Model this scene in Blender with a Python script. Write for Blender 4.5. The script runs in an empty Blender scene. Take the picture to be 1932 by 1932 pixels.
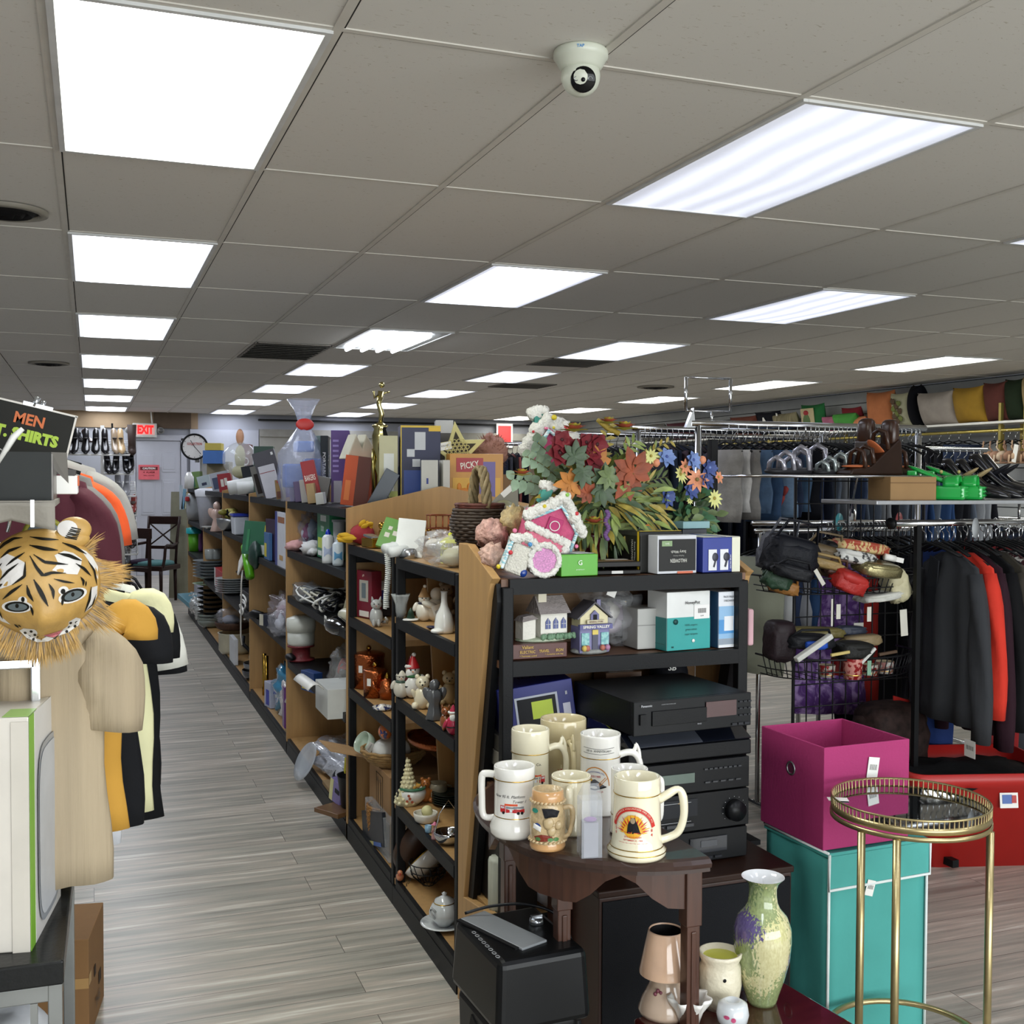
import bpy,bmesh,math,random
from mathutils import Matrix,Vector,Euler,noise
rnd=random.Random(7)
PI=math.pi
scene=bpy.context.scene
COL=scene.collection
#  camera
R3=Vector((0.936662,-0.350208,0.004214));U3=Vector((0.006821,0.030269,0.999519));F3=Vector((0.350167,0.936183,-0.030741))
FPX=2122.97;EYE=Vector((0,0,1.56));CEIL=2.554
cam_d=bpy.data.cameras.new('camera');cam=bpy.data.objects.new('camera',cam_d);COL.objects.link(cam)
R3.normalize();F3.normalize();U3=R3.cross(F3).normalized()
m=Matrix((R3,U3,-F3)).transposed().to_4x4();m.translation=EYE
cam.matrix_world=m
cam_d.sensor_fit='HORIZONTAL';cam_d.sensor_width=36;cam_d.lens=FPX/1932*36;cam_d.clip_start=0.05;cam_d.clip_end=100
scene.camera=cam
#  world, exposure, large lights
w=bpy.data.worlds.new('world');scene.world=w;w.use_nodes=True
w.node_tree.nodes['Background'].inputs[0].default_value=(0.55,0.6,0.68,1);w.node_tree.nodes['Background'].inputs[1].default_value=0.25
vs=scene.view_settings;vs.view_transform='Standard';vs.look='None';vs.gamma=1;vs.use_curve_mapping=False
vs.exposure=0.15
scene.cycles.max_bounces=7;scene.cycles.transparent_max_bounces=10;scene.cycles.caustics_reflective=False;scene.cycles.caustics_refractive=False
scene.cycles.sample_clamp_indirect=4
def area(name,loc,sx,sy,power,rot,col=(1,1,1)):
 d=bpy.data.lights.new(name,'AREA');d.shape='RECTANGLE';d.size=sx;d.size_y=sy;d.energy=power;d.color=col
 o=bpy.data.objects.new(name,d);COL.objects.link(o);o.location=loc;o.rotation_euler=rot
 return o
area('storefront_daylight',(2.8,-3.3,1.25),7.5,2.1,300,(math.radians(90),0,0),(0.93,0.98,1.0))
LAMP_STRENGTH=11.0
#  helpers
def P(px,py,x=None,y=None,z=None,d=None):
 """point of the place seen at a pixel of the photograph, on the plane x=, y= or z=, or at depth d along the view axis"""
 v=R3*((px-966)/FPX)-U3*((py-966)/FPX)+F3
 t=d if d is not None else(x/v.x if x is not None else(y/v.y if y is not None else(z-EYE.z)/v.z))
 return EYE+v*t
def lin(c):
 return tuple((a/12.92 if a<=0.04045 else((a+0.055)/1.055)**2.4)for a in c)
def hexc(h):
 h=h.lstrip('#');return lin([int(h[i:i+2],16)/255 for i in(0,2,4)])
_M={}
def M(h,rough=0.55,metal=0.0,var=0.10,sc=9.0,bump=0.0,bsc=80.0,alpha=1.0,trans=0.0,emis=0.0,coat=0.0,stretch=None,sheen=0.0,col2=None,thr=0.5,soft=0.08,dist=0.0):
 """procedural material: object-space noise varies the colour (or mixes towards col2), optional bump"""
 key=(h,rough,metal,var,sc,bump,bsc,alpha,trans,emis,coat,stretch,sheen,col2,thr,soft,dist)
 if key in _M:return _M[key]
 m=bpy.data.materials.new('mat_%d'%len(_M));m.use_nodes=True;nt=m.node_tree;b=nt.nodes['Principled BSDF']
 c=hexc(h);b.inputs['Roughness'].default_value=rough;b.inputs['Metallic'].default_value=metal
 tc=nt.nodes.new('ShaderNodeTexCoord');mp=nt.nodes.new('ShaderNodeMapping');nt.links.new(tc.outputs['Object'],mp.inputs[0])
 if stretch:mp.inputs['Scale'].default_value=stretch
 n=nt.nodes.new('ShaderNodeTexNoise');n.inputs['Scale'].default_value=sc;n.inputs['Detail'].default_value=4;n.inputs['Distortion'].default_value=dist
 nt.links.new(mp.outputs[0],n.inputs['Vector'])
 r=nt.nodes.new('ShaderNodeValToRGB')
 if col2:
  c2=hexc(col2);r.color_ramp.elements[0].position=thr-soft;r.color_ramp.elements[1].position=thr+soft
  r.color_ramp.elements[0].color=(*c,1);r.color_ramp.elements[1].color=(*c2,1)
 else:
  r.color_ramp.elements[0].position=0.3;r.color_ramp.elements[1].position=0.7
  r.color_ramp.elements[0].color=(*[a*(1-var)for a in c],1);r.color_ramp.elements[1].color=(*[min(1,a*(1+var))for a in c],1)
 nt.links.new(n.outputs['Fac'],r.inputs[0]);nt.links.new(r.outputs[0],b.inputs['Base Color'])
 if bump:
  n2=nt.nodes.new('ShaderNodeTexNoise');n2.inputs['Scale'].default_value=bsc;n2.inputs['Detail'].default_value=3
  nt.links.new(mp.outputs[0],n2.inputs['Vector'])
  bp=nt.nodes.new('ShaderNodeBump');bp.inputs['Strength'].default_value=bump;bp.inputs['Distance'].default_value=0.01
  nt.links.new(n2.outputs['Fac'],bp.inputs['Height']);nt.links.new(bp.outputs[0],b.inputs['Normal'])
 if max(c)<0.03 and not metal and not coat:b.inputs['Specular IOR Level'].default_value=0.22
 if alpha<1:b.inputs['Alpha'].default_value=alpha
 if trans:b.inputs['Transmission Weight'].default_value=trans
 if coat:b.inputs['Coat Weight'].default_value=coat
 if sheen:b.inputs['Sheen Weight'].default_value=sheen
 if emis:
  b.inputs['Emission Color'].default_value=(*c,1);b.inputs['Emission Strength'].default_value=emis
 _M[key]=m;return m
def T(loc=(0,0,0),rot=(0,0,0),s=1):
 sc=Matrix.Diagonal((s,s,s,1))if isinstance(s,(int,float))else Matrix.Diagonal((*s,1))
 return Matrix.Translation(loc)@Euler(rot).to_matrix().to_4x4()@sc
_TX={}
def text_geo(s,shear=0.0,bold=0.0):
 key=(s,shear,bold)
 if key in _TX:return _TX[key]
 cu=bpy.data.curves.new('t','FONT');cu.body=s;cu.size=1;cu.shear=shear;cu.offset=bold;cu.resolution_u=2;cu.align_x='CENTER'
 o=bpy.data.objects.new('t',cu);me=bpy.data.meshes.new_from_object(o)
 vv=[v.co.copy()for v in me.vertices];ff=[tuple(p.vertices)for p in me.polygons]
 bpy.data.objects.remove(o);bpy.data.meshes.remove(me);bpy.data.curves.remove(cu)
 if vv:
  x0=min(v.x for v in vv);x1=max(v.x for v in vv);y0=min(v.y for v in vv);y1=max(v.y for v in vv)
  vv=[Vector((v.x-(x0+x1)/2,v.y-(y0+y1)/2,0))for v in vv];dims=(x1-x0,y1-y0)
 else:dims=(1,1)
 _TX[key]=(vv,ff,dims);return _TX[key]
class MB:
 def __init__(s,*mats):s.v=[];s.f=[];s.mi=[];s.sm=[];s.mats=list(mats)or[M('#888888')]
 def mat(s,m):
  if m is None:return 0
  if isinstance(m,int):return m
  if m not in s.mats:s.mats.append(m)
  return s.mats.index(m)
 def add(s,vs_,fs,m=None,smooth=False,t=None):
  k=len(s.v);mi=s.mat(m)
  s.v+=[(t@Vector(v))if t else Vector(v)for v in vs_]
  for f in fs:s.f.append(tuple(i+k for i in f));s.mi.append(mi);s.sm.append(smooth)
  return s
 def shift(s,dy):s.v=[Vector((v.x,v.y+dy,v.z))for v in s.v];return s
 def box(s,c,d,m=None,rot=None,t=None,taper=1.0):
  x,y,z=d[0]/2,d[1]/2,d[2]/2;q=taper
  vv=[(-x,-y,-z),(x,-y,-z),(x,y,-z),(-x,y,-z),(-x*q,-y*q,z),(x*q,-y*q,z),(x*q,y*q,z),(-x*q,y*q,z)]
  L=T(c,rot or(0,0,0));L=t@L if t else L
  return s.add(vv,[(0,3,2,1),(4,5,6,7),(0,1,5,4),(1,2,6,5),(2,3,7,6),(3,0,4,7)],m,False,L)
 def tube(s,pts,r,n=8,m=None,closed=False,t=None,smooth=True,caps=True,sm=0):
  pts=[Vector(p)for p in pts];N=len(pts);rs=list(r)if isinstance(r,(list,tuple))else[r]*N
  if sm:
   q_,w_=[],[]
   for i in range(N-1):
    a,b,c,d=pts[max(i-1,0)],pts[i],pts[i+1],pts[min(i+2,N-1)]
    for k in range(sm):u=k/sm;q_.append(.5*(2*b+(c-a)*u+(2*a-5*b+4*c-d)*u*u+(3*b-a-3*c+d)*u**3));w_.append(rs[i]+(rs[i+1]-rs[i])*u)
   pts=q_+[pts[-1]];rs=w_+[rs[-1]];N=len(pts)
  vv=[];ff=[];up=None
  for i,p in enumerate(pts):
   if closed:d=pts[(i+1)%N]-pts[i-1]
   else:d=pts[min(i+1,N-1)]-pts[max(i-1,0)]
   if d.length<1e-9:d=Vector((0,0,1))
   d.normalize()
   if up is None:up=Vector((0,0,1))if abs(d.z)<0.9 else Vector((1,0,0))
   a=d.cross(up)
   if a.length<1e-6:up=Vector((1,0,0))if abs(d.x)<0.9 else Vector((0,1,0));a=d.cross(up)
   a.normalize();b=a.cross(d).normalized();up=b
   for k in range(n):
    an=2*PI*k/n;vv.append(p+(a*math.cos(an)+b*math.sin(an))*rs[i])
  for i in range(N if closed else N-1):
   j=(i+1)%N
   for k in range(n):ff.append((i*n+k,i*n+(k+1)%n,j*n+(k+1)%n,j*n+k))
  if caps and not closed:ff.append(tuple(range(n-1,-1,-1)));ff.append(tuple(range((N-1)*n,N*n)))
  return s.add(vv,ff,m,smooth,t)
 def cyl(s,p0,p1,r0,r1=None,n=16,m=None,t=None,smooth=True):
  return s.tube([p0,p1],[r0,r0 if r1 is None else r1],n,m,t=t,smooth=smooth)
 def lathe(s,prof,c=(0,0,0),n=24,m=None,t=None,a0=0,a1=2*PI,sx=1,sy=1,mfn=None,wob=None):
  full=abs(a1-a0-2*PI)<1e-6;K=n if full else n+1;L=Matrix.Translation(c);L=t@L if t else L
  vv=[]
  for r,z in prof:
   for k in range(K):
    a=a0+(a1-a0)*k/n;q=r*(wob(a,z)if wob else 1);vv.append((q*math.cos(a)*sx,q*math.sin(a)*sy,z))
  for i in range(len(prof)-1):
   mm=mfn(i)if mfn else m
   ff=[(i*K+k,i*K+(k+1)%K,(i+1)*K+(k+1)%K,(i+1)*K+k)for k in range(n if full else n)]
   if i==0:s.add(vv,ff,mm,True,L);base=len(s.v)-len(vv)
   else:
    mi=s.mat(mm)
    for f in ff:s.f.append(tuple(q+base for q in f));s.mi.append(mi);s.sm.append(True)
  return s
 def ball(s,c,r,nu=14,nv=8,m=None,t=None,rot=None,nz=0.0,nsc=8.0,seed=0,sq=1.0):
  r=r if isinstance(r,(tuple,list))else(r,r,r);vv=[(0,0,-1)];pw=lambda a:math.copysign(abs(a)**sq,a)
  for j in range(1,nv):
   ph=-PI/2+PI*j/nv
   for i in range(nu):
    a=2*PI*i/nu;vv.append((pw(math.cos(ph))*pw(math.cos(a)),pw(math.cos(ph))*pw(math.sin(a)),pw(math.sin(ph))))
  vv.append((0,0,1));ff=[(0,1+(i+1)%nu,1+i)for i in range(nu)]
  for j in range(nv-2):
   for i in range(nu):
    a=1+j*nu;ff.append((a+i,a+(i+1)%nu,a+nu+(i+1)%nu,a+nu+i))
  a=1+(nv-2)*nu;ff+=[(a+i,a+(i+1)%nu,len(vv)-1)for i in range(nu)]
  out=[]
  for v in vv:
   q=Vector((v[0]*r[0],v[1]*r[1],v[2]*r[2]))
   if nz:q=q*(1+nz*noise.noise(Vector(v)*nsc/4+Vector((seed,seed*1.7,0))))
   out.append(q)
  L=T(c,rot or(0,0,0));L=t@L if t else L
  return s.add(out,ff,m,True,L)
 def prism(s,poly,y0,y1,m=None,t=None,smooth=False):
  """polygon in XZ extruded along Y"""
  n=len(poly);vv=[(x,y0,z)for x,z in poly]+[(x,y1,z)for x,z in poly]
  ff=[tuple(range(n)),tuple(range(2*n-1,n-1,-1))]+[(i,i+n,(i+1)%n+n,(i+1)%n)for i in range(n)]
  return s.add(vv,ff,m,smooth,t)
 def quad(s,pts,m=None,t=None):return s.add(pts,[(0,1,2,3)],m,False,t)
 def sheet(s,fn,nu,nv,m=None,t=None,smooth=True,mfn=None):
  vv=[fn(i/nu,j/nv)for j in range(nv+1)for i in range(nu+1)]
  ff=[(j*(nu+1)+i,j*(nu+1)+i+1,(j+1)*(nu+1)+i+1,(j+1)*(nu+1)+i)for j in range(nv)for i in range(nu)]
  return s.add(vv,ff,m,smooth,t)
 def text(s,body,h,m=None,t=None,w=None,fn=None,shear=0,bold=0.0):
  """lettering of cap height about h in the XZ plane facing -Y; fn bends (x, z) -> point"""
  vv,ff,(dw,dh)=text_geo(body,shear,bold);k=h/max(dh,0.3);kx=k if w is None else w/dw
  pts=[(fn(v.x*kx,v.y*k)if fn else Vector((v.x*kx,0,v.y*k)))for v in vv]
  return s.add(pts,ff,m,False,t)
def mesh_of(mb,name):
 me=bpy.data.meshes.new(name);me.from_pydata(mb.v,[],mb.f)
 for mt in mb.mats:me.materials.append(mt)
 me.polygons.foreach_set('material_index',mb.mi);me.polygons.foreach_set('use_smooth',mb.sm);me.update()
 return me
def obj(name,mb,parent=None,bevel=0.0,seg=2,sub=0,solid=0.0,loc=None,rot=None,label=None):
 o=bpy.data.objects.new(name,mesh_of(mb,name));COL.objects.link(o)
 if parent is not None:o.parent=parent
 if loc:o.location=loc
 if rot:o.rotation_euler=rot
 if solid:
  md=o.modifiers.new('solid','SOLIDIFY');md.thickness=solid;md.offset=0
 if bevel:
  md=o.modifiers.new('bevel','BEVEL');md.width=bevel;md.segments=seg;md.limit_method='ANGLE';md.angle_limit=0.6
 if sub:
  md=o.modifiers.new('sub','SUBSURF');md.levels=sub;md.render_levels=sub
 if label:o['label']=label
 return o
def tag(o,label,cat,group=None):
 o['label']=label;o['category']=cat
 if group:o['group']=group
 return o
def thing(name,label,cat,loc=(0,0,0),rot=(0,0,0),group=None):
 o=bpy.data.objects.new(name,None);COL.objects.link(o);o.empty_display_size=0.05
 o.location=loc;o.rotation_euler=rot if isinstance(rot,(tuple,list,Euler))else(0,0,rot)
 return tag(o,label,cat,group)
def struct(name,mb,parent=None,bevel=0.0):
 o=obj(name,mb,parent,bevel=bevel)
 if parent is None:o['kind']='structure'
 return o
def dup(root,loc,rot=None,label=None,group=None,scale=None):
 r=root.copy();COL.objects.link(r);r.location=loc
 if rot is not None:r.rotation_euler=rot if isinstance(rot,(tuple,list))else(0,0,rot)
 if label:r['label']=label
 if group:r['group']=group
 if scale:r.scale=(scale,)*3
 for ch in list(root.children):
  c=ch.copy();COL.objects.link(c);c.parent=r
  for g in ch.children:
   d=g.copy();COL.objects.link(d);d.parent=c
 return r
def rough_fac(lbl):return lbl
BLACK=M('#0d0e10',0.5,bump=0.05,bsc=200);BLACKM=M('#101114',0.35);WOOD=M('#b08a58',0.5,var=0.10,sc=3,stretch=(14,14,1),bump=0.03)
CHROME=M('#d8dadc',0.15,1.0);WHITE=M('#e9e8e3',0.45,var=0.04);WIRE=M('#1b1b1d',0.4);STEEL=M('#a9abad',0.3,0.9)
GOLD=M('#c9a34a',0.25,1.0);CREAM=M('#e6dfc4',0.12,var=0.05,sc=5,coat=0.6);PAPER=M('#f0efe9',0.6,var=0.03)
CARD=M('#a98359',0.75,var=0.08,sc=14);DARK=M('#0c0c0e',0.6);CLEARBAG=M('#e4e6ea',0.12,alpha=0.3,bump=0.6,bsc=25);CLEAR=M('#dfe6e8',0.08,alpha=0.28)
GLASS=M('#e8eeee',0.05,alpha=0.32,coat=0.5)
INK=M('#1b1b1f',0.6);REDINK=M('#b52424',0.55);SILV=M('#b9bcc0',0.25,0.9)
#  the room
BACK,RW,LW,FRONT=18.5,8.2,-2.6,-3.6
def node_floor():
 m=bpy.data.materials.new('floor_planks');m.use_nodes=True;nt=m.node_tree;b=nt.nodes['Principled BSDF']
 tc=nt.nodes.new('ShaderNodeTexCoord')
 br=nt.nodes.new('ShaderNodeTexBrick');br.inputs['Scale'].default_value=1;br.inputs['Brick Width'].default_value=1.22;br.inputs['Row Height'].default_value=0.15
 br.inputs['Mortar Size'].default_value=0.0012;br.inputs['Color1'].default_value=(0,0,0,1);br.inputs['Color2'].default_value=(1,1,1,1);br.offset=0.37
 br.inputs['Mortar'].default_value=(0.5,0.5,0.5,1)
 nt.links.new(tc.outputs['Object'],br.inputs[0])
 mp=nt.nodes.new('ShaderNodeMapping');mp.inputs['Scale'].default_value=(1.1,17,1);nt.links.new(tc.outputs['Object'],mp.inputs[0])
 n=nt.nodes.new('ShaderNodeTexNoise');n.noise_dimensions='4D';n.inputs['Scale'].default_value=1.4;n.inputs['Detail'].default_value=7;n.inputs['Roughness'].default_value=0.6
 nt.links.new(mp.outputs[0],n.inputs['Vector']);mu=nt.nodes.new('ShaderNodeMath');mu.operation='MULTIPLY';mu.inputs[1].default_value=9
 nt.links.new(br.outputs['Color'],mu.inputs[0]);nt.links.new(mu.outputs[0],n.inputs['W'])
 r=nt.nodes.new('ShaderNodeValToRGB');e=r.color_ramp.elements
 e[0].position=0.30;e[0].color=(*hexc('#8f897f'),1);e[1].position=0.68;e[1].color=(*hexc('#e6e4d8'),1)
 k=e.new(0.45);k.color=(*hexc('#aaa79c'),1);k=e.new(0.56);k.color=(*hexc('#c2b7aa'),1)
 nt.links.new(n.outputs['Fac'],r.inputs[0])
 hs=nt.nodes.new('ShaderNodeMix');hs.data_type='RGBA';hs.blend_type='MULTIPLY';hs.inputs[0].default_value=0.16
 nt.links.new(r.outputs[0],hs.inputs[6]);nt.links.new(br.outputs['Color'],hs.inputs[7])
 mx=nt.nodes.new('ShaderNodeMix');mx.data_type='RGBA';nt.links.new(br.outputs['Fac'],mx.inputs[0]);nt.links.new(hs.outputs[2],mx.inputs[6]);mx.inputs[7].default_value=(*hexc('#5d5851'),1)
 nt.links.new(mx.outputs[2],b.inputs['Base Color']);b.inputs['Roughness'].default_value=0.34
 bp=nt.nodes.new('ShaderNodeBump');bp.inputs['Strength'].default_value=0.08;nt.links.new(n.outputs['Fac'],bp.inputs['Height']);nt.links.new(bp.outputs[0],b.inputs['Normal'])
 return m
def node_tile():
 m=bpy.data.materials.new('ceiling_tile');m.use_nodes=True;nt=m.node_tree;b=nt.nodes['Principled BSDF']
 tc=nt.nodes.new('ShaderNodeTexCoord')
 mp=nt.nodes.new('ShaderNodeMapping');mp.inputs['Scale'].default_value=(1,2.2,1);nt.links.new(tc.outputs['Object'],mp.inputs[0])
 n=nt.nodes.new('ShaderNodeTexNoise');n.inputs['Scale'].default_value=62;n.inputs['Detail'].default_value=2;n.inputs['Distortion'].default_value=0.8;nt.links.new(mp.outputs[0],n.inputs['Vector'])
 r=nt.nodes.new('ShaderNodeValToRGB');r.color_ramp.elements[0].position=0.26;r.color_ramp.elements[0].color=(*hexc('#b3ac9c'),1)
 r.color_ramp.elements[1].position=0.33;r.color_ramp.elements[1].color=(*hexc('#d9d6cf'),1)
 nt.links.new(n.outputs['Fac'],r.inputs[0])
 n2=nt.nodes.new('ShaderNodeTexNoise');n2.inputs['Scale'].default_value=0.8;nt.links.new(tc.outputs['Object'],n2.inputs['Vector'])
 mx=nt.nodes.new('ShaderNodeMix');mx.data_type='RGBA';mx.blend_type='MULTIPLY';mx.inputs[0].default_value=0.08
 nt.links.new(r.outputs[0],mx.inputs[6]);nt.links.new(n2.outputs['Fac'],mx.inputs[7]);nt.links.new(mx.outputs[2],b.inputs['Base Color'])
 b.inputs['Roughness'].default_value=0.9;return m
FLOOR=node_floor();TILE=node_tile()
struct('floor',MB(FLOOR).box(((LW+RW)/2,(BACK+FRONT)/2,-0.05),(RW-LW,BACK-FRONT,0.1)))
cmb=MB(TILE);gmb=MB(M('#cdc9c0',0.6,var=0.05));DL=M('#2c2a27',0.8)
GX,GY=-0.0906,2.503
cmb.box(((LW+RW)/2,(BACK+FRONT)/2,CEIL+0.04),(RW-LW,BACK-FRONT,0.08))
struct('ceiling',cmb)
for i in range(-4,14):
 x=GX+i*0.6096
 gmb.box((x,(BACK+FRONT)/2,CEIL-0.002),(0.022,BACK-FRONT,0.004));gmb.box((x+0.0135,(BACK+FRONT)/2,CEIL-0.001),(0.004,BACK-FRONT,0.002),DL)
for j in range(-5,14):
 y=GY+j*1.2192
 gmb.box(((LW+RW)/2,y,CEIL-0.0016),(RW-LW,0.018,0.0032));gmb.box(((LW+RW)/2,y+0.011,CEIL-0.001),(RW-LW,0.004,0.002),DL)
struct('ceiling_grid',gmb)
WALLW=M('#a6a8ae',0.7,var=0.03,sc=1.5)
BEIGE=M('#9a8468',0.8,var=0.05)
struct('wall_left',MB(WALLW).box((LW-0.05,(BACK+FRONT)/2,CEIL/2),(0.1,BACK-FRONT,CEIL)))
struct('wall_front',MB(WALLW).box(((LW+RW)/2,FRONT-0.05,CEIL/2),(RW-LW,0.1,CEIL)))
struct('wall_back',MB(WALLW).box(((LW+RW)/2,BACK+0.05,CEIL/2),(RW-LW,0.1,CEIL)))
sw=MB(M('#b9bcbc',0.6,var=0.04));gr=M('#4a4c4d',0.7)
sw.box((RW+0.07,(BACK+FRONT)/2,CEIL/2),(0.1,BACK-FRONT,CEIL),gr)
z=0.05
while z<CEIL-0.02:
 sw.box((RW+0.01,(BACK+FRONT)/2,min(z+0.0575,CEIL-0.03)),(0.02,BACK-FRONT,0.115));z+=0.125
struct('wall_right',sw)
struct('trim_1',MB(BEIGE).box((P(170,800,y=BACK).x,BACK-0.02,CEIL-0.125),(3.2,0.04,0.25)))
struct('trim_2',MB(M('#5c4c3c',0.8)).box((P(325,795,y=BACK).x,BACK-0.045,CEIL-0.125),(P(358,795,y=BACK).x-P(288,795,y=BACK).x,0.05,0.25)))
#  ceiling lights
_L={}
def light_mat(strength,stripes,tint='#f4f8ff'):
 key=(strength,stripes,tint)
 if key in _L:return _L[key]
 m=bpy.data.materials.new('diffuser_%d'%len(_L));m.use_nodes=True;nt=m.node_tree;b=nt.nodes['Principled BSDF']
 b.inputs['Base Color'].default_value=(0.8,0.82,0.85,1);b.inputs['Roughness'].default_value=0.3
 tc=nt.nodes.new('ShaderNodeTexCoord');sp=nt.nodes.new('ShaderNodeSeparateXYZ');nt.links.new(tc.outputs['Object'],sp.inputs[0])
 nz=nt.nodes.new('ShaderNodeTexNoise');nz.inputs['Scale'].default_value=1.6;nt.links.new(tc.outputs['Object'],nz.inputs[0])
 ad=nt.nodes.new('ShaderNodeMath');ad.operation='MULTIPLY_ADD';ad.inputs[1].default_value=0.10;nt.links.new(nz.outputs['Fac'],ad.inputs[0]);nt.links.new(sp.outputs['X'],ad.inputs[2])
 mu=nt.nodes.new('ShaderNodeMath');mu.operation='MULTIPLY';mu.inputs[1].default_value=2*PI/0.14;nt.links.new(ad.outputs[0],mu.inputs[0])
 co=nt.nodes.new('ShaderNodeMath');co.operation='COSINE';nt.links.new(mu.outputs[0],co.inputs[0])
 mr=nt.nodes.new('ShaderNodeMapRange');mr.inputs['From Min'].default_value=-1;mr.inputs['To Min'].default_value=strength*(1-stripes);mr.inputs['To Max'].default_value=strength
 nt.links.new(co.outputs[0],mr.inputs[0])
 ab=nt.nodes.new('ShaderNodeMath');ab.operation='ABSOLUTE';nt.links.new(sp.outputs['X'],ab.inputs[0])
 er=nt.nodes.new('ShaderNodeMapRange');er.inputs['From Min'].default_value=0.20;er.inputs['From Max'].default_value=0.26;er.inputs['To Min'].default_value=1;er.inputs['To Max'].default_value=0.12 if strength>3 else 0.7
 nt.links.new(ab.outputs[0],er.inputs[0]);m2=nt.nodes.new('ShaderNodeMath');m2.operation='MULTIPLY';nt.links.new(mr.outputs[0],m2.inputs[0]);nt.links.new(er.outputs[0],m2.inputs[1])
 b.inputs['Emission Color'].default_value=(*hexc(tint),1);nt.links.new(m2.outputs[0],b.inputs['Emission Strength'])
 _L[key]=m;return m
def ceiling_light(x,y,label,strength=None,stripes=0.25,tint='#f4f8ff',group='ceiling lights in rows',bare=False):
 strength=LAMP_STRENGTH if strength is None else strength
 t=thing('ceiling_light',label,'ceiling light',(x,y,CEIL-0.002),0,group)
 W,L=0.562,1.172;f=MB(M('#cfd0cf',0.5),M('#8c8a86',0.6))
 for sx in(-1,1):f.box((sx*(W/2+0.008),0,-0.004),(0.016,L+0.03,0.010))
 for sy in(-1,1):f.box((0,sy*(L/2+0.008),-0.004),(W,0.016,0.010))
 obj('frame',f,t)
 if bare:
  obj('tray',MB(M('#9fa2a3',0.4)).box((0,0,-0.003),(W,L,0.003)),t)
  for k in range(4):
   g=MB(light_mat(strength*2.2,0));xx=-0.21+0.12*k
   g.tube([(xx,-L/2+0.09,-0.022),(xx,L/2-0.05,-0.022)],0.014,10);obj('tube',g,t)
 else:
  nu=6;d=MB(light_mat(strength,stripes,tint)).sheet(lambda u,v:((u-.5)*W,(v-.5)*L,-0.006-0.010*math.sin(PI*u)*math.sin(PI*v)),nu,8);obj('diffuser',d,t)
 return t
cx=lambda c:GX+c*0.3048+0.305
cy=lambda r:GY+r*2.4384+0.61
ordw=['nearest','second','third','fourth','fifth','sixth','last']
for r in range(-1,7):
 lab=('%s lit ceiling panel in the row above the left aisle'%ordw[r])if r>=0 else 'lit ceiling panel above the left aisle, behind the viewer'
 ceiling_light(cx(0),cy(r),lab,strength=LAMP_STRENGTH*(1.25 if r==0 else 1),stripes=0.1 if r==0 else 0.35,tint='#fbfff6' if r==0 else '#eef4ff')
for r in range(-1,7):
 lab=('%s lit ceiling panel in the row above the shelves'%ordw[r])if r>=0 else 'lit ceiling panel above the shelves, behind the viewer'
 if r==2:lab='ceiling light with its cover missing and four bare tubes showing'
 ceiling_light(cx(6),cy(r),lab,strength=0.95 if r==0 else LAMP_STRENGTH*0.8,stripes=0.30 if r==0 else 0.45,bare=r==2,tint='#e6ecff')
for r in range(-1,7):
 lab=('%s lit ceiling panel in the row right of the shelves'%ordw[r])if r>=0 else 'lit ceiling panel right of the shelves, behind the viewer'
 ceiling_light(cx(12),cy(r),lab,strength=1.3 if r in(0,1)else LAMP_STRENGTH*0.8,stripes=0.4,tint='#e6ecff')
for k in range(-1,5):
 lab=('%s lit ceiling panel in the row beside the slatted right wall'%ordw[k+1])if k>=0 else 'lit ceiling panel by the right wall, out to the side'
 ceiling_light(6.42+0.305,7.27+k*2.4384+0.61,lab,stripes=0.1,tint='#fbfbf4')
#  dome camera, vents
t=thing('security_camera','white dome security camera with a dark round eye on the ceiling','security camera',(1.075,2.43,CEIL))
CW=M('#cfd3c4',0.35,var=0.03)
obj('mount',MB(CW).lathe([(0,-0.0),(0.062,-0.001),(0.064,-0.006),(0.064,-0.018),(0.060,-0.022),(0.050,-0.040),(0.044,-0.046),(0.0,-0.046)],n=32),t)
b=MB(CW).ball((0,0,-0.060),0.046,28,16);obj('dome',b,t)
vd=(EYE-Vector((1.075,2.43,CEIL-0.062))).normalized();q=vd.to_track_quat('-Y','Z').to_matrix().to_4x4();q=Matrix.Translation((0,0,-0.062))@q
e=MB(M('#0b0b0d',0.1)).lathe([(0.0,0),(0.029,0),(0.029,0.004),(0.026,0.006),(0,0.006)],t=q@T((0.006,-0.036,-0.004),(PI/2,0,0)),n=28)
ey=obj('lens_window',e,t);g=MB(M('#8f9294',0.2,0.8),M('#15151a',0.1))
for dx in(-0.016,0.016):g.tube([(dx+0.006+0.0045*math.cos(a),-0.043,-0.002+0.0045*math.sin(a))for a in[k*PI/6 for k in range(12)]],0.0012,5,closed=True,t=q)
g.lathe([(0,0),(0.005,0),(0.005,0.003),(0,0.003)],t=q@T((0.006,-0.042,-0.004),(PI/2,0,0)),m=1,n=14)
obj('sensor_ring',g,ey)
mk=MB(M('#3a86c8',0.5));mk.text('TAP',0.007,t=Euler((0,0,-0.42)).to_matrix().to_4x4()@T((0.0,-0.0648,-0.012)),bold=0.02);obj('lettering',mk,t)
def round_vent(x,y,r,label):
 t=thing('ceiling_vent',label,'vent',(x,y,CEIL-0.003),0)
 obj('rim',MB(M('#8d887c',0.6)).lathe([(r,0),(r,-0.012),(r*0.82,-0.016),(r*0.8,-0.004)],n=36),t)
 g=MB(DARK)
 for k in range(3):g.lathe([(r*(0.75-0.24*k),-0.002),(r*(0.62-0.22*k),-0.020-0.004*k),(r*(0.55-.22*k),-0.004)],n=30)
 g.lathe([(0,-0.001),(r*0.8,-0.001)],n=30);obj('louvre_cone',g,t)
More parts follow.
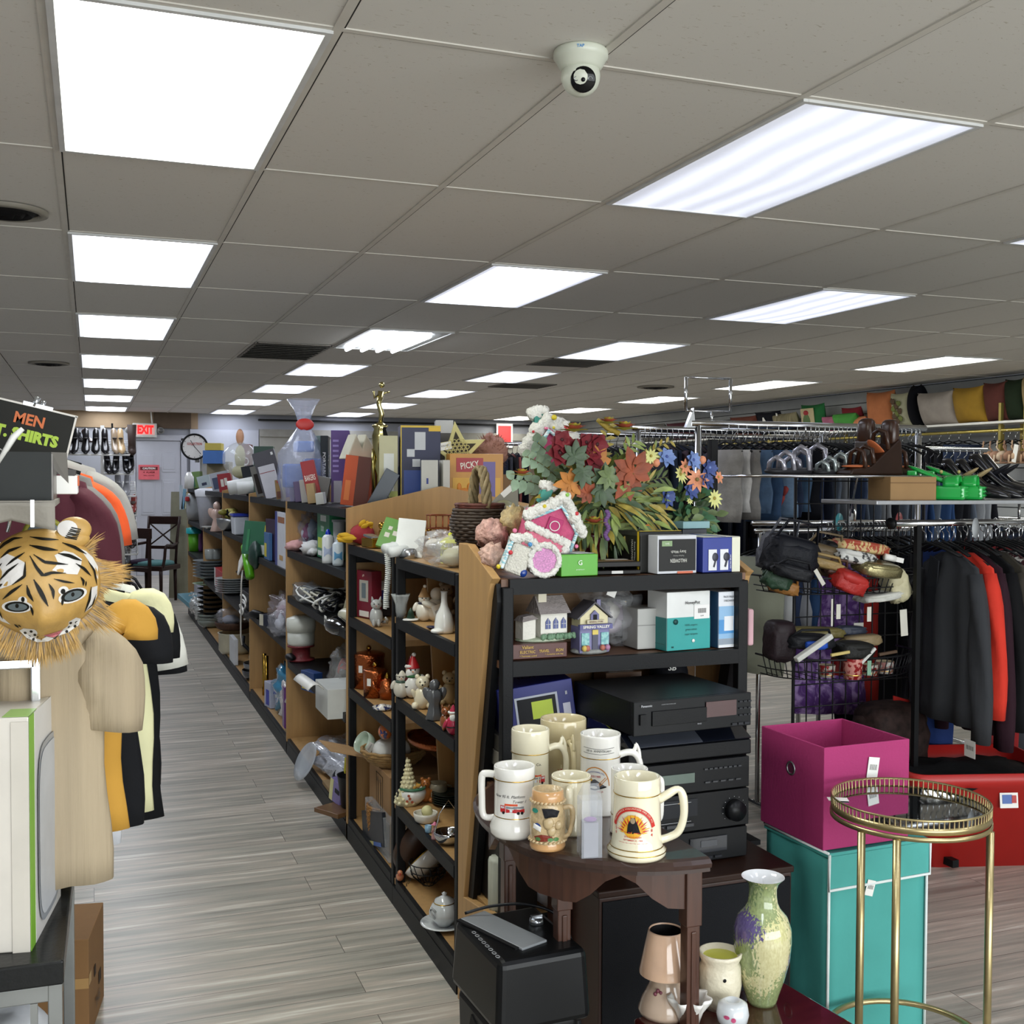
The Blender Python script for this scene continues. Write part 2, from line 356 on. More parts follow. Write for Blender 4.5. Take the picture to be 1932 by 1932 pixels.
v0=P(10,395,z=CEIL);round_vent(v0.x,v0.y,0.15,'round air vent in the ceiling at the left edge near the viewer')
v1=P(92,684,z=CEIL);round_vent(v1.x,v1.y,0.17,'round air vent in the ceiling left of the aisle lights, farther back')
v2=P(1237,729,z=CEIL);round_vent(v2.x,v2.y,0.2,'round air vent in the ceiling over the hanging racks')
def square_vent(x,y,w,l,label):
 t=thing('ceiling_vent',label,'vent',(x,y,CEIL-0.003),0)
 f=MB(M('#77726a',0.6))
 for s in(-1,1):f.box((s*w/2,0,-0.003),(0.02,l+0.02,0.008)).box((0,s*l/2,-0.003),(w,0.02,0.008))
 obj('frame',f,t);obj('backing',MB(DARK).box((0,0,0),(w,l,0.001)),t)
 g=MB(M('#5d5a54',0.6))
 for k in range(9):g.box((0,-l/2+l*(k+.5)/9,-0.005),(w,0.02,0.004),rot=(0.5,0,0))
 obj('slats',g,t)
p=P(1085,684,z=CEIL);square_vent(cx(12)-0.0,p.y,0.56,0.56,'square slatted vent behind the light panel right of the shelves')
p=P(540,660,z=CEIL);square_vent(cx(4),p.y+.1,0.56,1.1,'square grey return grille in the ceiling beside the bare light')
p=P(985,727,z=CEIL);square_vent(p.x,p.y,0.56,0.56,'square slatted vent far back over the middle of the shop')
#  aisle shelving: eight bays
GX0,GX1=1.02,1.86
bays=[(3.19,3.955,'frame'),(3.955,4.755,'frame'),(4.755,6.33,'wood'),(6.33,7.9,'wood'),(7.9,9.6,'wood'),(9.6,11.32,'wood'),(11.32,13.2,'wood')]
LV={0:[0.10,0.38,0.765,1.055,1.27],1:[0.10,0.66,0.965,1.27],2:[0.09,0.532,0.895,1.15,1.42],3:[0.09,0.615,1.03,1.42],4:[0.09,0.585,1.11,1.42],5:[0.09,0.56,1.06,1.42],6:[0.09,0.71,1.06,1.42]}
names=['bay of the aisle shelving nearest the viewer, black posts, beside the end panel','second bay of the aisle shelving, black posts and the copper canisters','wooden-sided shelving bay just beyond the black-posted bays','wooden-sided shelving bay with the upright boxed books','wooden-sided shelving bay with pots on its lowest shelf','wooden-sided shelving bay, second from the far end','farthest wooden-sided shelving bay, near the white door']
def side_panel(y,top,h,slope=0.09,th=0.022):
 return MB(WOOD).prism([(0,0),(GX1-GX0,0),(GX1-GX0,h),(0.42,h+slope),(0.0,h)],-th/2,th/2)
for i,(ya,yb,kind)in enumerate(bays):
 t=thing('shelving_bay',names[i],'shelving',(GX0,ya,0),0,'bays of the aisle shelving')
 L=yb-ya;top=LV[i][-1]
 if kind=='wood' and i>2:obj('side_panel',side_panel(0,0,1.44).shift(0.012),t,bevel=0.002)
 elif kind=='frame':
  f=MB(BLACK)
  for yy in(0.018,L-0.045):
   obj('post',MB(BLACK).box((0.018,yy,top/2),(0.03,0.03,top)),t,bevel=0.003)
  obj('bracket',MB(BLACK).box((0.15,L-0.045,top-0.06),(0.25,0.02,0.03)),t,bevel=0.003)
  if i==0:obj('side_panel',MB(WOOD).prism([(0.20,0),(0.42,0),(0.42,1.25),(0.12,1.25)],L-0.02,L-0.005),t)
 if i==1:
  obj('side_panel',MB(WOOD).prism([(0.0,0),(GX1-GX0,0),(GX1-GX0,1.44),(0.42,1.52),(0.0,1.425)],L-0.025,L+0.0),t)
 if i==6:obj('side_panel',MB(WOOD).prism([(0.0,0),(GX1-GX0,0),(GX1-GX0,1.44),(0.42,1.52),(0.0,1.44)],L-0.025,L+0.0),t)
 obj('back_panel',MB(M('#6e5a40',0.7)).box((0.43,L/2,top/2-.015),(0.012,L-0.06,top-.03)),t)
 for k,zz in enumerate(LV[i]):
  g=MB(BLACK,WOOD if i<2 or k==0 else BLACK);dpt=GX1-GX0 if k==len(LV[i])-1 else 0.42;x0=0.002
  e0=0.026 if kind=='wood' and i>2 else 0.004;e1=0.028 if i in(1,6)else 0.004
  g.box((x0+dpt/2,(L+e0-e1)/2,zz-0.012),(dpt-0.01,L-e0-e1,0.022),1);g.box((x0+0.008,L/2,zz-0.018),(0.016,L-(0.052 if kind=='wood' else 0.07),0.038),0)
  obj('shelf',g,t)
 obj('base_board',MB(BLACK).box((0.01,L/2,0.035),(0.02,L-0.002,0.07)),t)
EX0,EX1,EY0,EY1=1.03,1.83,2.87,3.17
EU=thing('end_shelving_unit','black shelving unit with a wooden side panel at the end of the aisle shelves','shelving',(EX0,EY0,0))
pan=[(0.012,0.0),(0.0,0.36),(0.245,0.31),(0.07,1.22),(0.0,1.285),(0.22,1.365),(0.30,1.365),(0.30,0.0)]
def end_panel():
 mb=MB(WOOD);pl=[(0,0),(0.0,0.362),(0.245,0.325),(0.04,1.22),(0.02,1.27),(0.0,1.285),(0.215,1.366),(0.30,1.366),(0.30,0)]
 return mb.prism([(y,z)for y,z in pl],-0.012,0.012,t=Matrix.Rotation(PI/2,4,'Z'))
obj('side_panel',end_panel(),EU,bevel=0.002);obj('side_panel',end_panel(),EU,bevel=0.002,loc=(EX1-EX0,0,0))
for xx,yy in((0.03,0.005),(EX1-EX0-0.03,0.005)):
 obj('post',MB(BLACK).box((xx,yy,0.63),(0.032,0.032,1.26)),EU,bevel=0.003)
for xx in(0.02,EX1-EX0-0.02):
 s=MB(BLACK).prism([(0.01,1.27),(0.045,1.25),(0.255,0.32),(0.20,0.335),(0.0,1.22)],-0.016,0.006,t=Matrix.Translation((xx-0.012,0,0))@Matrix.Rotation(PI/2,4,'Z'));obj('slanted_brace',s,EU)
for k,zz in enumerate([1.283,1.058,0.70,0.345]):
 g=MB(BLACK,M('#6b4a34',0.5,stretch=(2,20,2)),WOOD)
 g.box(((EX1-EX0)/2,0.155,zz-0.012),(EX1-EX0-0.03,0.30,0.02),2 if k==3 else 1).box(((EX1-EX0)/2,0.0,zz-0.022),(EX1-EX0-0.07,0.02,0.042),0)
 obj('shelf',g,EU)
obj('back_panel',MB(M('#8a6a48',0.6,stretch=(1,1,12))).box(((EX1-EX0)/2,0.305,0.66),(EX1-EX0-0.03,0.012,1.25)),EU)
#  builders for goods
def fz(p):return-math.atan2(p[0],p[1])
def face_t(face,dims):
 w,d,h=dims
 if face=='f':return Matrix.Translation((-w/2,-d/2-0.0006,0)),w,h
 if face=='b':return T((w/2,d/2+0.0006,0),(0,0,PI)),w,h
 if face=='l':return T((-w/2-0.0006,d/2,0),(0,0,-PI/2)),d,h
 if face=='r':return T((w/2+0.0006,-d/2,0),(0,0,PI/2)),d,h
 return T((-w/2,-d/2,h+0.0006),(-PI/2,0,0)),w,d
def boxed(name,label,cat,loc,rot,dims,col,panels=(),texts=(),bevel=0.002,rough=0.4,group=None,mats=None,panel_name='printed_panel'):
 """a carton, book or case; panels (face, u0, v0, u1, v1, colour); texts (face, u, v, height, body, colour[, rotation[, width]])"""
 base=mats or M(col,rough,var=0.05,sc=12)
 if not panels and not texts:
  o=obj(name,MB(base).box((0,0,dims[2]/2),dims),bevel=bevel,loc=loc,rot=rot if isinstance(rot,(tuple,list))else(0,0,rot));return tag(o,label,cat,group)
 t=thing(name,label,cat,loc,rot,group)
 obj('carton' if cat in('box','carton')else 'cover',MB(base).box((0,0,dims[2]/2),dims),t,bevel=bevel)
 if panels:
  for k,(face,u0,v0,u1,v1,c)in enumerate(panels):
   g=MB(M(c,rough,var=0.05));F,fw,fh=face_t(face,dims)
   g.box(((u0+u1)/2*fw,-0.0004*(k%4+1),(v0+v1)/2*fh),((u1-u0)*fw,0.0008,(v1-v0)*fh),t=F)
   obj(panel_name,g,t)
 if texts:
  g=MB(INK)
  for tx in texts:
   face,u,v,hh,body,c=tx[:6];ro=tx[6]if len(tx)>6 else 0;ww=tx[7]if len(tx)>7 else None
   F,fw,fh=face_t(face,dims);g.text(body,hh,M(c,0.5,var=0.0),F@T((u*fw,-0.0028,v*fh),(0,ro,0)),w=ww,bold=0.012)
  obj('lettering',g,t)
 return t
def lathed(name,label,cat,loc,prof,mat,rz=0,n=28,group=None,rot=None,**kw):
 o=obj(name,MB(mat).lathe(prof,n=n,**kw),loc=loc,rot=rot or(0,0,rz));return tag(o,label,cat,group)
def bowl_prof(r,h,foot=0.5,th=0.003):
 pts=[(0,0),(r*foot,0)]+[(r*(foot+(1-foot)*math.sin(a)),h*(1-math.cos(a)))for a in[k*PI/12 for k in range(1,7)]]
 return pts+[(r-th,h)]+[(max(0,r*(foot+(1-foot)*math.sin(a))-th),h*(1-math.cos(a))+th)for a in[k*PI/12 for k in range(5,-1,-1)]]+[(0,th)]
def plate_prof(r,h=0.018):return[(0,0),(r*.55,0),(r*.62,h*.3),(r,h),(r,h+0.002),(r*.6,h*.3+0.003),(0,0.003)]
def cup_prof(r,h,th=0.003,foot=0.75):return[(0,0),(r*foot,0),(r*(foot+.15),h*.15),(r,h*.5),(r,h),(r-th,h),(r-th,h*.5),(r*(foot),h*.12),(0,th)]
def bag(name,label,cat,loc,dims,rz=0,tint='#dfe2e6',alpha=0.24,seed=0,inner=None,neck=False,group=None):
 """crumpled clear plastic bag, with its contents showing inside"""
 t=thing(name,label,cat,loc,rz,group);w,d,h=dims
 g=MB(M(tint,0.1,alpha=alpha,bump=1.0,bsc=30,coat=1.0)).ball((0,0,h*.5),(w/2,d/2,h/2),30,20,nz=0.45,nsc=13,seed=seed,sq=0.8)
 if neck:g.lathe([(w*.12,h*.88),(w*.05,h*.98),(w*.16,h*1.18),(w*.24,h*1.3)],n=12,wob=lambda a,z:1+.3*math.sin(a*5))
 obj('plastic_wrap',g,t)
 if inner:
  g=MB(*[M(c,0.7,var=0.15)for c in inner]);r=random.Random(seed)
  for k,c in enumerate(inner*2):g.ball((r.uniform(-.2,.2)*w,r.uniform(-.15,.15)*d,h*r.uniform(.25,.6)),(w*r.uniform(.16,.28),d*r.uniform(.18,.28),h*r.uniform(.16,.30)),12,8,m=k%len(inner),nz=0.3,seed=k+seed)
  obj('contents',g,t)
 return t
def strip(mb,pts,wfn,fn,m=None,n=14):
 """tapered brush stroke along 2D pts, laid on the surface fn(x, z)"""
 P2=[Vector(p)for p in pts];Ls=[0]
 for a,b in zip(P2,P2[1:]):Ls.append(Ls[-1]+(b-a).length)
 out=[]
 for i in range(n+1):
  s=Ls[-1]*i/n;k=max(j for j in range(len(P2)-1)if Ls[j]<=s+1e-9);q=(s-Ls[k])/max(1e-9,Ls[k+1]-Ls[k]);c=P2[k].lerp(P2[k+1],q)
  d=(P2[min(k+1,len(P2)-1)]-P2[k]).normalized();nn=Vector((-d.y,d.x));wd=wfn(i/n)
  out.append((c+nn*wd,c-nn*wd))
 vv=[fn(*p)for pr_ in out for p in pr_]
 return mb.add(vv,[(2*i,2*i+1,2*i+3,2*i+2)for i in range(n)],m)
def disc(mb,x,z,rx,rz_,fn,m=None,n=18,rot=0):
 vv=[fn(x,z)]+[fn(x+rx*math.cos(a)*math.cos(rot)-rz_*math.sin(a)*math.sin(rot),z+rx*math.cos(a)*math.sin(rot)+rz_*math.sin(a)*math.cos(rot))for a in[2*PI*k/n for k in range(n)]]
 return mb.add(vv,[(0,1+k,1+(k+1)%n)for k in range(n)],m)
def patch(mb,poly,fn,m=None):
 """filled polygon (star-shaped about its centroid) laid on fn"""
 cx_=sum(p[0]for p in poly)/len(poly);cz_=sum(p[1]for p in poly)/len(poly);n=len(poly);vv=[fn(cx_,cz_)]
 for q in(0.5,1.0):vv+=[fn(cx_+(x-cx_)*q,cz_+(z-cz_)*q)for x,z in poly]
 ff=[(0,1+k,1+(k+1)%n)for k in range(n)]+[(1+k,1+n+k,1+n+(k+1)%n,1+(k+1)%n)for k in range(n)]
 return mb.add(vv,ff,m)
#  demilune table and its mugs
TZ=0.79;TX,TY,TR=1.172,2.355,0.385
DW=M('#35211a',0.28,var=0.18,sc=5,stretch=(2,14,14),coat=0.4);DW2=M('#46291c',0.35,var=0.2,sc=5,stretch=(14,14,1.5),coat=0.3)
t=thing('demilune_table','small half-round dark wood side table with the fire company mugs on it','table',(TX,TY,0))
def demi(q,z,n=30):
 return[(-TR*.90*q*abs(math.cos(a))**(2/2.2),TR*q*math.copysign(abs(math.sin(a))**(2/2.35),math.sin(a)),z)for a in[-PI/2+PI*k/n for k in range(n+1)]]
g=MB(DW);prof=[(0.95,TZ-0.030),(0.985,TZ-0.028),(0.985,TZ-0.020),(1.0,TZ-0.018),(1.004,TZ-0.009),(0.985,TZ-0.002),(0.955,TZ)]
vv=[];
for q,z in prof:vv+=demi(q,z)
N=31;ff=[(i*N+k,i*N+k+1,(i+1)*N+k+1,(i+1)*N+k)for i in range(len(prof)-1)for k in range(N-1)]
ff+=[tuple(range(N-1,-1,-1)),tuple((len(prof)-1)*N+k for k in range(N))]+[tuple(i*N for i in range(len(prof))),tuple(i*N+N-1 for i in range(len(prof)-1,-1,-1))]
ff.append(tuple([i*N for i in range(len(prof))][::-1]+[i*N+N-1 for i in range(len(prof))]))
g.add(vv,ff,0,False);obj('tabletop',g,t)
g=MB(DW2);pts=[p for p in demi(0.90,0)]
for k in range(len(pts)-1):
 a,b=Vector(pts[k]),Vector(pts[k+1]);fr=lambda i:0.088+(0.035*math.cos(3*2*PI*i/30)-0.012*math.cos(6*2*PI*i/30))
 for s,m_ in((1.0,1),):
  z0,z1=TZ-fr(k),TZ-fr(k+1);ai,bi=a*0.955,b*0.955
  g.add([(a.x,a.y,TZ-.03),(b.x,b.y,TZ-.03),(b.x,b.y,z1),(a.x,a.y,z0),(ai.x,ai.y,TZ-.03),(bi.x,bi.y,TZ-.03),(bi.x,bi.y,z1),(ai.x,ai.y,z0)],[(0,3,2,1),(4,5,6,7),(3,7,6,2)])
g.box((-0.02,0,TZ-0.065),(0.016,TR*1.75,0.07));obj('apron',g,t)
for lx,ly in((-0.020,-0.335),(-0.020,0.335),(-0.235,-0.165),(-0.235,0.165)):
 g=MB(DW2).box((lx,ly,TZ-0.09),(0.036,0.036,0.12)).box((lx,ly,(TZ-0.14)/2),(0.030,0.030,TZ-0.14));g.box((lx-.0,ly-0.016,(TZ-0.16)/2),(0.012,0.005,TZ-0.16));obj('leg',g,t,bevel=0.003)
def mug_base(px,py):return P(px,py,z=TZ)
def cylfn(r,th=0.0006,a0=0):return lambda x,z:Vector(((r+th)*math.sin(x/r+a0),-(r+th)*math.cos(x/r+a0),z))
def mug(label,px,py,h,prof,hang=0.0,htype='c',mat=None,bands=(),rb=None,decal=None,rz=None):
 """prof in fractions of h; the handle sits at angle hang from the viewer's right"""
 L=mug_base(px,py);t=thing('beer_mug',label,'mug',L,fz(L)if rz is None else rz,'ceramic mugs on the half-round table');mt=mat or CREAM
 pr_=[(0,0)]+[(r,z*h)for r,z in prof];R=prof[-1][0];pr_+=[(R-0.001,h+0.002),(R-0.005,h+0.001),(R-0.006,h*.8),(R-0.008,0.012),(0,0.010)]
 obj('body',MB(mt).lathe(pr_,n=40),t)
 Rh=[Vector((math.cos(hang),math.sin(hang),0)),Vector((0,0,1))];hh=lambda x,z:Rh[0]*x+Vector((0,0,z))
 rm=(rb or R)
 g=MB(mt)
 if htype=='rect':g.tube([hh(rm-.004,h*.86),hh(rm+.018,h*.87),hh(rm+.028,h*.82),hh(rm+.028,h*.5),hh(rm+.026,h*.28),hh(rm+.016,h*.22),hh(rm-.004,h*.24)],[.008,.008,.008,.0075,.0075,.007,.007],10,sm=4)
 elif htype=='wave':g.tube([hh(rm-.006,h*.70),hh(rm+.014,h*.78),hh(rm+.034,h*.84),hh(rm+.044,h*.74),hh(rm+.046,h*.5),hh(rm+.036,h*.3),hh(rm+.016,h*.22),hh(rm-.006,h*.18)],[.009,.009,.007,.009,.008,.008,.008,.009],10,sm=4)
 else:
  g.tube([hh(rm-.006,h*.72),hh(rm+.016,h*.76),hh(rm+.034,h*.74),hh(rm+.046,h*.62),hh(rm+.046,h*.42),hh(rm+.034,h*.26),hh(rm-.004,h*.18)],[.008,.008,.008,.007,.007,.007,.008],10,sm=4)
  g.tube([hh(rm+.022,h*.74),hh(rm+.034,h*.80),hh(rm+.036,h*.88),hh(rm+.043,h*.79),hh(rm+.044,h*.68)],[.006,.005,.002,.004,.006],8,sm=3)
 obj('handle',g,t)
 for r,z in bands:obj('gold_band',MB(GOLD).lathe([(r+.0004,z*h),(r+.0010,z*h+.001),(r+.0004,z*h+.002)],n=40),t)
 if decal:g=MB(INK);decal(g,cylfn(rb or R),h);obj('decal',g,t)
 return t
def truck(g,fn,x0,z0,s,flip=1):
 R=M('#c2262a',0.4);K=INK;W_=M('#dfe6ea',0.4);q=lambda x,z:(x0+x*s*flip,z0+z*s)
 rect=lambda a,b,c,d,m:patch(g,[q(a,b),q((a+c)/2,b),q(c,b),q(c,d),q((a+c)/2,d),q(a,d)],fn,m)
 f2=fn
 rect(-1,.1,-.55,.62,R);rect(-.5,.1,.95,.38,R);rect(-.5,.4,.9,.58,M('#8a8f96',.4));rect(-.62,.62,.4,.78,M('#e2552c',.4));rect(-.95,.38,-.62,.56,W_);rect(-.2,.16,.0,.36,W_)
 for x in(-.72,.45,.75):disc(g,*q(x,.08),.12*s,.12*s,fn,K,12)
def dec_summit(g,fn,h):
 g.text('Summit Eng. Co.',0.008,INK,fn=lambda x,z:fn(x-0.004,z+h*.60),w=0.062,bold=0.01);truck(g,fn,0.010,h*.36,0.028,-1)
 g.text('Summit, N.J.',0.004,INK,fn=lambda x,z:fn(x+0.012,z+h*.24))
def dec_tower(g,fn,h):
 g.text('New 95 ft. Platform',0.0062,INK,fn=lambda x,z:fn(x-0.012,z+h*.62),shear=.35);g.text('Tower 1',0.0062,INK,fn=lambda x,z:fn(x+0.012,z+h*.55),shear=.35)
 truck(g,fn,-0.004,h*.37,0.028);g.text('September 13, 1987',0.0058,INK,fn=lambda x,z:fn(x-0.010,z+h*.205),shear=.35)
def dec_maltese(g,fn,h):
 R=M('#b8332c',.4);x0,z0=-0.004,h*.42
 for k in range(4):
  a=k*PI/2;c,s=math.cos(a),math.sin(a);pl=[(0.004,0.002),(0.026,0.014),(0.030,0),(0.026,-0.014),(0.004,-0.002)];patch(g,[(x0+x*c-z*s,z0+x*s+z*c)for x,z in pl],fn,R)
 disc(g,x0,z0,.011,.011,lambda x,z:fn(x,z)*1.004,R);strip(g,[(x0-.03,z0+.034),(x0-.01,z0+.042),(x0+.012,z0+.042),(x0+.034,z0+.032)],lambda q:.005,fn,R)
 g.text('1',.010,CREAM,fn=lambda x,z:fn(x+x0,z+z0)*1.008)
def dec_hights(g,fn,h):
 O=M('#d08a3c',.4);x0,z0=-0.012,h*.42;pts=[(x0+.033*math.cos(a),z0-.005+.042*math.sin(a))for a in[PI*k/12 for k in range(13)]]
 strip(g,pts,lambda q:.0012,fn,O,30);g.text('HIGHTSTOWN, N.J.',.0050,M('#3c4a9a',.5),fn=lambda x,z:fn(x+x0,z+z0+.026-12*x*x),w=.044,bold=.01)
 g.text('1835/1985',.0048,REDINK,fn=lambda x,z:fn(x+x0,z+z0+.016),w=.026,bold=.01)
 patch(g,[(x0-.016,z0-.008),(x0-.012,z0+.006),(x0,z0+.010),(x0+.012,z0+.002),(x0+.024,z0-.006),(x0+.010,z0-.012)],fn,M('#55565c',.4));strip(g,[(x0-.02,z0-.012),(x0,z0-.014),(x0+.026,z0-.007)],lambda q:.0016,lambda x,z:fn(x,z)*1.003,INK)
 strip(g,[(x0+.006,z0-.004),(x0+.024,z0+.014)],lambda q:.0008,fn,O);strip(g,[(x0+.010,z0-.006),(x0+.028,z0+.012)],lambda q:.0008,fn,O);disc(g,x0-.012,z0+.008,.006,.004,fn,M('#e3b33a',.4))
 g.text('150 th',.004,REDINK,fn=lambda x,z:fn(x+x0+.012,z+z0-.018));g.text('100 th  ANNIVERSARY',.0052,INK,fn=lambda x,z:fn(x-.004,z+h*.83),w=.060)
 for zz in(.80,.865):strip(g,[(-.044,h*zz),(0,h*zz-.002),(.034,h*zz+.001)],lambda q:.0004,fn,INK)
def dec_volfire(g,fn,h):
 R=M('#c5281f',.4);x0,z0=-.008,h*.44
 for k in range(25):
  a=PI*k/24;r1=.034+.004*((k*7)%3);patch(g,[(x0+.020*math.cos(a-.1),z0-.012+.020*math.sin(a-.1)),(x0+r1*.93*math.cos(a),z0-.012+r1*.93*math.sin(a)),(x0+.020*math.cos(a+.1),z0-.012+.020*math.sin(a+.1))],fn,R if k%2 else M('#e8b32c',.4))
 strip(g,[(x0-.022,z0-.012),(x0,z0-.012),(x0+.022,z0-.012)],lambda q:.0005,fn,R)
 disc(g,x0,z0,.022,.024,fn,M('#e2a92c',.4));patch(g,[(x0-.012,z0-.014),(x0-.010,z0+.004),(x0-.003,z0+.018),(x0+.004,z0+.018),(x0+.010,z0+.004),(x0+.016,z0-.014),(x0,z0-.014)],lambda x,z:fn(x,z)*1.003,INK);disc(g,x0,z0+.012,.005,.006,lambda x,z:fn(x,z)*1.005,M('#9b8a70',.5))
 strip(g,[(x0+.046*math.cos(a),z0-.014+.050*math.sin(a))for a in[PI*(.08+.84*k/14)for k in range(15)]],lambda q:.0042,fn,R,30)
 g.text('BRUNSWICK VOLUNTEER FIRE CO. N.J.',.0042,CREAM,fn=lambda x,z:fn(x0+(.046+z)*math.cos(PI/2-x/.046),z0-.014+(.050+z)*math.sin(PI/2-x/.046))*1.004,w=.105)
 for k,ch in enumerate('1984'):g.text(ch,.0062,R,fn=lambda x,z,k=k:fn(x+x0+.040,z+z0+.010-.009*k),bold=.02)
 for k,ch in enumerate('1959'):g.text(ch,.0062,R,fn=lambda x,z,k=k:fn(x+x0-.040,z+z0+.010-.009*k),bold=.02)
 for k,s in enumerate(['25TH ANNIVERSARY','SEPTEMBER 21, 1984','NORTH BRUNSWICK, NEW JERSEY']):g.text(s,.0036,R,fn=lambda x,z,k=k:fn(x+x0,z+z0-.021-.0068*k),w=(.036,.040,.062)[k],bold=.01)
KS=M('#d2c49c',0.15,var=0.05,coat=0.5);PW=M('#e9e7e0',0.12,var=0.02,coat=0.6)
mug('tall cream mug with Summit Eng. Co. lettering and a red fire engine',1000,1525,.186,[(.044,0),(.046,.02),(.044,.08),(.043,.7),(.0445,.72),(.0445,.98),(.044,1)],.35,'c',CREAM,[(.0445,.72)],.043,dec_summit)
mug('tan mug with a red Maltese cross badge, at the back of the table',1062,1497,.184,[(.050,0),(.052,.05),(.048,.15),(.048,.72),(.056,.84),(.056,1)],-1.3,'c',KS,[(.050,.77)],.048,dec_maltese)
mug('white mug with the Hightstown 100th anniversary badge and curled handle',1132,1530,.180,[(.046,0),(.047,.02),(.046,.08),(.046,.97),(.047,1)],.1,'c',PW,[(.046,.72)],.046,dec_hights)
mug('white mug with a red ladder truck and Tower 1, square handle on its left',970,1573,.148,[(.046,0),(.052,.05),(.053,.14),(.046,.25),(.043,.30),(.043,.82),(.0445,.84),(.0445,1)],PI-.15,'rect',PW,[(.043,.29),(.0445,.83)],.043,dec_tower)
mug('plain cream mug with its handle towards the viewer',1077,1568,.122,[(.043,0),(.046,.04),(.043,.12),(.042,.8),(.043,1)],-1.62,'rect',CREAM,[(.0435,.96)],.043)
mug('white mug half hidden behind the 1984 mug, with a long square handle',1187,1570,.140,[(.040,0),(.043,.04),(.040,.1),(.040,1)],-.15,'rect',PW,[(.040,.30)],.040,lambda g,fn,h:g.text('1916-1966',.005,REDINK,fn=lambda x,z:fn(x-.015,z+h*.88)))
mug('large cream mug with the 1959-1984 volunteer fire company badge and gold foot',1201,1611,.160,[(.057,0),(.060,.03),(.060,.08),(.054,.12),(.053,.15),(.050,.25),(.047,.78),(.0475,.82),(.0475,1)],.1,'wave',CREAM,[(.0605,.07),(.0545,.13),(.048,.80)],.050,dec_volfire)
L=mug_base(1033,1597);t=thing('relief_stein','small brown relief stein painted with a hunting scene','stein',L,fz(L));h=.122;RS=M('#c3ab82',.3,var=.25,sc=40,coat=.5,bump=.5,bsc=60)
obj('body',MB(RS,M('#c99b68',.2,coat=.6)).lathe([(0,0),(.037,0),(.038,.006),(.037,.014),(.036,.018),(.037,.03),(.038,.06),(.035,.088),(.033,.096),(.034,.102),(.034,.108),(.032,h),(.029,h),(.028,.02),(0,.015)],n=36,mfn=lambda i:1 if i in(0,1,2,8,9,10)else 0),t)
for zz,r in((.018,.0375),(.099,.0345)):
 g=MB(RS)
 for k in range(26):a=2*PI*k/26;g.ball((r*math.cos(a),r*math.sin(a),zz),(.0045,.0045,.0028),8,5,rot=(0.5,0,a))
 obj('rope_border',g,t)
g=MB(INK);fn=cylfn(.0375,.0012)
patch(g,[(-.006,.07),(.02,.072),(.026,.084),(.01,.09),(-.012,.09)],fn,INK);disc(g,-.028,.084,.008,.005,fn,M('#2e8a78',.3));disc(g,-.022,.052,.008,.007,fn,M('#2c4a8f',.3));patch(g,[(-.03,.03),(-.012,.036),(.008,.034),(.014,.024),(-.006,.022),(-.024,.02)],fn,M('#7c2f22',.3))
patch(g,[(-.032,.046),(-.014,.040),(-.012,.050),(-.03,.056)],lambda x,z:fn(x,z)*1.03,PAPER)
for x in(-.02,.006,.018):disc(g,x,.026,.006,.004,lambda x,z:fn(x,z)*1.01,M('#4f7a45',.3))
for x,z,r in((.002,.06,.012),(.008,.044,.010),(.022,.055,.009)):g.ball(fn(x,z),(r,.004,r),10,6,m=M('#b8a27a',.3),nz=.4)
obj('painted_relief',g,t)
g=MB(RS).tube([(.030,-.012,.086),(.048,-.014,.088),(.052,-.012,.07),(.05,-.012,.05),(.044,-.01,.03),(.032,-.008,.024)],[.005,.006,.006,.005,.005,.005],8,sm=3);obj('handle',g,t)
L=P(1112,1613,z=TZ);t=thing('clear_plastic_box','tall clear plastic box with a purple trinket, between the mugs','box',L,fz(L)+.25)
g=MB(M('#cfd4dc',.08,alpha=.2,coat=.6));w_,d_,h_=.042,.040,.118
for s in(-1,1):g.box((s*w_/2,0,h_/2),(.001,d_,h_)).box((0,s*d_/2,h_/2),(w_,.001,h_))
g.add([(-w_/2,-d_/2,h_),(w_/2,-d_/2,h_),(w_/2,d_/2,h_),(-w_/2,d_/2,h_),(-.014,-.002,h_+.03),(.018,-.002,h_+.03),(.018,.002,h_+.028),(-.014,.002,h_+.03)],[(0,1,5,4),(1,2,6,5),(2,3,7,6),(3,0,4,7),(4,5,6,7)])
obj('case',g,t);g=MB(M('#8d8b94',.3),M('#8a4f9a',.4)).box((0,0,.035),(.030,.028,.07)).ball((0,-.005,.075),(.014,.01,.005),m=1);obj('trinket',g,t)
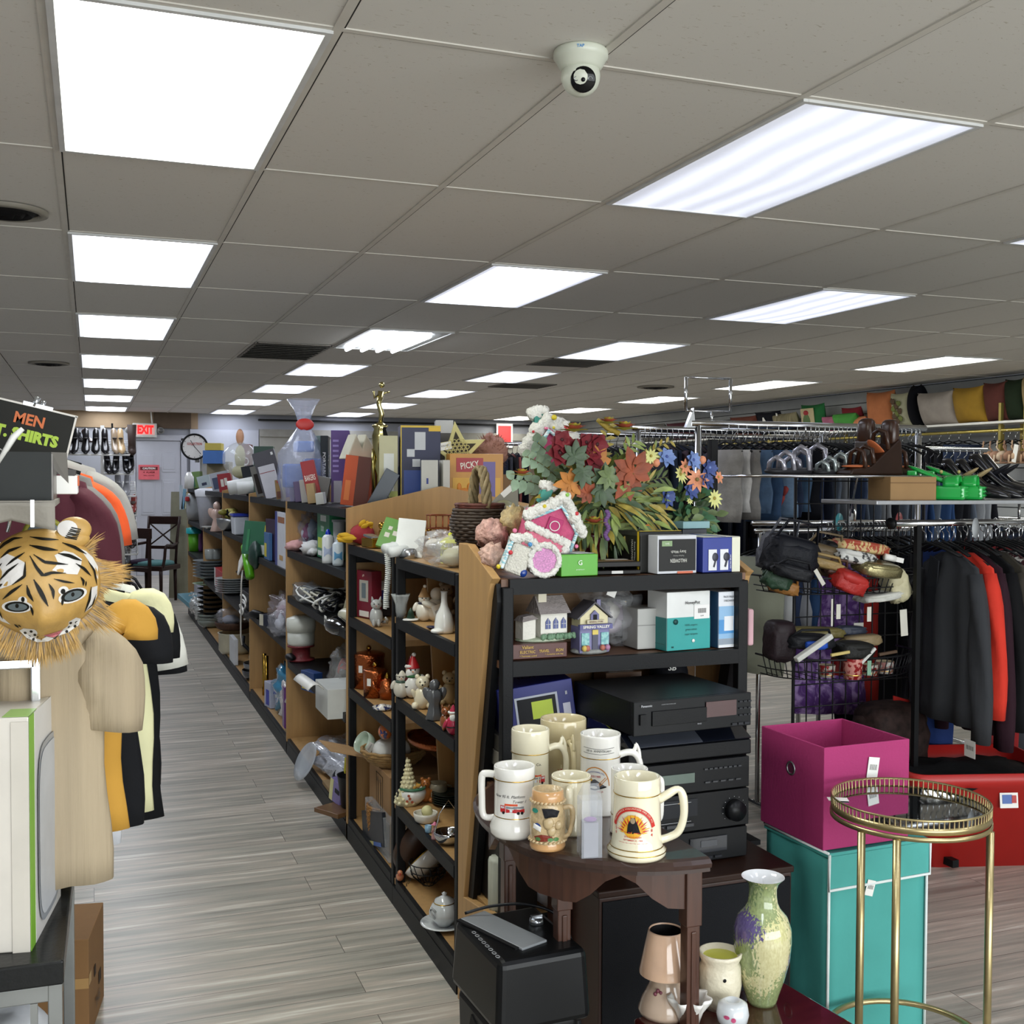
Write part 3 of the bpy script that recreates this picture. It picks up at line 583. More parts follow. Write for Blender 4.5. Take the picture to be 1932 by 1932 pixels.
#  low bench with vase, lamp, warmer, cups
LZ=0.42
t=thing('low_table','low dark red polished table under the vase and candle lamp','table',(1.30,1.83,0),0.12);RW_=M('#3a1210',.15,var=.25,sc=4,stretch=(3,12,12),coat=.6)
obj('tabletop',MB(RW_).box((0,0,LZ-.014),(.40,.60,.028)),t,bevel=.006)
for sx in(-1,1):
 for sy in(-1,1):obj('leg',MB(RW_).box((sx*.17,sy*.27,(LZ-.028)/2),(.04,.04,LZ-.028),taper=1.1),t)
L=P(1437,1890,z=LZ);VM=M('#c6c39a',.12,var=.1,sc=7,col2='#d29a5c',thr=.54,soft=.05,coat=.7)
def vase_mat():
 m=bpy.data.materials.new('vase_glaze');m.use_nodes=True;nt=m.node_tree;b=nt.nodes['Principled BSDF'];tc=nt.nodes.new('ShaderNodeTexCoord')
 v=nt.nodes.new('ShaderNodeTexVoronoi');v.inputs['Scale'].default_value=15;nz=nt.nodes.new('ShaderNodeTexNoise');nz.inputs['Scale'].default_value=30;nz.inputs['Detail'].default_value=5
 mx=nt.nodes.new('ShaderNodeMix');mx.data_type='VECTOR';mx.inputs[0].default_value=.08;nt.links.new(tc.outputs['Object'],mx.inputs[4]);nt.links.new(nz.outputs['Color'],mx.inputs[5]);nt.links.new(mx.outputs[1],v.inputs['Vector'])
 sp=nt.nodes.new('ShaderNodeSeparateColor');nt.links.new(v.outputs['Color'],sp.inputs[0]);r=nt.nodes.new('ShaderNodeValToRGB');r.color_ramp.interpolation='CONSTANT';e=r.color_ramp.elements
 e[0].color=(*hexc('#cfc99a'),1);e[1].position=.34;e[1].color=(*hexc('#c9965c'),1)
 for p,c in((.48,'#8f9c6c'),(.66,'#5f5480'),(.82,'#c9c58e'),(.9,'#6d8258')):q=e.new(p);q.color=(*hexc(c),1)
 nt.links.new(sp.outputs[0],r.inputs[0]);m2=nt.nodes.new('ShaderNodeMix');m2.data_type='RGBA';m2.blend_type='OVERLAY';m2.inputs[0].default_value=.5
 nt.links.new(r.outputs[0],m2.inputs[6]);nt.links.new(nz.outputs['Fac'],m2.inputs[7]);nt.links.new(m2.outputs[2],b.inputs['Base Color']);b.inputs['Roughness'].default_value=.1;b.inputs['Coat Weight'].default_value=.6
 return m
t=thing('baluster_vase','tall baluster vase glazed in green, purple and orange patches','vase',L)
k=0.275/250
vp=[(0,0),(28,0),(30,6),(34,20),(44,50),(54,90),(57,125),(56,150),(48,172),(34,188),(29,200),(27,215),(27,228),(31,240),(40,249),(42,251)]
g=MB(vase_mat(),M('#dcdfe2',.1,coat=.7)).lathe([(a*k,b*k)for a,b in vp],n=44);obj('body',g,t)
obj('white_inner_rim',MB(M('#dfe1e4',.1,coat=.7)).lathe([(42*k,251*k),(38*k,249*k),(29*k,238*k),(23*k,220*k),(23*k,180*k),(0,170*k)],n=44),t)
L=P(1255,1908,z=LZ);t=thing('ceramic_candle_lamp','peach glazed ceramic candle lamp with a cone shade','candle lamp',L,fz(L));PE=M('#d9b496',.12,var=.12,sc=12,coat=.7);PB=M('#c3ab95',.15,var=.12,coat=.6)
obj('base',MB(PB).lathe([(0,0),(.056,0),(.058,.008),(.05,.03),(.035,.06),(.03,.085),(.034,.09),(0,.09)],n=32),t)
obj('lamp_shade',MB(PE,DARK).lathe([(.056,.085),(.056,.092),(.052,.11),(.038,.175),(.036,.178),(.034,.175),(.05,.10)],n=36,mfn=lambda i:1 if i>4 else 0),t)
g=MB(M('#7a3f4c',.3));fn=lambda x,z:Vector((x,-.050+z*.25,z))
for i in range(16):a=rnd.uniform(0,6.3);r=rnd.uniform(0,.012);g.ball((-.012+r*math.cos(a),-.046+.012,.045+1.5*r*math.sin(a)),.0045,8,5)
obj('grape_cluster',g,t)
L=P(1358,1898,z=LZ);t=thing('wax_warmer','cream ceramic wax warmer with embossed vines and yellow wax','wax warmer',L)
obj('body',MB(M('#e0d8bf',.25,var=.04,bump=.5,bsc=35)).lathe([(0,0),(.034,0),(.040,.015),(.046,.05),(.044,.09),(.040,.1),(.046,.112),(.047,.12),(.043,.121),(.036,.108),(0,.104)],n=36),t)
obj('wax',MB(M('#cfcf52',.3)).lathe([(0,.110),(.0375,.110)],n=30),t);obj('vent_hole',MB(DARK).ball((-.014,-.0425,.075),(.004,.002,.004)),t)
L=P(1300,1932,z=LZ);tag(obj('ruffled_bowl',MB(PW).lathe([(0,0),(.02,0),(.03,.03),(.04,.05),(.043,.06),(.038,.055),(.02,.01)],n=36,wob=lambda a,z:1+(.14*math.sin(a*7)if z>.04 else 0)),loc=L),'small white ruffled porcelain bowl in front of the candle lamp','bowl')
L=P(1382,1938,z=LZ);t=thing('painted_jar','small round white porcelain jar with pink painted flowers','jar',L,fz(L));obj('body',MB(M('#d9dee0',.1,coat=.6)).lathe([(0,0),(.02,0),(.031,.015),(.034,.03),(.030,.05),(.016,.058),(.014,.056),(0,.05)],n=30),t)
g=MB(M('#c9547c',.3));fn=lambda x,z:Vector((x,-math.sqrt(max(0,.0345**2-x*x)),z));disc(g,-.012,.034,.006,.004,fn);disc(g,.002,.030,.005,.005,fn);obj('painted_flowers',g,t)
#  paper shredder
L=Vector((.862,2.25,0));t=thing('paper_shredder','black office paper shredder with a grey slot cover, beside the half-round table','shredder',L,0.05);w_,d_=.195,.26
PL=M('#0f1011',.3);GB=M('#1b1c1e',.4,bump=.02,bsc=400)
obj('bin',MB(GB).prism([(-w_/2+.012,0),(w_/2-.012,0),(w_/2,.42),(-w_/2,.42)],-d_/2+.01,d_/2-.01),t,bevel=.012)
hd=MB(PL).box((0,0,.50),(w_+.02,d_+.02,.15),taper=.93);obj('cutter_head',hd,t,bevel=.016,seg=3)
obj('grey_cover',MB(M('#7c7f82',.4)).box((-.03,0.02,.577),(.07,.21,.006),rot=(0,0,.3)),t,bevel=.002)
obj('paper_slot',MB(DARK).box((-.066,0.015,.577),(.018,.20,.004),rot=(0,0,.3)),t)
obj('mode_switch',MB(SILV).lathe([(0,.575),(.016,.575),(.015,.586),(0,.587)],c=(.055,.03,0),n=20).box((.055,.03,.590),(.026,.007,.008)),t)
g=MB(M('#9a9c9e',.5))
for i in range(8):g.tube([(-.092+.004*math.cos(a),-.10+i*.019+.006*math.sin(a),.5765)for a in[k_*PI/5 for k_ in range(10)]],.0007,4,closed=True)
obj('symbol_column',g,t);obj('bin_window',MB(DARK).box((-w_/2+.001,-.03,.33),(.006,.16,.09),rot=(0.35,0,0)),t);obj('handle_recess',MB(M('#0b0b0c',.4)).ball((.02,-d_/2+.004,.42),(.06,.012,.02),sq=.6),t)
cd=MB(BLACKM).tube([(-.08,.12,.585),(-.02,.10,.60),(.05,.05,.61),(.11,.02,.58),(.135,.0,.5),(.14,.01,.40),(.17,.05,.33)],.0035,8,sm=6);obj('power_cord',cd,t)
#  cabinet and stereo
t=thing('media_cabinet','dark wood and black cabinet under the stereo stack','cabinet',(1.45,2.67,0));CWD=M('#331c14',.4,var=.2,sc=5,stretch=(12,12,1.5))
obj('body',MB(CWD).box((0,0,.26),(.56,.34,.52)),t,bevel=.004);obj('tabletop',MB(M('#2c1b14',.35,var=.2,sc=5,stretch=(2,12,12))).box((0,0,.528),(.57,.35,.018)),t,bevel=.004)
obj('front_cloth',MB(M('#0d0f14',.7,bump=.2,bsc=400)).box((.0,-.172,.26),(.545,.006,.50)),t)
SX0,SY=1.285,2.60;SWD=.365;BS=M('#0c0d0f',.4,bump=.04,bsc=300);BS2=M('#131416',.35)
def deck(name,label,z0,z1,y=0.0,x=0.0,w=SWD,dep=.29,extra=None,cat='stereo component',rz=0.03):
 t=thing(name,label,cat,(SX0+SWD/2+x,SY+dep/2+y,z0),rz,'stacked stereo components')
 obj('housing',MB(BS).box((0,.004,(z1-z0)/2),(w,dep-.01,z1-z0-.003)),t,bevel=.003);obj('front_panel',MB(BS2).box((0,-dep/2,(z1-z0)/2),(w,.012,z1-z0-.002)),t,bevel=.002)
 if extra:extra(t,w,z1-z0,-dep/2-.0065)
 return t
LT=M('#a9abae',.5)
def ex_cd(t,w,h,y):
 obj('disc_tray',MB(BS).box((-.045,y-.002,h*.48),(.165,.004,h*.42)),t,bevel=.001);obj('display',MB(M('#3a0b10',.1,coat=.5)).box((.083,y-.002,h*.60),(.095,.003,h*.45)),t)
 obj('power_button',MB(BS).box((-.155,y-.003,h*.48),(.018,.006,h*.3)),t)
 for i in range(3):
  for j in range(3):obj('button',MB(M('#2b2c30',.3)).box((.145+j*.014,y-.002,h*(.35+.2*i)),(.010,.004,.004)),t)
 for j in range(3):obj('button',MB(M('#2b2c30',.3)).box((.125+j*.02,y-.002,h*.1),(.015,.004,.006)),t)
 g=MB(LT);g.text('Panasonic',.006,t=T((-.145,y-.0045,h*.87)),bold=.02);g.text('COMPACT DISC PLAYER SL-PJ28',.0028,t=T((-.08,y-.0045,h*.87)));g.text('EDGE',.0035,t=T((.015,y-.004,h*.22)));obj('lettering',g,t)
deck('cd_player','black Panasonic-lettered disc player on top of the stereo stack, red display',.900,.990,y=-.03,x=-.01,w=.36,dep=.33,extra=ex_cd,cat='disc player',rz=.06)
t=thing('turntable','black record player with a closed dust cover in the stereo stack','record player',(SX0+SWD/2+.01,SY+.15,.815),.03,'stacked stereo components')
obj('base',MB(BS).box((0,0,.02),(.375,.30,.04)),t,bevel=.004)
g=MB(M('#10131c',.12,coat=.8));vv=[]
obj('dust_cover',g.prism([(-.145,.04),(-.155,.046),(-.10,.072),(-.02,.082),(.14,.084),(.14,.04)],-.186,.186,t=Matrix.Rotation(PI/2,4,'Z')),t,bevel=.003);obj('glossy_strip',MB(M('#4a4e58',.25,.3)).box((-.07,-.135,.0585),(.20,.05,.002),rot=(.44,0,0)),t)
def ex_tuner(t,w,h,y):
 obj('display',MB(M('#5c6a62',.2)).box((-.04,y-.002,h*.5),(.10,.003,h*.3)),t)
 for i in range(8):obj('button',MB(M('#34363a',.3)).box((.045+i*.015,y-.002,h*.72),(.009,.004,.004)),t)
 for i in range(5):obj('button',MB(M('#34363a',.3)).box((.05+i*.024,y-.002,h*.3),(.015,.004,.004)),t)
def ex_amp(t,w,h,y):
 k=MB(BS2).cyl((.135,y-.02,h*.45),(.135,y,h*.45),.027,.029,28);obj('volume_knob',k,t);g=MB(LT)
 for i in range(11):a=PI*(1.2-1.4*i/10);g.box((.135+.036*math.cos(a),y-.001,h*.45+.036*math.sin(a)),(.0015,.001,.0015))
 g.box((-.05,y-.003,h*.8),(.10,.001,.001)).box((-.05,y-.003,h*.3),(.10,.001,.001));obj('markings',g,t)
 obj('equalizer_panel',MB(M('#222428',.3)).box((-.055,y-.001,h*.65),(.15,.003,h*.45)),t)
 for i in range(3):obj('button',MB(M('#34363a',.3)).box((-.10+i*.045,y-.002,h*.2),(.036,.005,.008)),t)
 g=MB(M('#d8a93a',.5));g.text('stereo',.004,t=T((-.03,y-.0035,h*.8)),shear=.3);obj('lettering',g,t)
def ex_tape(t,w,h,y):
 for s in(-.085,.06):obj('cassette_door',MB(M('#2a2c31',.15,coat=.5)).box((s,y-.002,h*.55),(.115,.004,h*.5)),t,bevel=.001);
 for s in(-.085,.06):obj('cassette_window',MB(M('#4a4c50',.2)).box((s,y-.0045,h*.6),(.05,.002,h*.2)),t)
 for i in range(5):obj('button',MB(M('#2b2c30',.3)).box((-.03+i*.03,y-.002,h*.14),(.022,.006,.006)),t)
deck('tuner','black radio tuner with a grey display in the stereo stack',.728,.812,extra=ex_tuner,cat='tuner',x=.005);deck('amplifier','black amplifier with a large round volume knob in the stereo stack',.625,.726,extra=ex_amp,cat='amplifier',x=.005)
deck('cassette_deck','black double cassette deck at the bottom of the stereo stack',.540,.623,extra=ex_tape,cat='cassette deck')
#  hamper, cube, tray table, tote
HR=0.05;t=thing('laundry_hamper','tall teal fabric laundry hamper with white piping and a lid flap','hamper',(1.985,2.615,0),HR);TE=M('#4aa39b',.75,var=.08,sc=5,bump=.25,bsc=14);PI_W=M('#e4ebe9',.6);hw,hd_,hh_=.335,.27,.565
def wavebox(g,w,d,h,amp=.006,n=10):
 ring=[];
 for k in range(4*n):
  s=k//n;q=(k%n)/n;x,y=[(-w/2+w*q,-d/2),(w/2,-d/2+d*q),(w/2-w*q,d/2),(-w/2,d/2-d*q)][s];ring.append((x,y,s,q))
 nz=10;vv=[]
 for j in range(nz+1):
  z=h*j/nz
  for i,(x,y,s,q)in enumerate(ring):
   b=amp*math.sin(PI*q)*(math.sin(q*9+j*.5+s)+.6*noise.noise(Vector((q*3,j*.3,s*5))));dx,dy=[(0,-b),(b,0),(0,b),(-b,0)][s];vv.append((x+dx,y+dy,z))
 K=4*n;ff=[(j*K+i,j*K+(i+1)%K,(j+1)*K+(i+1)%K,(j+1)*K+i)for j in range(nz)for i in range(K)];ff.append(tuple(range(nz*K,nz*K+K)));return g.add(vv,ff,0,True)
obj('body',wavebox(MB(TE),hw,hd_,hh_-.01),t);obj('lid',MB(M('#4ba59d',.75,bump=.1,bsc=20)).box((0,0,hh_-.003),(hw+.012,hd_+.012,.012)).box((0,-hd_/2-.007,hh_-.05),(hw+.008,.004,.09)),t,bevel=.002)
for pts in([(-hw/2,-hd_/2-.004,0),(-hw/2,-hd_/2-.004,hh_)],[(hw/2,-hd_/2-.004,0),(hw/2,-hd_/2-.004,hh_)],[(-hw/2-.004,-hd_/2-.01,hh_),(-hw/2-.004,-hd_/2-.01,hh_-.095),(hw/2+.006,-hd_/2-.01,hh_-.095),(hw/2+.006,-hd_/2-.01,hh_)],[(-hw/2-.004,-hd_/2-.006,hh_+.003),(-hw/2-.006,hd_/2,hh_+.003)]):obj('piping',MB(PI_W).tube(pts,.004,8),t)
def ptag(par,x,y,z,rx=0,ry=0,w=.028,h=.042,rz=0,lines=True):
 g=MB(PAPER,INK).box((0,0,-h/2),(w,.0008,h),t=T((x,y,z),(rx,ry,rz)))
 if lines:
  for i in range(7):g.box((-.3*w+i*w*.1,-.0006,-h*.45),(w*.035,.0004,h*.25),1,t=T((x,y,z),(rx,ry,rz)))
 return obj('price_tag',g,par)
ptag(t,-.03,-hd_/2-.012,hh_-.085,ry=.3)
t=thing('storage_cube','open magenta fabric storage cube on top of the teal hamper','storage box',(1.950,2.625,hh_+.008),HR-.02);MG=M('#a8306a',.8,var=.06,sc=6,bump=.15,bsc=120);w_=.285;hq=.275
for s,nm in((-1,'left'),(1,'right')):
 obj('side_wall',MB(MG).box((s*(w_/2-.003),0,hq/2),(.006,w_-.006,hq)),t,bevel=.002);obj('side_wall',MB(MG).box((0,s*(w_/2-.003),hq/2),(w_,.006,hq)),t,bevel=.002)
obj('bottom',MB(MG).box((0,0,.004),(w_-.01,w_-.01,.008)),t)
g=MB(STEEL,M('#5c1a3c',.8)).tube([(-w_/2-.001,0.0+.017*math.cos(a),hq*.68+.017*math.sin(a))for a in[k_*PI/10 for k_ in range(20)]],.003,8,closed=True);g.box((-w_/2-.0005,0,hq*.68),(.001,.022,.022),1);obj('ring_grommet',g,t);ptag(t,.02,-w_/2-.004,hq*.86,ry=.15,h=.06,w=.036)
C_=Vector((1.905,2.255,0));R_=.190;t=thing('tray_table','round brass tray table with a mirror top and pierced gallery rail','side table',C_,0.5);BR=M('#b3a377',.28,.85,var=.1,sc=20);zt=.745
obj('mirror_top',MB(M('#aeb2b5',.03,1.0,var=.01)).lathe([(0,zt),(R_-.004,zt)],n=64),t)
g=MB(BR).lathe([(R_-.004,zt-.014),(R_,zt-.014),(R_,zt+.002),(R_-.004,zt+.002)],n=64);obj('tray_rim',g,t);obj('gallery_rail',MB(BR).lathe([(R_-.004,zt+.020),(R_-.001,zt+.023),(R_+.001,zt+.020),(R_-.001,zt+.017)],n=64),t)
g=MB(BR)
for i in range(96):a=2*PI*i/96;g.tube([((R_-.002)*math.cos(a),(R_-.002)*math.sin(a),zt),((R_-.001)*math.cos(a),(R_-.001)*math.sin(a),zt+.019)],[.0026,.0016],4,caps=False)
obj('gallery_bars',g,t)['kind']='stuff'
obj('under_band',MB(BR).lathe([(R_-.003,zt-.030),(R_+.002,zt-.030),(R_+.002,zt-.019),(R_-.003,zt-.019),(R_-.003,zt-.030)],n=64),t)
la=[P(1625,1600,d=2.62),P(1692,1600,d=2.45),P(1868,1600,d=2.62)]
RI=Matrix.Rotation(-.5,3,'Z')
lps=[]
for px,sgn in((1625,1),(1692,-1),(1868,1)):
 v=P(px,1600,d=1)-EYE;v.z=0;v.normalize();c2=Vector((C_.x,C_.y,0));b_=v.dot(c2);disc_=b_*b_-c2.dot(c2)+(R_-.002)**2
 s_=b_-(math.sqrt(max(0,disc_)))*(1 if px!=1625 else 1);p_=v*s_-c2;lps.append(p_)
for p_ in lps:
 q=RI@p_;obj('leg',MB(BR).tube([(q.x,q.y,0),(q.x,q.y,zt-.03)],.0095,14),t)
obj('foot_ring',MB(BR).tube([((R_-.002)*math.cos(a),(R_-.002)*math.sin(a),.165)for a in[2*PI*k_/48 for k_ in range(48)]],.008,8,closed=True),t)
tk=RI@(P(1600,1510,z=zt)-C_);ptag(t,tk.x,tk.y,.002+zt,rx=PI/2,w=.03,h=.05,rz=.6)
TT=P(1845,1470,z=.39);TC=Vector((3.42,3.72,0));t=thing('red_tote','large red plastic storage tote under the coat rack','tote',TC,-.28);RD=M('#b0231f',.4,var=.05)
def tub(w,d,h,w2,d2,th,rad=.06):
 def rr(w,d,z,n=6):
  out=[]
  for cx_,cy_,a0 in((w/2-rad,-d/2+rad,-PI/2),(w/2-rad,d/2-rad,0),(-w/2+rad,d/2-rad,PI/2),(-w/2+rad,-d/2+rad,PI)):
   for k in range(n+1):a=a0+PI/2*k/n;out.append((cx_+rad*math.cos(a),cy_+rad*math.sin(a),z))
  return out
 rings=[rr(w2,d2,0),rr(w,d,h*.84),rr(w+.03,d+.03,h*.86),rr(w+.045,d+.045,h),rr(w+.02,d+.02,h),rr(w-th,d-th,h*.8),rr(w2-th,d2-th,th)]
 K=len(rings[0]);vv=[v for r in rings for v in r];ff=[(j*K+i,j*K+(i+1)%K,(j+1)*K+(i+1)%K,(j+1)*K+i)for j in range(len(rings)-1)for i in range(K)]
 return vv,ff+[tuple(range(K-1,-1,-1)),tuple((len(rings)-1)*K+i for i in range(K))]
g=MB(RD);g.add(*tub(.62,.46,.39,.50,.38,.012),0,True);obj('bin',g,t)
obj('sticker',MB(PAPER,M('#3d62a8',.4),M('#b0231f',.4)).box((.07,-.235,.28),(.075,.002,.06),rot=(-.12,0,0)).box((.062,-.2365,.285),(.04,.002,.035),1,rot=(-.12,0,0)).box((.09,-.2365,.285),(.02,.002,.03),2,rot=(-.12,0,0)),t)
g=MB(M('#0e0e10',.8,bump=1,bsc=10));g.ball((0,0,.33),(.28,.20,.05),24,10,nz=.5);tag(obj('folded_garments',g,loc=TC,rot=(0,0,-.28)),'heap of black clothes filling the red tote','clothes');bpy.data.objects['folded_garments']['kind']='stuff'
#  goods on the shelves
def S(px,py,z,x=1.14,m=.05):
 yf=P(px,py,x=1.03).y;bay=next((b_ for b_ in bays if b_[0]<=yf<b_[1]),bays[0]);v=P(px,py,x=x)
 if v.y>bay[1]-m:v=P(px,py,y=bay[1]-m)
 return Vector((max(v.x,1.035),v.y,z))
def sbx(name,label,cat,px0,px1,yt,z0,col,x=1.05,dep=.12,panels=(),texts=(),lean=0,turn=0,group=None,**kw):
 """a box on a shelf showing its long face to the aisle; in panels and texts 'f' is that face"""
 pm=(px0+px1)/2;a=S(px0,1000,z0,x).y;b=P(px1,1000,x=x).y;c=(a+b)/2;h=P(pm,yt,x=x).z-z0
 return boxed(name,label,cat,Vector((x+dep/2,c,z0)),(lean,0,-PI/2+turn),(abs(a-b)*.96,dep,h),col,panels,texts,group=group,**kw)
def TP(px,Y,z=1.44):
 v=P(px,901,y=Y);return Vector((v.x,Y,z))
def hz(px,yt,Y,z0):return P(px,yt,y=Y).z-z0
def bx(name,label,cat,px0,px1,yt,Y,z0,col,dep=.08,tilt=0,rz=None,lean=0,panels=(),texts=(),group=None,**kw):
 a=P(px0,901,y=Y)
 if z0>1.4 and a.x<1.05 and Y<12.5:Y*=1.05/a.x
 a,b=P(px0,901,y=Y),P(px1,901,y=Y);c=(a+b)/2;w=(b-a).length*math.cos(0.36 if rz is None else 0.1);h=hz((px0+px1)/2,yt,Y,z0)
 return boxed(name,label,cat,Vector((c.x,Y+dep/2,z0)),(lean,tilt,-.25 if rz is None else rz),(w,dep,h),col,panels,texts,group=group,**kw)
def fig(name,label,cat,loc,h,kind,c1,c2='#222222',rz=None,c3='#c03030'):
 t=thing(name,label,cat,loc,fz(loc)if rz is None else rz);a=M(c1,.25,var=.08,coat=.4);b=M(c2,.35);c=M(c3,.4);g=MB(a);hd=MB(a);ex=MB(b,c)
 if kind=='snowman':
  g.ball((0,0,h*.27),(h*.24,h*.22,h*.28)).ball((-h*.24,0,h*.4),(h*.07,h*.07,h*.14),rot=(0,.4,0)).ball((h*.24,0,h*.4),(h*.07,h*.07,h*.14),rot=(0,-.4,0));hd.ball((0,0,h*.62),h*.16)
  ex.lathe([(0,h*.97),(h*.05,h*.92),(h*.15,h*.70),(h*.17,h*.68),(h*.15,h*.67)],n=16,m=1).ball((h*.02,0,h*.97),h*.05,m=a);ex.tube([(h*.15*math.cos(q),h*.15*math.sin(q),h*.50)for q in[k*.63 for k in range(10)]],h*.035,8,closed=True,m=b)
  for dx in(-.05,.05):ex.ball((dx*h,-h*.15,h*.65),h*.018,m=INK)
  ex.ball((0,-h*.17,h*.61),(h*.015,h*.04,h*.015),m=M('#d8752c',.5))
 elif kind=='bear':
  g.ball((0,0,h*.3),(h*.24,h*.22,h*.32));hd.ball((0,-h*.02,h*.72),(h*.2,h*.18,h*.18)).ball((-h*.14,0,h*.88),h*.07).ball((h*.14,0,h*.88),h*.07).ball((0,-h*.18,h*.68),(h*.08,h*.07,h*.06))
  for s in(-1,1):g.ball((s*h*.2,-h*.1,h*.1),(h*.1,h*.14,h*.1)).ball((s*h*.23,-h*.05,h*.42),(h*.07,h*.08,h*.16),rot=(.4,s*.4,0))
  for s in(-1,1):ex.ball((s*h*.07,-h*.185,h*.76),h*.02)
  ex.ball((0,-h*.25,h*.69),h*.025)
 elif kind=='angel':
  g.lathe([(0,0),(h*.2,0),(h*.22,h*.03),(h*.17,h*.2),(h*.13,h*.4),(h*.2,h*.55),(h*.17,h*.7),(h*.08,h*.76)],n=20,wob=lambda q,z:1+.12*math.sin(q*6));hd.ball((0,0,h*.85),(h*.13,h*.13,h*.15),nz=.3)
  for s in(-1,1):ex.ball((s*h*.16,h*.12,h*.6),(h*.12,h*.03,h*.2),rot=(0,s*.5,0),m=a)
 elif kind=='santa':
  g.ball((0,0,h*.32),(h*.24,h*.2,h*.33));hd.ball((0,-h*.03,h*.68),h*.13,m=M('#dcb79a',.5));ex.lathe([(0,h),(h*.05,h*.93),(h*.14,h*.74)],n=14,m=a);ex.tube([(h*.14*math.cos(q),h*.14*math.sin(q),h*.74)for q in[k*.63 for k in range(10)]],h*.04,8,closed=True,m=WHITE);ex.ball((0,-h*.12,h*.58),(h*.12,h*.07,h*.13),m=WHITE)
  for s in(-1,1):g.ball((s*h*.24,-h*.04,h*.38),(h*.07,h*.08,h*.17),rot=(0,s*-.5,0))
  ex.lathe([(h*.235,h*.26),(h*.24,h*.30),(h*.235,h*.30)],n=16,m=b)
 elif kind=='doll':
  g.lathe([(0,0),(h*.2,0),(h*.19,h*.1),(h*.1,h*.5),(h*.12,h*.62),(h*.05,h*.7)],n=16);hd.ball((0,0,h*.8),h*.12,m=M('#d9b394',.5));ex.lathe([(0,h),(h*.06,h*.97),(h*.12,h*.86),(h*.2,h*.84)],n=14,m=c)
  for s in(-1,1):g.ball((s*h*.13,-h*.05,h*.48),(h*.04,h*.05,h*.14),rot=(.3,s*-.4,0))
  ex.ball((0,-h*.12,h*.4),(h*.08,h*.05,h*.06),m=b)
 elif kind=='cat':
  g.ball((0,0,h*.3),(h*.22,h*.26,h*.31)).tube([(h*.2,h*.1,h*.1),(h*.34,0,h*.12),(h*.34,-h*.15,h*.2),(h*.28,-h*.2,h*.3)],[h*.06,h*.06,h*.05,h*.03],8);hd.ball((0,-h*.1,h*.7),(h*.18,h*.16,h*.16))
  for s in(-1,1):hd.cyl((s*h*.11,-h*.08,h*.8),(s*h*.14,-h*.08,h*.95),h*.06,.001,8);ex.ball((s*h*.07,-h*.25,h*.72),h*.022)
  g.ball((-.08*h,-h*.22,h*.12),(h*.06,h*.08,h*.12)).ball((.08*h,-h*.22,h*.12),(h*.06,h*.08,h*.12));ex.ball((0,-h*.26,h*.66),h*.015,m=c)
 elif kind=='bird':
  g.ball((0,0,h*.35),(h*.3,h*.55,h*.33),rot=(-.2,0,0)).ball((0,h*.6,h*.35),(h*.14,h*.3,h*.06));hd.ball((0,-h*.4,h*.75),h*.2);ex.cyl((0,-h*.55,h*.74),(0,-h*.8,h*.7),h*.06,.001,8,m=c)
  for s in(-1,1):ex.ball((s*h*.14,-h*.5,h*.8),h*.03,m=b)
 obj('body',g,t);obj('head',hd,t)
 if ex.v:obj('hat' if kind in('snowman','santa','doll')else('wings' if kind=='angel' else 'face'),ex,t)
 return t
PORC=M('#e8e8e4',.12,var=.03,coat=.6);COPPER=M('#b5653a',.22,.95,var=.12,sc=30,bump=.3,bsc=120);BRASS=M('#b8923e',.2,1.0,var=.1);NOW='#e9e4d6'
z1,z2,z3,z0=1.056,.766,.381,.101
def glassy(name,label,cat,loc,prof,wob=None,n=28,mat=None,group=None):return tag(obj(name,MB(mat or GLASS).lathe(prof,n=n,wob=wob),loc=loc),label,cat,group)if not group else tag(obj(name,MB(mat or GLASS).lathe(prof,n=n,wob=wob),loc=loc),label,cat,group)
glassy('candle_holder','frosted glass tulip candle holder at the left of the upper shelf','candle holder',S(757,1165,z1,1.17),[(0,0),(.016,0),(.020,.02),(.022,.05),(.028,.075),(.032,.085),(.027,.08),(.016,.03),(0,.01)],lambda a,z:1+(.2*math.sin(a*5)if z>.06 else 0))
t=fig('figurine','white embracing snow couple figurine with a straw hat and a hanging tag','figurine',S(800,1178,z1,1.09),.125,'snowman',NOW,'#2a2c3c',c3='#b98f5e');f2=MB(M(NOW,.25,var=.08)).ball((.045,0,.04),(.04,.035,.045)).ball((.045,-.01,.095),.024).ball((.02,-.03,.06),(.03,.015,.012),rot=(0,.3,0));obj('second_figure',f2,t);ptag(t,.045,-.05,.062,ry=-.35,w=.045,h=.055)
t=thing('tree_ornament','tiny green tree ornament on a white base at the shelf front','ornament',S(775,1178,z1,1.045));obj('tree',MB(M('#1f3d2c',.5)).lathe([(.014,.008),(.015,.012),(.010,.025),(.012,.026),(.006,.038),(0,.048)],n=14),t);obj('base',MB(PORC).ball((0,0,.005),(.03,.022,.006)),t)
lathed('small_dish','small dark blue dish in front of the snow couple','dish',S(816,1188,z1,1.06),plate_prof(.022,.006),M('#1d2350',.2,coat=.5))
t=thing('swan_vase','white porcelain long-necked vase with painted swans at the right end of the shelf','vase',S(838,1200,z1,1.07));obj('body',MB(PORC).lathe([(0,0),(.030,0),(.033,.008),(.032,.03),(.026,.06),(.013,.085),(.010,.10),(.010,.128),(.013,.135),(.009,.133),(0,.12)],n=26),t);obj('foot',MB(PORC).ball((-.025,-.015,.008),(.025,.02,.010)),t)
fig('figurine','cream bear figurine standing at the back of the upper shelf, right side','figurine',S(842,1170,z1,1.24),.13,'bear','#c5b69c')
fig('snowman','snowman figurine with a red hat and green scarf, middle shelf','figurine',S(779,1335,z2,1.08),.160,'snowman','#ecebe6','#2c6b3c',c3='#b32026');
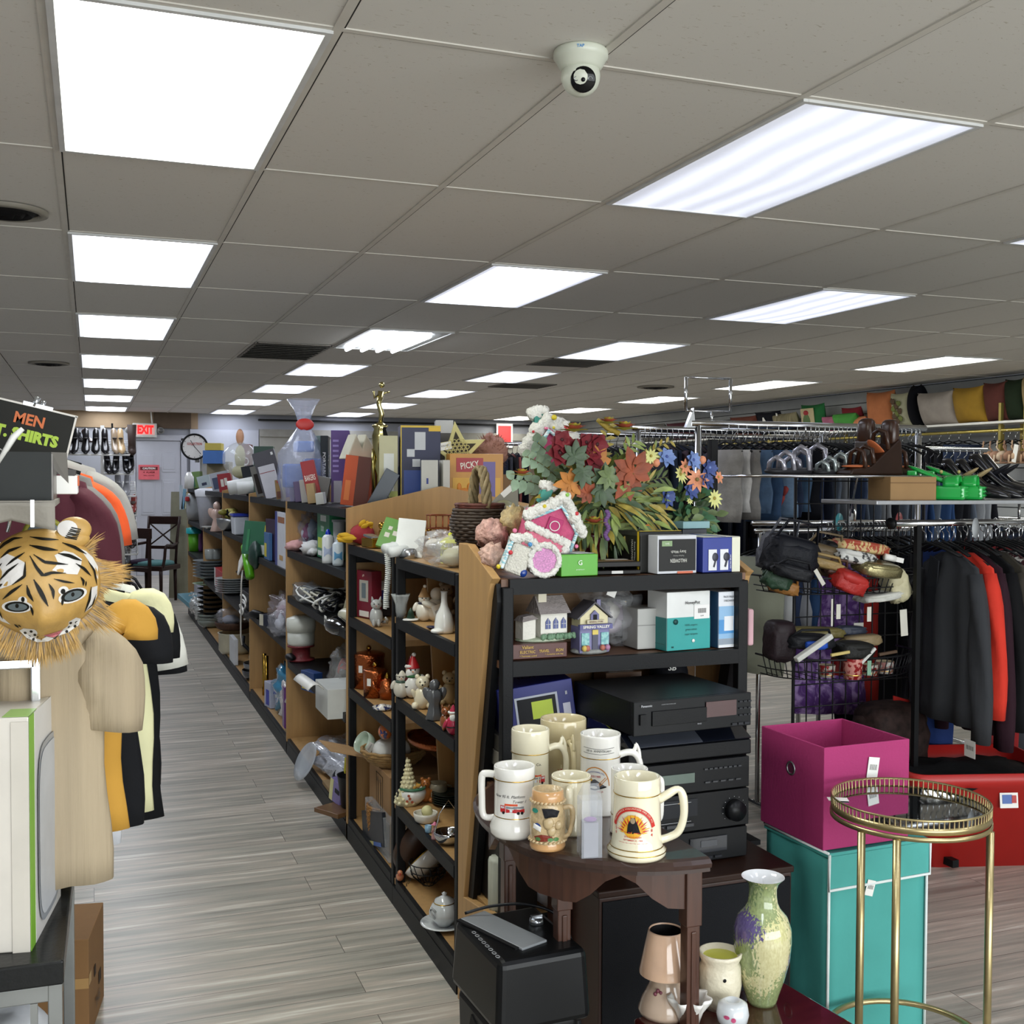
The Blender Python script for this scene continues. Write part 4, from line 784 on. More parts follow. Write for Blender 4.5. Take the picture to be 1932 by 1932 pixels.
fig('figurine','dark red robed figurine at the back of the middle shelf','figurine',S(775,1300,z2,1.28),.155,'santa','#4a1216','#1d1d20');fig('figurine','white figurine with a green plaid scarf behind the snowman','figurine',S(757,1300,z2,1.20),.12,'snowman','#cfcabc','#3c5548',c3='#c9c4b4')
fig('figurine','cream lamb figurine beside the snowman','figurine',S(797,1345,z2,1.06),.125,'bear','#e6dcc0');fig('figurine','rough grey stone angel figurine on the middle shelf','figurine',S(820,1353,z2,1.05),.132,'angel','#55575a');fig('figurine','cream teddy figurine standing behind the grey angel','figurine',S(848,1330,z2,1.17),.125,'bear','#c9b791')
fig('figurine','small brown dog figurine on a white foot at the shelf edge','figurine',S(841,1365,z2,1.04),.085,'cat','#8a4f28');fig('figurine','pink and red Santa figurine at the right end of the middle shelf','figurine',S(855,1374,z2,1.04),.095,'santa','#b02a48')
t=thing('cone_tree','cream ceramic cone-shaped tree with rows of knobs','ornament',S(768,1520,z3,1.20));g=MB(M('#e0d7ae',.3,var=.06,coat=.3)).lathe([(0,0),(.042,0),(.036,.04),(.006,.16),(0,.17)],n=18)
for i in range(11):
 r=.042*(1-i/11.5)
 for k in range(10):a=2*PI*k/10+i*.3;g.ball((r*math.cos(a),r*math.sin(a),.01+i*.0145),(.0075,.0075,.0065),8,5)
obj('body',g,t)
t=thing('cookie_jar','white snowman-painted bowl with a green rim and gold ribbons inside','bowl',S(777,1535,z3,1.09));obj('bowl',MB(PORC).lathe([(0,0),(.03,0),(.048,.02),(.052,.04),(.046,.058),(.04,.055),(.03,.02),(0,.01)],n=26),t);obj('green_rim',MB(M('#41775a',.3)).tube([(.046*math.cos(a),.046*math.sin(a),.058)for a in[k*PI/12 for k in range(24)]],.0055,8,closed=True),t);g=MB(M('#cf9a44',.4))
for k in range(7):g.ball((rnd.uniform(-.02,.02),rnd.uniform(-.02,.02),.062+rnd.uniform(0,.01)),(.012,.012,.007),8,5)
obj('ribbons',g,t);g=MB(M('#a04a2c',.4));fn=cylfn(.050,.002)
for x,z in((-.02,.03),(-.03,.02),(-.012,.018),(-.024,.04)):disc(g,x,z,.005,.005,fn)
obj('painted_snowman',g,t)
t=thing('ramekin','white oval dish holding a pale ball on the lower middle shelf','dish',S(803,1555,z3,1.065));obj('dish',MB(M('#dcd8cc',.3)).lathe(bowl_prof(.042,.032,.7),n=24),t);obj('ball',MB(M('#d8d29a',.4)).ball((.005,0,.035),.020),t)
t=thing('stoneware_mug','stoneware mug glazed tan above and dark green below','mug',S(826,1530,z3,1.20));obj('body',MB(M('#9c927c',.3),M('#26463a',.25)).lathe([(0,0),(.032,0),(.034,.02),(.034,.05),(.033,.066),(.029,.066),(.029,.01),(0,.008)],n=26,mfn=lambda i:1 if i<2 else 0),t);obj('handle',MB(M('#9c927c',.3)).tube([(.032,0,.055),(.05,0,.05),(.05,0,.025),(.032,0,.018)],.004,8),t)
fig('figurine','small orange squirrel figurine behind the green-rimmed bowl','figurine',S(803,1500,z3,1.27),.095,'bear','#b06c34');fig('figurine','doll figurine with a pink hat at the shelf edge','figurine',S(820,1572,z3,1.04),.058,'doll','#b98a86','#d8c7bb',c3='#c76a86');lathed('small_cup','small light blue square-shouldered cup beside the pink-hat doll','cup',S(808,1572,z3,1.04),cup_prof(.012,.024),M('#8db5cf',.3),n=12)
t=thing('silver_bowl','shiny silver handled bowl on the lower middle shelf, right end','bowl',S(846,1608,z3,1.07));obj('bowl',MB(M('#c9cccf',.08,1)).lathe(bowl_prof(.048,.04,.3),n=30),t);obj('handle',MB(CHROME).tube([(-.046,0,.04),(-.03,0,.1),(0,0,.14),(.03,0,.1),(.046,0,.04)],.002,8),t)
for i in range(5):lathed('dark_plate','dark green plate in a small stack behind the silver bowl','plate',S(846,1560,z3+.008*i,1.20),plate_prof(.06,.01),M('#27302a',.25),group='dark plates behind the silver bowl')
lathed('wooden_bowl','large dark brown wooden bowl leaning on its side at the back','bowl',S(815,1640,z0+.085,1.28),bowl_prof(.13,.06),M('#3e281b',.4,var=.2),rot=(-1.1,-.6,0));t=thing('oval_dish','white oval dish with a gold rim and olive inside','dish',S(822,1700,z0+.05,1.16),(-.7,-.5,.2));obj('dish',MB(PORC,M('#8c8a3a',.3)).lathe(bowl_prof(.085,.05),n=30,sx=1.2,mfn=lambda i:1 if i>8 else 0),t);obj('gold_rim',MB(GOLD).tube([(.1*math.cos(a),.084*math.sin(a),.05)for a in[k*PI/15 for k in range(30)]],.0022,6,closed=True),t)
t=thing('wire_basket','black wire basket with a chain hanging over the shelf edge','basket',S(808,1730,z0,1.12));g=MB(WIRE)
for k in range(14):a=k*PI/7;g.tube([(.07*math.cos(a),.07*math.sin(a),.085),(.06*math.cos(a+.2),.06*math.sin(a+.2),.04),(.02*math.cos(a+.3),.02*math.sin(a+.3),.004)],.0018,5)
for r,z in((.07,.085),(.064,.055),(.02,.004)):g.tube([(r*math.cos(a),r*math.sin(a),z)for a in[k*PI/10 for k in range(20)]],.002,6,closed=True)
obj('basket_body',g,t);g=MB(WIRE)
for k in range(12):g.tube([(-.075-.02*min(1,k/3)+.003*math.cos(a)*(k%2),-.03+.003*math.cos(a)*((k+1)%2),.04-k*.009+.006*math.sin(a))for a in[q*PI/4 for q in range(8)]],.0008,4,closed=True)
obj('chain',g,t)
SC=M('#cfd2d2',.12,var=.1,sc=14,col2='#8f979c',thr=.62,soft=.1,coat=.6)
lathed('saucer','marbled white saucer under the sugar bowl','saucer',S(838,1795,z0,1.065),plate_prof(.078,.014),SC)
t=thing('sugar_bowl','marbled white lidded sugar bowl with two handles and gold trim','sugar bowl',S(838,1795,z0+.006,1.065),.6);obj('body',MB(SC).lathe([(0,0),(.025,0),(.028,.008),(.048,.03),(.05,.045),(.04,.068),(.033,.074)],n=28),t);obj('lid',MB(SC).lathe([(.034,.074),(.03,.084),(.01,.094),(.006,.097),(.009,.104),(0,.108)],n=24),t)
for s in(-1,1):obj('handle',MB(SC).tube([(s*.045,0,.055),(s*.066,0,.075),(s*.07,0,.06),(s*.05,0,.035)],.0045,8),t)
obj('gold_trim',MB(GOLD).tube([(.034*math.cos(a),.034*math.sin(a),.0745)for a in[k*PI/12 for k in range(24)]],.0016,6,closed=True),t)
fig('bird_figurine','peach ceramic bird with a blue tag on the lowest shelf','figurine',S(753,1685,z0,1.10),.05,'bird','#c47c56');
za,zb=.967,.661
sbx('gift_box','tall dark red box with a picture window, upper shelf of the second bay','box',676,692,1076,za,'#7c1f30',dep=.05,turn=.3,x=1.07,panels=(('f',.2,.35,.8,.8,'#b9b3a8'),('f',.36,.42,.64,.74,'#6d7a80'),('f',.2,.03,.85,.15,'#e8e4dc')),texts=(('f',.5,.9,.012,'gift','#e8d8c8'),))
fig('cat_figurine','silvery cat figurine beside the tall dark red box','figurine',S(710,1185,za,1.06),.125,'cat','#b9bbba','#555555');glassy('glass_vase','small clear glass vase behind the cat figurine','vase',S(703,1165,za,1.22),[(0,0),(.02,0),(.018,.03),(.03,.10),(.034,.14),(.031,.14),(.015,.02)])
t=thing('mug','white and cobalt blue mug on the upper shelf of the second bay','mug',S(719,1165,za+.07,1.24));obj('body',MB(M('#21309c',.2,coat=.6),PORC).lathe([(0,0),(.032,0),(.035,.04),(.035,.08),(.031,.08),(.03,.01)],n=24,mfn=lambda i:0 if i<2 else 1),t);boxed('small_box','small dark box under the blue and white mug','box',S(719,1165,za,1.24),0,(.07,.07,.069),'#3a3436')
t=thing('wall_phone','white telephone handset with a coiled cord hanging down beside the post','telephone',S(727,1040,1.30,1.00));g=MB(WHITE).tube([(.01,.06,-.01),(.0,.03,.012),(0,-.03,.012),(.01,-.06,-.01)],[.016,.011,.011,.016],12);obj('handset',g,t)
g=MB(M('#e4e6e2',.4));pts=[(-.025+.010*math.cos(a)+.004*math.sin(a*.03),.010*math.sin(a)+.012,-.02-a*.00115)for a in[k*.7 for k in range(250)]];obj('coiled_cord',g.tube(pts,.0021,5),t)
for(px,py,x,r,h,lb)in((700,1315,1.20,.066,.155,'large copper canister with a lid at the back of the second bay'),(712,1325,1.085,.048,.118,'smaller hammered copper canister in front of the large one')):
 t=thing('copper_canister',lb,'canister',S(px-4,py,zb,x));obj('body',MB(COPPER).lathe([(0,0),(r,0),(r,h*.86)],n=36),t);obj('lid',MB(COPPER).lathe([(r+.002,h*.84),(r+.002,h*.92),(r*.9,h*.95),(r*.3,h),(0,h)],n=36),t);obj('knob',MB(BRASS).ball((0,0,h+.012),.011),t);obj('sticker',MB(PAPER).box((-r*.72,-r*.72,h*.55),(.018,.001,.03),rot=(0,0,-.78)),t)
t=thing('copper_teapot','small copper teapot with a brass lid beside the canisters','teapot',S(731,1320,zb,1.12));obj('body',MB(COPPER).lathe([(0,0),(.03,0),(.04,.03),(.03,.07),(.012,.085)],n=24),t);obj('lid',MB(BRASS).lathe([(.013,.085),(.010,.095),(.004,.105),(0,.106)],n=16),t);obj('spout',MB(COPPER).tube([(-.03,0,.03),(-.055,0,.05),(-.06,0,.075)],[.01,.006,.004],8),t)
tag(obj('painted_sombrero',MB(M('#e2ddd2',.3,col2='#26336b',thr=.52,soft=.03,sc=60)).lathe([(0,.02),(.012,.02),(.016,.008),(.035,.004),(.04,.012),(.036,.002),(0,0)],n=24),loc=S(722,1330,zb,1.05)),'small painted ceramic hat below the copper teapot','ornament')
tag(obj('copper_dish',MB(COPPER).lathe(bowl_prof(.12,.03,.8),n=36,sy=1.4),loc=Vector((1.24,4.1,zb-.12))),'large oval copper dish seen behind the black post','dish');tag(obj('ceramic_egg',MB(M('#26336b',.2,col2='#c96f3a',thr=.5,soft=.02,sc=40,coat=.6)).ball((0,0,.03),(.028,.035,.03)),loc=S(727,1375,.545,1.06)),'blue and orange glazed ceramic egg below the copper canisters','ornament')
boxed('carton','brown cardboard box printed with two upward arrows','box',Vector((1.20,4.36,.10)),(0,0,-PI/2+.0),(.34,.26,.30),'#9c7850',panels=(('f',.36,.45,.368,.92,'#2a211a'),('f',.66,.45,.668,.92,'#2a211a'),('f',.36,.45,.668,.457,'#2a211a'),('f',.36,.913,.668,.92,'#2a211a'),('f',.44,.5,.455,.82,'#2a211a'),('f',.57,.5,.585,.82,'#2a211a'),('f',.40,.47,.63,.482,'#2a211a')),texts=(('f',.5,.38,.022,'UP','#2a211a'),('f',.4475,.84,.02,'^','#2a211a'),('f',.5775,.84,.02,'^','#2a211a')),rough=.8)
tag(obj('carton_flap',MB(M('#b08c62',.8)).box((0,0,0),(.22,.17,.004)),loc=(1.005,4.62,.415),rot=(.05,.28,.1)),'open cardboard flap sticking out of the second bay over the aisle','cardboard')
def weave(g,r0,r1,h,rows,m,n=28,rr=.006,sx=1):
 for j in range(rows):
  q=j/max(1,rows-1);r=r0+(r1-r0)*math.sin(q*PI/2)if r1>r0 else r0+(r1-r0)*q
  g.tube([(sx*(r+.35*rr*(1 if(k+j)%2 else-1))*math.cos(2*PI*k/n),(r+.35*rr*(1 if(k+j)%2 else-1))*math.sin(2*PI*k/n),rr+q*(h-2*rr)+.15*rr*math.sin(k*3.1+j))for k in range(n)],rr,6,closed=True,m=m)
 return g
t=thing('wicker_tray','shallow wicker basket holding white china, on top of the arrow-printed carton','basket',Vector((1.14,4.40,.405)));obj('basket_body',weave(MB(M('#9b7a4a',.6,var=.3,sc=60)),.09,.13,.065,6,None,rr=.007),t)
lathed('china_bowl','white china bowl upside down in the shallow wicker basket','bowl',Vector((1.13,4.40,.50)),bowl_prof(.08,.06),PORC,rot=(PI,0,0));t=thing('folded_cup','pale green china cup with a price sticker at the basket edge','cup',Vector((1.07,4.52,.45)),(.3,-1.0,0));obj('cup',MB(M('#b9c9b8',.2,coat=.5)).lathe(cup_prof(.045,.05),n=24),t);ptag(t,0,-.047,.045,w=.04,h=.03)
sbx('plastic_bin','clear plastic bin of odds and ends in front of the arrow-printed carton','bin',688,735,1530,.105,'#aab0b4',dep=.10,x=1.04,mats=M('#c9ced2',.1,alpha=.35,coat=.5))
t=thing('picnic_basket','wicker basket with green handles on the lowest shelf of the second bay','basket',S(733,1640,.105,1.12));obj('basket_body',weave(MB(M('#9a6c34',.6,var=.25,sc=60)),.075,.085,.135,15,None,rr=.0052,n=40),t);
for s in(-1,1):obj('handle',MB(M('#4c7a2e',.6)).tube([(-.05,s*.085,.01),(-.05,s*.09,.12),(-.02,s*.085,.155),(.02,s*.085,.155),(.05,s*.09,.12),(.05,s*.085,.01)],.007,8),t)
boxed('picture_frame','flat dark picture frame with a blue and yellow edge leaning in the second bay','frame',Vector((1.045,4.33,.10)),(0,-.25,-PI/2),(.36,.015,.13),'#22252c',panels=(('f',0,0,.3,.12,'#2a58a8'),('f',.3,0,.55,.12,'#d8cf8a'),('f',.55,0,.9,.12,'#2a58a8')))
zt_=1.272
t=thing('fabric_dragon_toy','red and yellow plush toy lying on top of the second bay','plush toy',S(676,1018,zt_,1.10),.4);g=MB(M('#a8333c',.8,bump=.5,bsc=40)).ball((0.02,0,.045),(.055,.05,.045),nz=.15);obj('body',g,t);YL=M('#e0b22c',.8)
for k in range(7):a=2.6+k*.25;obj('frond',MB(YL).ball((-.05+.025*math.cos(a),-.03+.01*k,.03+.012*math.sin(k*2.0)),(.036,.011,.010),rot=(0,.2*math.sin(k),-.9+k*.28)),t)
for k in range(5):obj('frond',MB(YL).ball((.02+.02*math.cos(k*1.3),-.03+.012*math.sin(k*1.3),.075+.008*k%.02),(.012,.008,.02),rot=(.3*k,.5,0)),t)
t=thing('gold_trinket','gold and silver metal box lying beside the plush toy','trinket',S(702,1030,zt_,1.07),.3);obj('body',MB(BRASS).box((0,0,.02),(.05,.09,.04)),t,bevel=.005);obj('lid',MB(SILV).box((0,0,.045),(.045,.07,.01),rot=(.15,0,0)),t,bevel=.003)
boxed('printed_bag','bright green packet printed with flowers, leaning on top of the second bay','packet',S(738,1035,zt_,1.10),(-.5,.25,-.5),(.13,.02,.13),'#62a23a',panels=(('f',.15,.35,.3,.5,'#e8e6da'),('f',.38,.45,.52,.6,'#e8e6da'),('f',.6,.5,.72,.62,'#222226'),('f',.2,.6,.32,.72,'#e8e6da'),('f',.45,.7,.6,.82,'#222226')))
t=thing('brass_teapot','shiny brass teapot and bowls piled against the wooden panel','teapot',Vector((1.24,4.50,zt_)),.2);g=MB(BRASS);obj('body',g.lathe([(0,0),(.05,0),(.062,.03),(.055,.065),(.03,.08),(.012,.09),(.014,.1),(0,.105)],n=28),t);obj('spout',MB(BRASS).tube([(-.055,0,.03),(-.085,0,.05),(-.095,0,.09)],[.014,.009,.007],8),t);obj('handle',MB(BRASS).tube([(.055,0,.06),(.09,0,.07),(.09,0,.03),(.058,0,.02)],.006,8),t)
t=thing('brass_figurine','small brass figure on a round base left of the brass teapot','figurine',Vector((1.13,4.50,zt_)),0);obj('base',MB(BRASS).lathe([(0,0),(.045,0),(.05,.02),(.03,.04),(0,.04)],n=24),t);obj('figure',MB(BRASS).ball((0,0,.06),(.03,.02,.025)).ball((-.015,0,.088),.016).ball((.02,0,.078),(.02,.012,.014)),t)
t=thing('copper_wire_basket','copper wire basket behind the brass teapot','basket',Vector((1.36,4.5,zt_)));g=MB(M('#8c4f33',.3,.9))
for k in range(12):a=k*PI/6;g.tube([(.05*math.cos(a),.05*math.sin(a),.02),(.055*math.cos(a),.055*math.sin(a),.13)],.002,5)
for z in(.02,.075,.13):g.tube([(.054*math.cos(a),.054*math.sin(a),z)for a in[k*PI/10 for k in range(20)]],.0028,6,closed=True)
obj('basket_body',g,t)
t=thing('hat_box_drum','round cream drum-shaped box lying on its side in plastic, white lid facing out','box',Vector((1.36,4.05,zt_+.10)),(PI/2-.25,0,-.42));g=MB(M('#b59b72',.6)).lathe([(0,-.13),(.078,-.13),(.086,0)],n=36);obj('drum',g,t);obj('lid',MB(M('#e5e4de',.25,coat=.6)).lathe([(.084,.0),(.0,.002)],n=36),t);obj('rim',MB(M('#d8c9a0',.5)).tube([(.086*math.cos(a),.086*math.sin(a),.001)for a in[k*PI/18 for k in range(36)]],.006,8,closed=True),t)
bag('plastic_bag','clear bag of white shells below the round cream drum','bag of goods',Vector((1.33,3.86,zt_)),(.19,.16,.15),.3,seed=3,inner=['#e6e0d0','#d9c7b0','#f0ede6'])
bag('plastic_bag','clear bag of pink and white ornaments at the front edge of the near bay','bag of goods',Vector((1.15,3.72,zt_)),(.19,.16,.10),.2,seed=5,inner=['#d7b9a6','#efe9e0','#c9b7ad'])
bag('plastic_bag','clear crinkled bag of cream ornaments sagging over the shelf edge','bag of goods',Vector((1.13,3.45,zt_-.012)),(.20,.18,.11),.1,seed=8,inner=['#e0d8b0','#d9d4b4','#efe9d8'])
bag('plastic_bag','clear bag with gauzy white things behind the wicker basket','bag of goods',Vector((1.62,4.2,zt_)),(.34,.2,.17),.1,seed=12,inner=['#c9ccd2','#e8e8e6','#9aa4b0'])
boxed('greeting_cards','white envelopes with cards leaning beside the green packet','cards',S(770,1040,zt_,1.19),(-.3,.1,-.35),(.10,.02,.14),'#e8eae8')
t=thing('white_bottle','white rolled plastic tubes lying at the front of the near bay','tube',S(752,1040,zt_,1.08),(0,0,.5));
for k in range(2):obj('tube',MB(M('#dfe3e2',.3)).tube([(-.05,.03*k,.02+.012*k),(.06,.03*k,.03+.012*k)],.018,14),t)
t=thing('silver_cup','small silver tin on its side at the corner of the near bay','tin',S(760,1055,zt_+.012,1.06),(PI/2,0,.6));obj('body',MB(SILV).lathe([(0,0),(.022,0),(.022,.05),(0,.05)],n=20),t)
t=thing('birdcage_ornament','small bright yellow wire birdcage at the shelf corner by the end panel','ornament',S(850,1065,zt_,1.12));YW=M('#dfe03a',.4);g=MB(YW)
for k in range(14):a=k*PI/7;g.tube([(.032*math.cos(a),.032*math.sin(a),.003),(.032*math.cos(a),.032*math.sin(a),.05),(.02*math.cos(a),.02*math.sin(a),.074),(.0,0,.086)],.0014,5)
for z in(.003,.028,.05):g.tube([(.032*math.cos(a),.032*math.sin(a),z)for a in[k*PI/10 for k in range(20)]],.002,6,closed=True)
obj('cage',g,t);obj('roof',MB(YW).lathe([(.036,.07),(.02,.084),(.006,.092),(.008,.1),(0,.106)],n=16,wob=lambda a,z:1+.1*math.sin(5*a)),t)
L=Vector((P(905,1000,y=3.32).x,3.32,1.345));tag(obj('basket_riser',MB(M('#2e211a',.7)).box((0,0,.036),(.13,.11,.072)),loc=(L.x+.02,3.34,1.273)),'dark brown box under the wicker basket','box');t=thing('wicker_basket','dark brown wicker basket with a twisted pale handle','basket',L,fz(L));WK=M('#3a2c20',.6,var=.35,sc=50);WR=M('#5a2d22',.6,var=.3,sc=50)
g=MB(WK)
for j in range(12):
 q=j/11;r=.062+.022*math.sin(min(1,q*1.1)*PI*.78);g.tube([(1.05*(r+.0025*(1 if(k+j)%2 else-1))*math.cos(2*PI*k/30),(r+.0025*(1 if(k+j)%2 else-1))*math.sin(2*PI*k/30),.008+q*.105)for k in range(30)],.0058,6,closed=True)
g.lathe([(0,.006),(.06,.006)],n=24);obj('woven_body',g,t);g=MB(WR)
for j in range(3):g.tube([(1.05*(.064+.002*j+.003*math.sin(k*2.1+j))*math.cos(2*PI*k/30),(.064+.002*j)*math.sin(2*PI*k/30),.116+.007*j)for k in range(30)],.006,6,closed=True)
obj('red_rim',g,t);hp=[Vector((0,.062*math.cos(a)*-1,.12+.125*math.sin(a)))for a in[PI*k/16 for k in range(17)]]
for s in range(4):
 g=MB(M('#857452',.6,var=.3,sc=60)).tube([p+Vector((.011*math.cos(i*.9+s*PI/2),.008*math.sin(i*.9+s*PI/2),0))for i,p in enumerate(hp)],.0075,7);obj('handle_strand',g,t,rot=(0,0,.35))
#  third bay (from the viewer)
zA,zB,zC,zD=1.152,.897,.534,.092
bag('plastic_bag','blue-tinted clear bag with a magenta cloth inside, upper shelf of the third bay','bag of goods',S(588,1035,zA,1.16),(.14,.2,.20),0,'#a9bedd',seed=21,inner=['#a02a62','#b8c6dc','#dfe6f0'])
tag(obj('pink_cloth',MB(M('#d9a5a3',.8,bump=.4,bsc=30)).ball((0,0,.025),(.05,.10,.03),nz=.5).ball((.03,-.03,.03),(.03,.03,.02),m=M('#8d8a85',.7),nz=.4),loc=S(557,1040,zA,1.08)),'crumpled pink cloth at the far end of the shelf above the white radio carton','cloth')
tag(obj('white_tissue',MB(M('#dcdcdc',.7,bump=.5,bsc=30)).ball((0,0,.035),(.05,.08,.04),nz=.6,nsc=14).ball((0,-.06,.02),(.03,.05,.02),nz=.5),loc=S(586,1050,zA,1.07)),'white crumpled tissue-wrapped things beside the green carton','bundle')
sbx('tall_carton','tall green printed carton with a price sticker, upper shelf of the third bay','box',598,622,968,zA,'#1c7a4e',x=1.08,dep=.10,panels=(('f',.3,.82,.75,.95,'#dfe3df'),('f',.1,.22,.85,.45,'#b8c93c'),('f',.1,.05,.4,.16,'#e4e8e2')),texts=(('f',.5,.70,.014,'Pro-Balance','#dfe9df',0,.08),('f',.5,.63,.014,'EL PACTO','#dfe9df',0,.07)))
def bottle(label,L,r,h,col,cap,capshape='cap',band=None):
 t=thing('bottle',label,'bottle',L);obj('body',MB(M(col,.3)).lathe([(0,0),(r,0),(r*1.02,h*.1),(r,h*.75),(r*.7,h*.82),(r*.4,h*.85),(0,h*.85)],n=22),t)
 obj('cap',MB(M(cap,.3)).lathe([(r*.45,h*.82),(r*.45,h*.9),(r*.2,h),(0,h)]if capshape=='cap' else[(r,0),(r,h*.1)],n=16),t)
 if band:g=MB(M(band,.4));fn=cylfn(r,.002,fz(L));patch(g,[(-r*.7,h*.2),(r*.7,h*.2),(r*.7,h*.5),(-r*.7,h*.5)],fn);obj('printed_label',g,t)
bottle('white squeeze bottle with a bright blue pointed cap',S(619,1058,zA,1.045),.028,.16,'#dfe2e4','#1c36b8',band='#b7c4e2')
bottle('white and pale blue bottle with a blue label at the near end of the shelf',S(638,1060,zA,1.06),.026,.13,'#cfdae2','#c9d3da',band='#5b9ac8')
t=thing('cosmetic_tube','tall grey-white squeeze tube standing on its cap behind the bottles','tube',S(640,1040,zA,1.12));obj('body',MB(M('#c2c6c8',.3)).lathe([(.022,.02),(.028,.05),(.03,.19)],n=20,sy=1).box((0,0,.195),(.07,.012,.012)),t);obj('cap',MB(WHITE).lathe([(0,0),(.024,0),(.022,.022),(0,.022)],n=18),t)
tag(obj('radio_carton',MB(M('#b8b59c',.7)).box((0,0,.145),(.55,.12,.29)),loc=(1.30,5.55,zB),rot=(0,0,-PI/2)),'large cream carton printed with a device, behind the tangle of cords','box')
R_C=bpy.data.objects['radio_carton'];obj('printed_picture',MB(M('#45484a',.5)).box((.05,-.0615,.20),(.07,.002,.07),rot=(0,.3,0)).box((-.08,-.0615,.19),(.05,.002,.17),rot=(0,.3,0)).box((.255,-.0615,.15),(.03,.002,.26)),R_C)
t=thing('wire_tangle','tangle of black and white cords with a clear blister pack on the middle shelf','cords',Vector((1.12,5.5,zB)));r=random.Random(4)
for k,(c,rad)in enumerate((('#17181c',.006),('#dcdcd6',.006),('#25262c',.005),('#cfcbb8',.006),('#1a1b20',.007),('#e4e4de',.005))):
 pts=[((.08+.02*k%.04)*math.cos(a)*(1+.3*math.sin(a*2.3+k)),(.12+.30*(k/6-.4))+.2*math.sin(a*1.1+k)*1.0,.05+.035*math.sin(a*1.7+k*1.1))for a in[q*.3 for q in range(44)]];obj('cord',MB(M(c,.4)).tube(pts,rad,6),t)
tag(obj('blister_pack',MB(M('#8f979f',.1,alpha=.4,bump=.6,bsc=20,coat=.6)).ball((0,0,.05),(.07,.17,.05),nz=.4,sq=.7),loc=(1.07,5.95,zB)),'clear blister pack lying at the far end of the cord tangle','packet')
t=thing('hand_mixer','black electric appliance with a cord on top of the tangle','appliance',Vector((1.22,5.2,zB+.06)),.3);obj('body',MB(M('#121216',.25)).ball((0,0,.06),(.05,.11,.045),sq=.8),t);obj('handle',MB(M('#121216',.3)).tube([(0,-.09,.08),(0,-.06,.13),(0,.05,.13),(0,.09,.09)],.014,10),t)
t=thing('iron','cream clothes iron with its cord, near end of the middle shelf','iron',Vector((1.10,4.98,zB)),.2);obj('body',MB(M('#c9c6ad',.3)).ball((0,0,.035),(.055,.12,.04)),t);obj('handle',MB(M('#c9c6ad',.3)).tube([(0,-.08,.05),(0,-.06,.11),(0,.05,.11),(0,.08,.06)],.012,10),t)
tag(obj('black_helmet_bag',MB(M('#0d0d10',.12,coat=.8)).ball((0,0,.0),(.07,.13,.045)),loc=(1.05,5.02,zB-.01)),'shiny black rounded case with a white sticker hanging over the middle shelf edge','case');ptag(bpy.data.objects['black_helmet_bag'],-.055,.06,.04,rz=-PI/2,rx=0,w=.05,h=.04)
t=thing('ceramic_canister','stack of white round containers on a red cord reel','container',S(568,1260,zC,1.10));obj('reel',MB(M('#7a2a30',.5,bump=.3)).lathe([(0,0),(.075,0),(.075,.01),(.05,.012),(.05,.075),(.075,.077),(.075,.085),(0,.085)],n=26),t);obj('lower_container',MB(M('#cfd1c8',.3)).lathe([(0,.086),(.07,.086),(.075,.10),(.075,.16),(0,.16)],n=28),t);obj('upper_container',MB(M('#d7d9cf',.3)).lathe([(0,.162),(.078,.162),(.082,.20),(.078,.235),(.04,.25),(0,.25)],n=28),t)
bag('plastic_bag','clear zip bag of red and grey things leaning beside the white containers','bag of goods',Vector((1.12,5.22,zC)),(.14,.30,.21),0,'#cfd2d0',seed=31,inner=['#6d6a68','#a04a44','#3a6a66','#8f8f8c'])
boxed('open_box','open white box with its flap up, sticking out over the lower shelf','box',Vector((1.035,4.97,zC-.03)),(0,0,-PI/2),(.28,.16,.13),'#d3d6d3',bevel=.001);tag(obj('box_flap',MB(WHITE).sheet(lambda u,v:((u-.5)*.29,-.02-.07*v,.10*v-.10*v*v),6,6),loc=(.955,4.99,zC+.10),rot=(0,0,-PI/2+.05),solid=.003),'white cardboard flap bent up from the open white box','cardboard')
boxed('small_carton','small yellow and blue carton beside the open white box','box',S(588,1300,zC-.06,1.04),(0,0,-PI/2+.3),(.14,.05,.10),'#27447c',panels=(('f',.1,.1,.6,.6,'#d8c22c'),));tag(obj('kitchen_scissors',MB(BLACK).ball((0,0,.02),(.03,.07,.02)),loc=S(546,1245,zC,1.03)),'small black case at the far edge of the reel shelf','case')
bag('bubble_mailer','white bubble-wrapped package lying on the lowest shelf of the third bay','package',Vector((1.22,5.45,zD)),(.34,.75,.14),0,'#e2e6f0',alpha=.8,seed=41,inner=['#cfd3de','#dfe2ea']);lathed('plastic_disc','round frosted plastic lid leaning at the shelf front','lid',Vector((1.015,5.62,zD+.03)),plate_prof(.10,.02),M('#c9cfd6',.1,alpha=.6,coat=.5),rot=(0,-1.1,.2))
t=thing('headphones','dark headphones wrapped in plastic in a cardboard tray on the lowest shelf','headphones',Vector((1.10,5.12,zD)));obj('band',MB(M('#2f323a',.3)).tube([(-.02*0,-.09*math.cos(a)*1.1,.06+.09*math.sin(a))for a in[PI*k/10 for k in range(11)]],.010,8),t,rot=(0,.7,0));
for s in(-1,1):obj('ear_cup',MB(M('#1c1e26',.3,coat=.4)).ball((.0,s*.09,.05),(.05,.03,.05)),t)
boxed('cardboard_tray','worn open cardboard tray under the headphones','box',Vector((1.11,5.14,zD-.0)),(0,0,-PI/2),(.34,.17,.02),'#8f7650',rough=.8);tag(obj('waste_bin',MB(M('#1f2024',.4)).lathe([(0,0),(.055,0),(.075,.15),(.078,.155),(.07,.15),(.05,.01)],n=26),loc=(1.08,4.86,zD)),'black plastic bin at the near end of the third bay','bin')
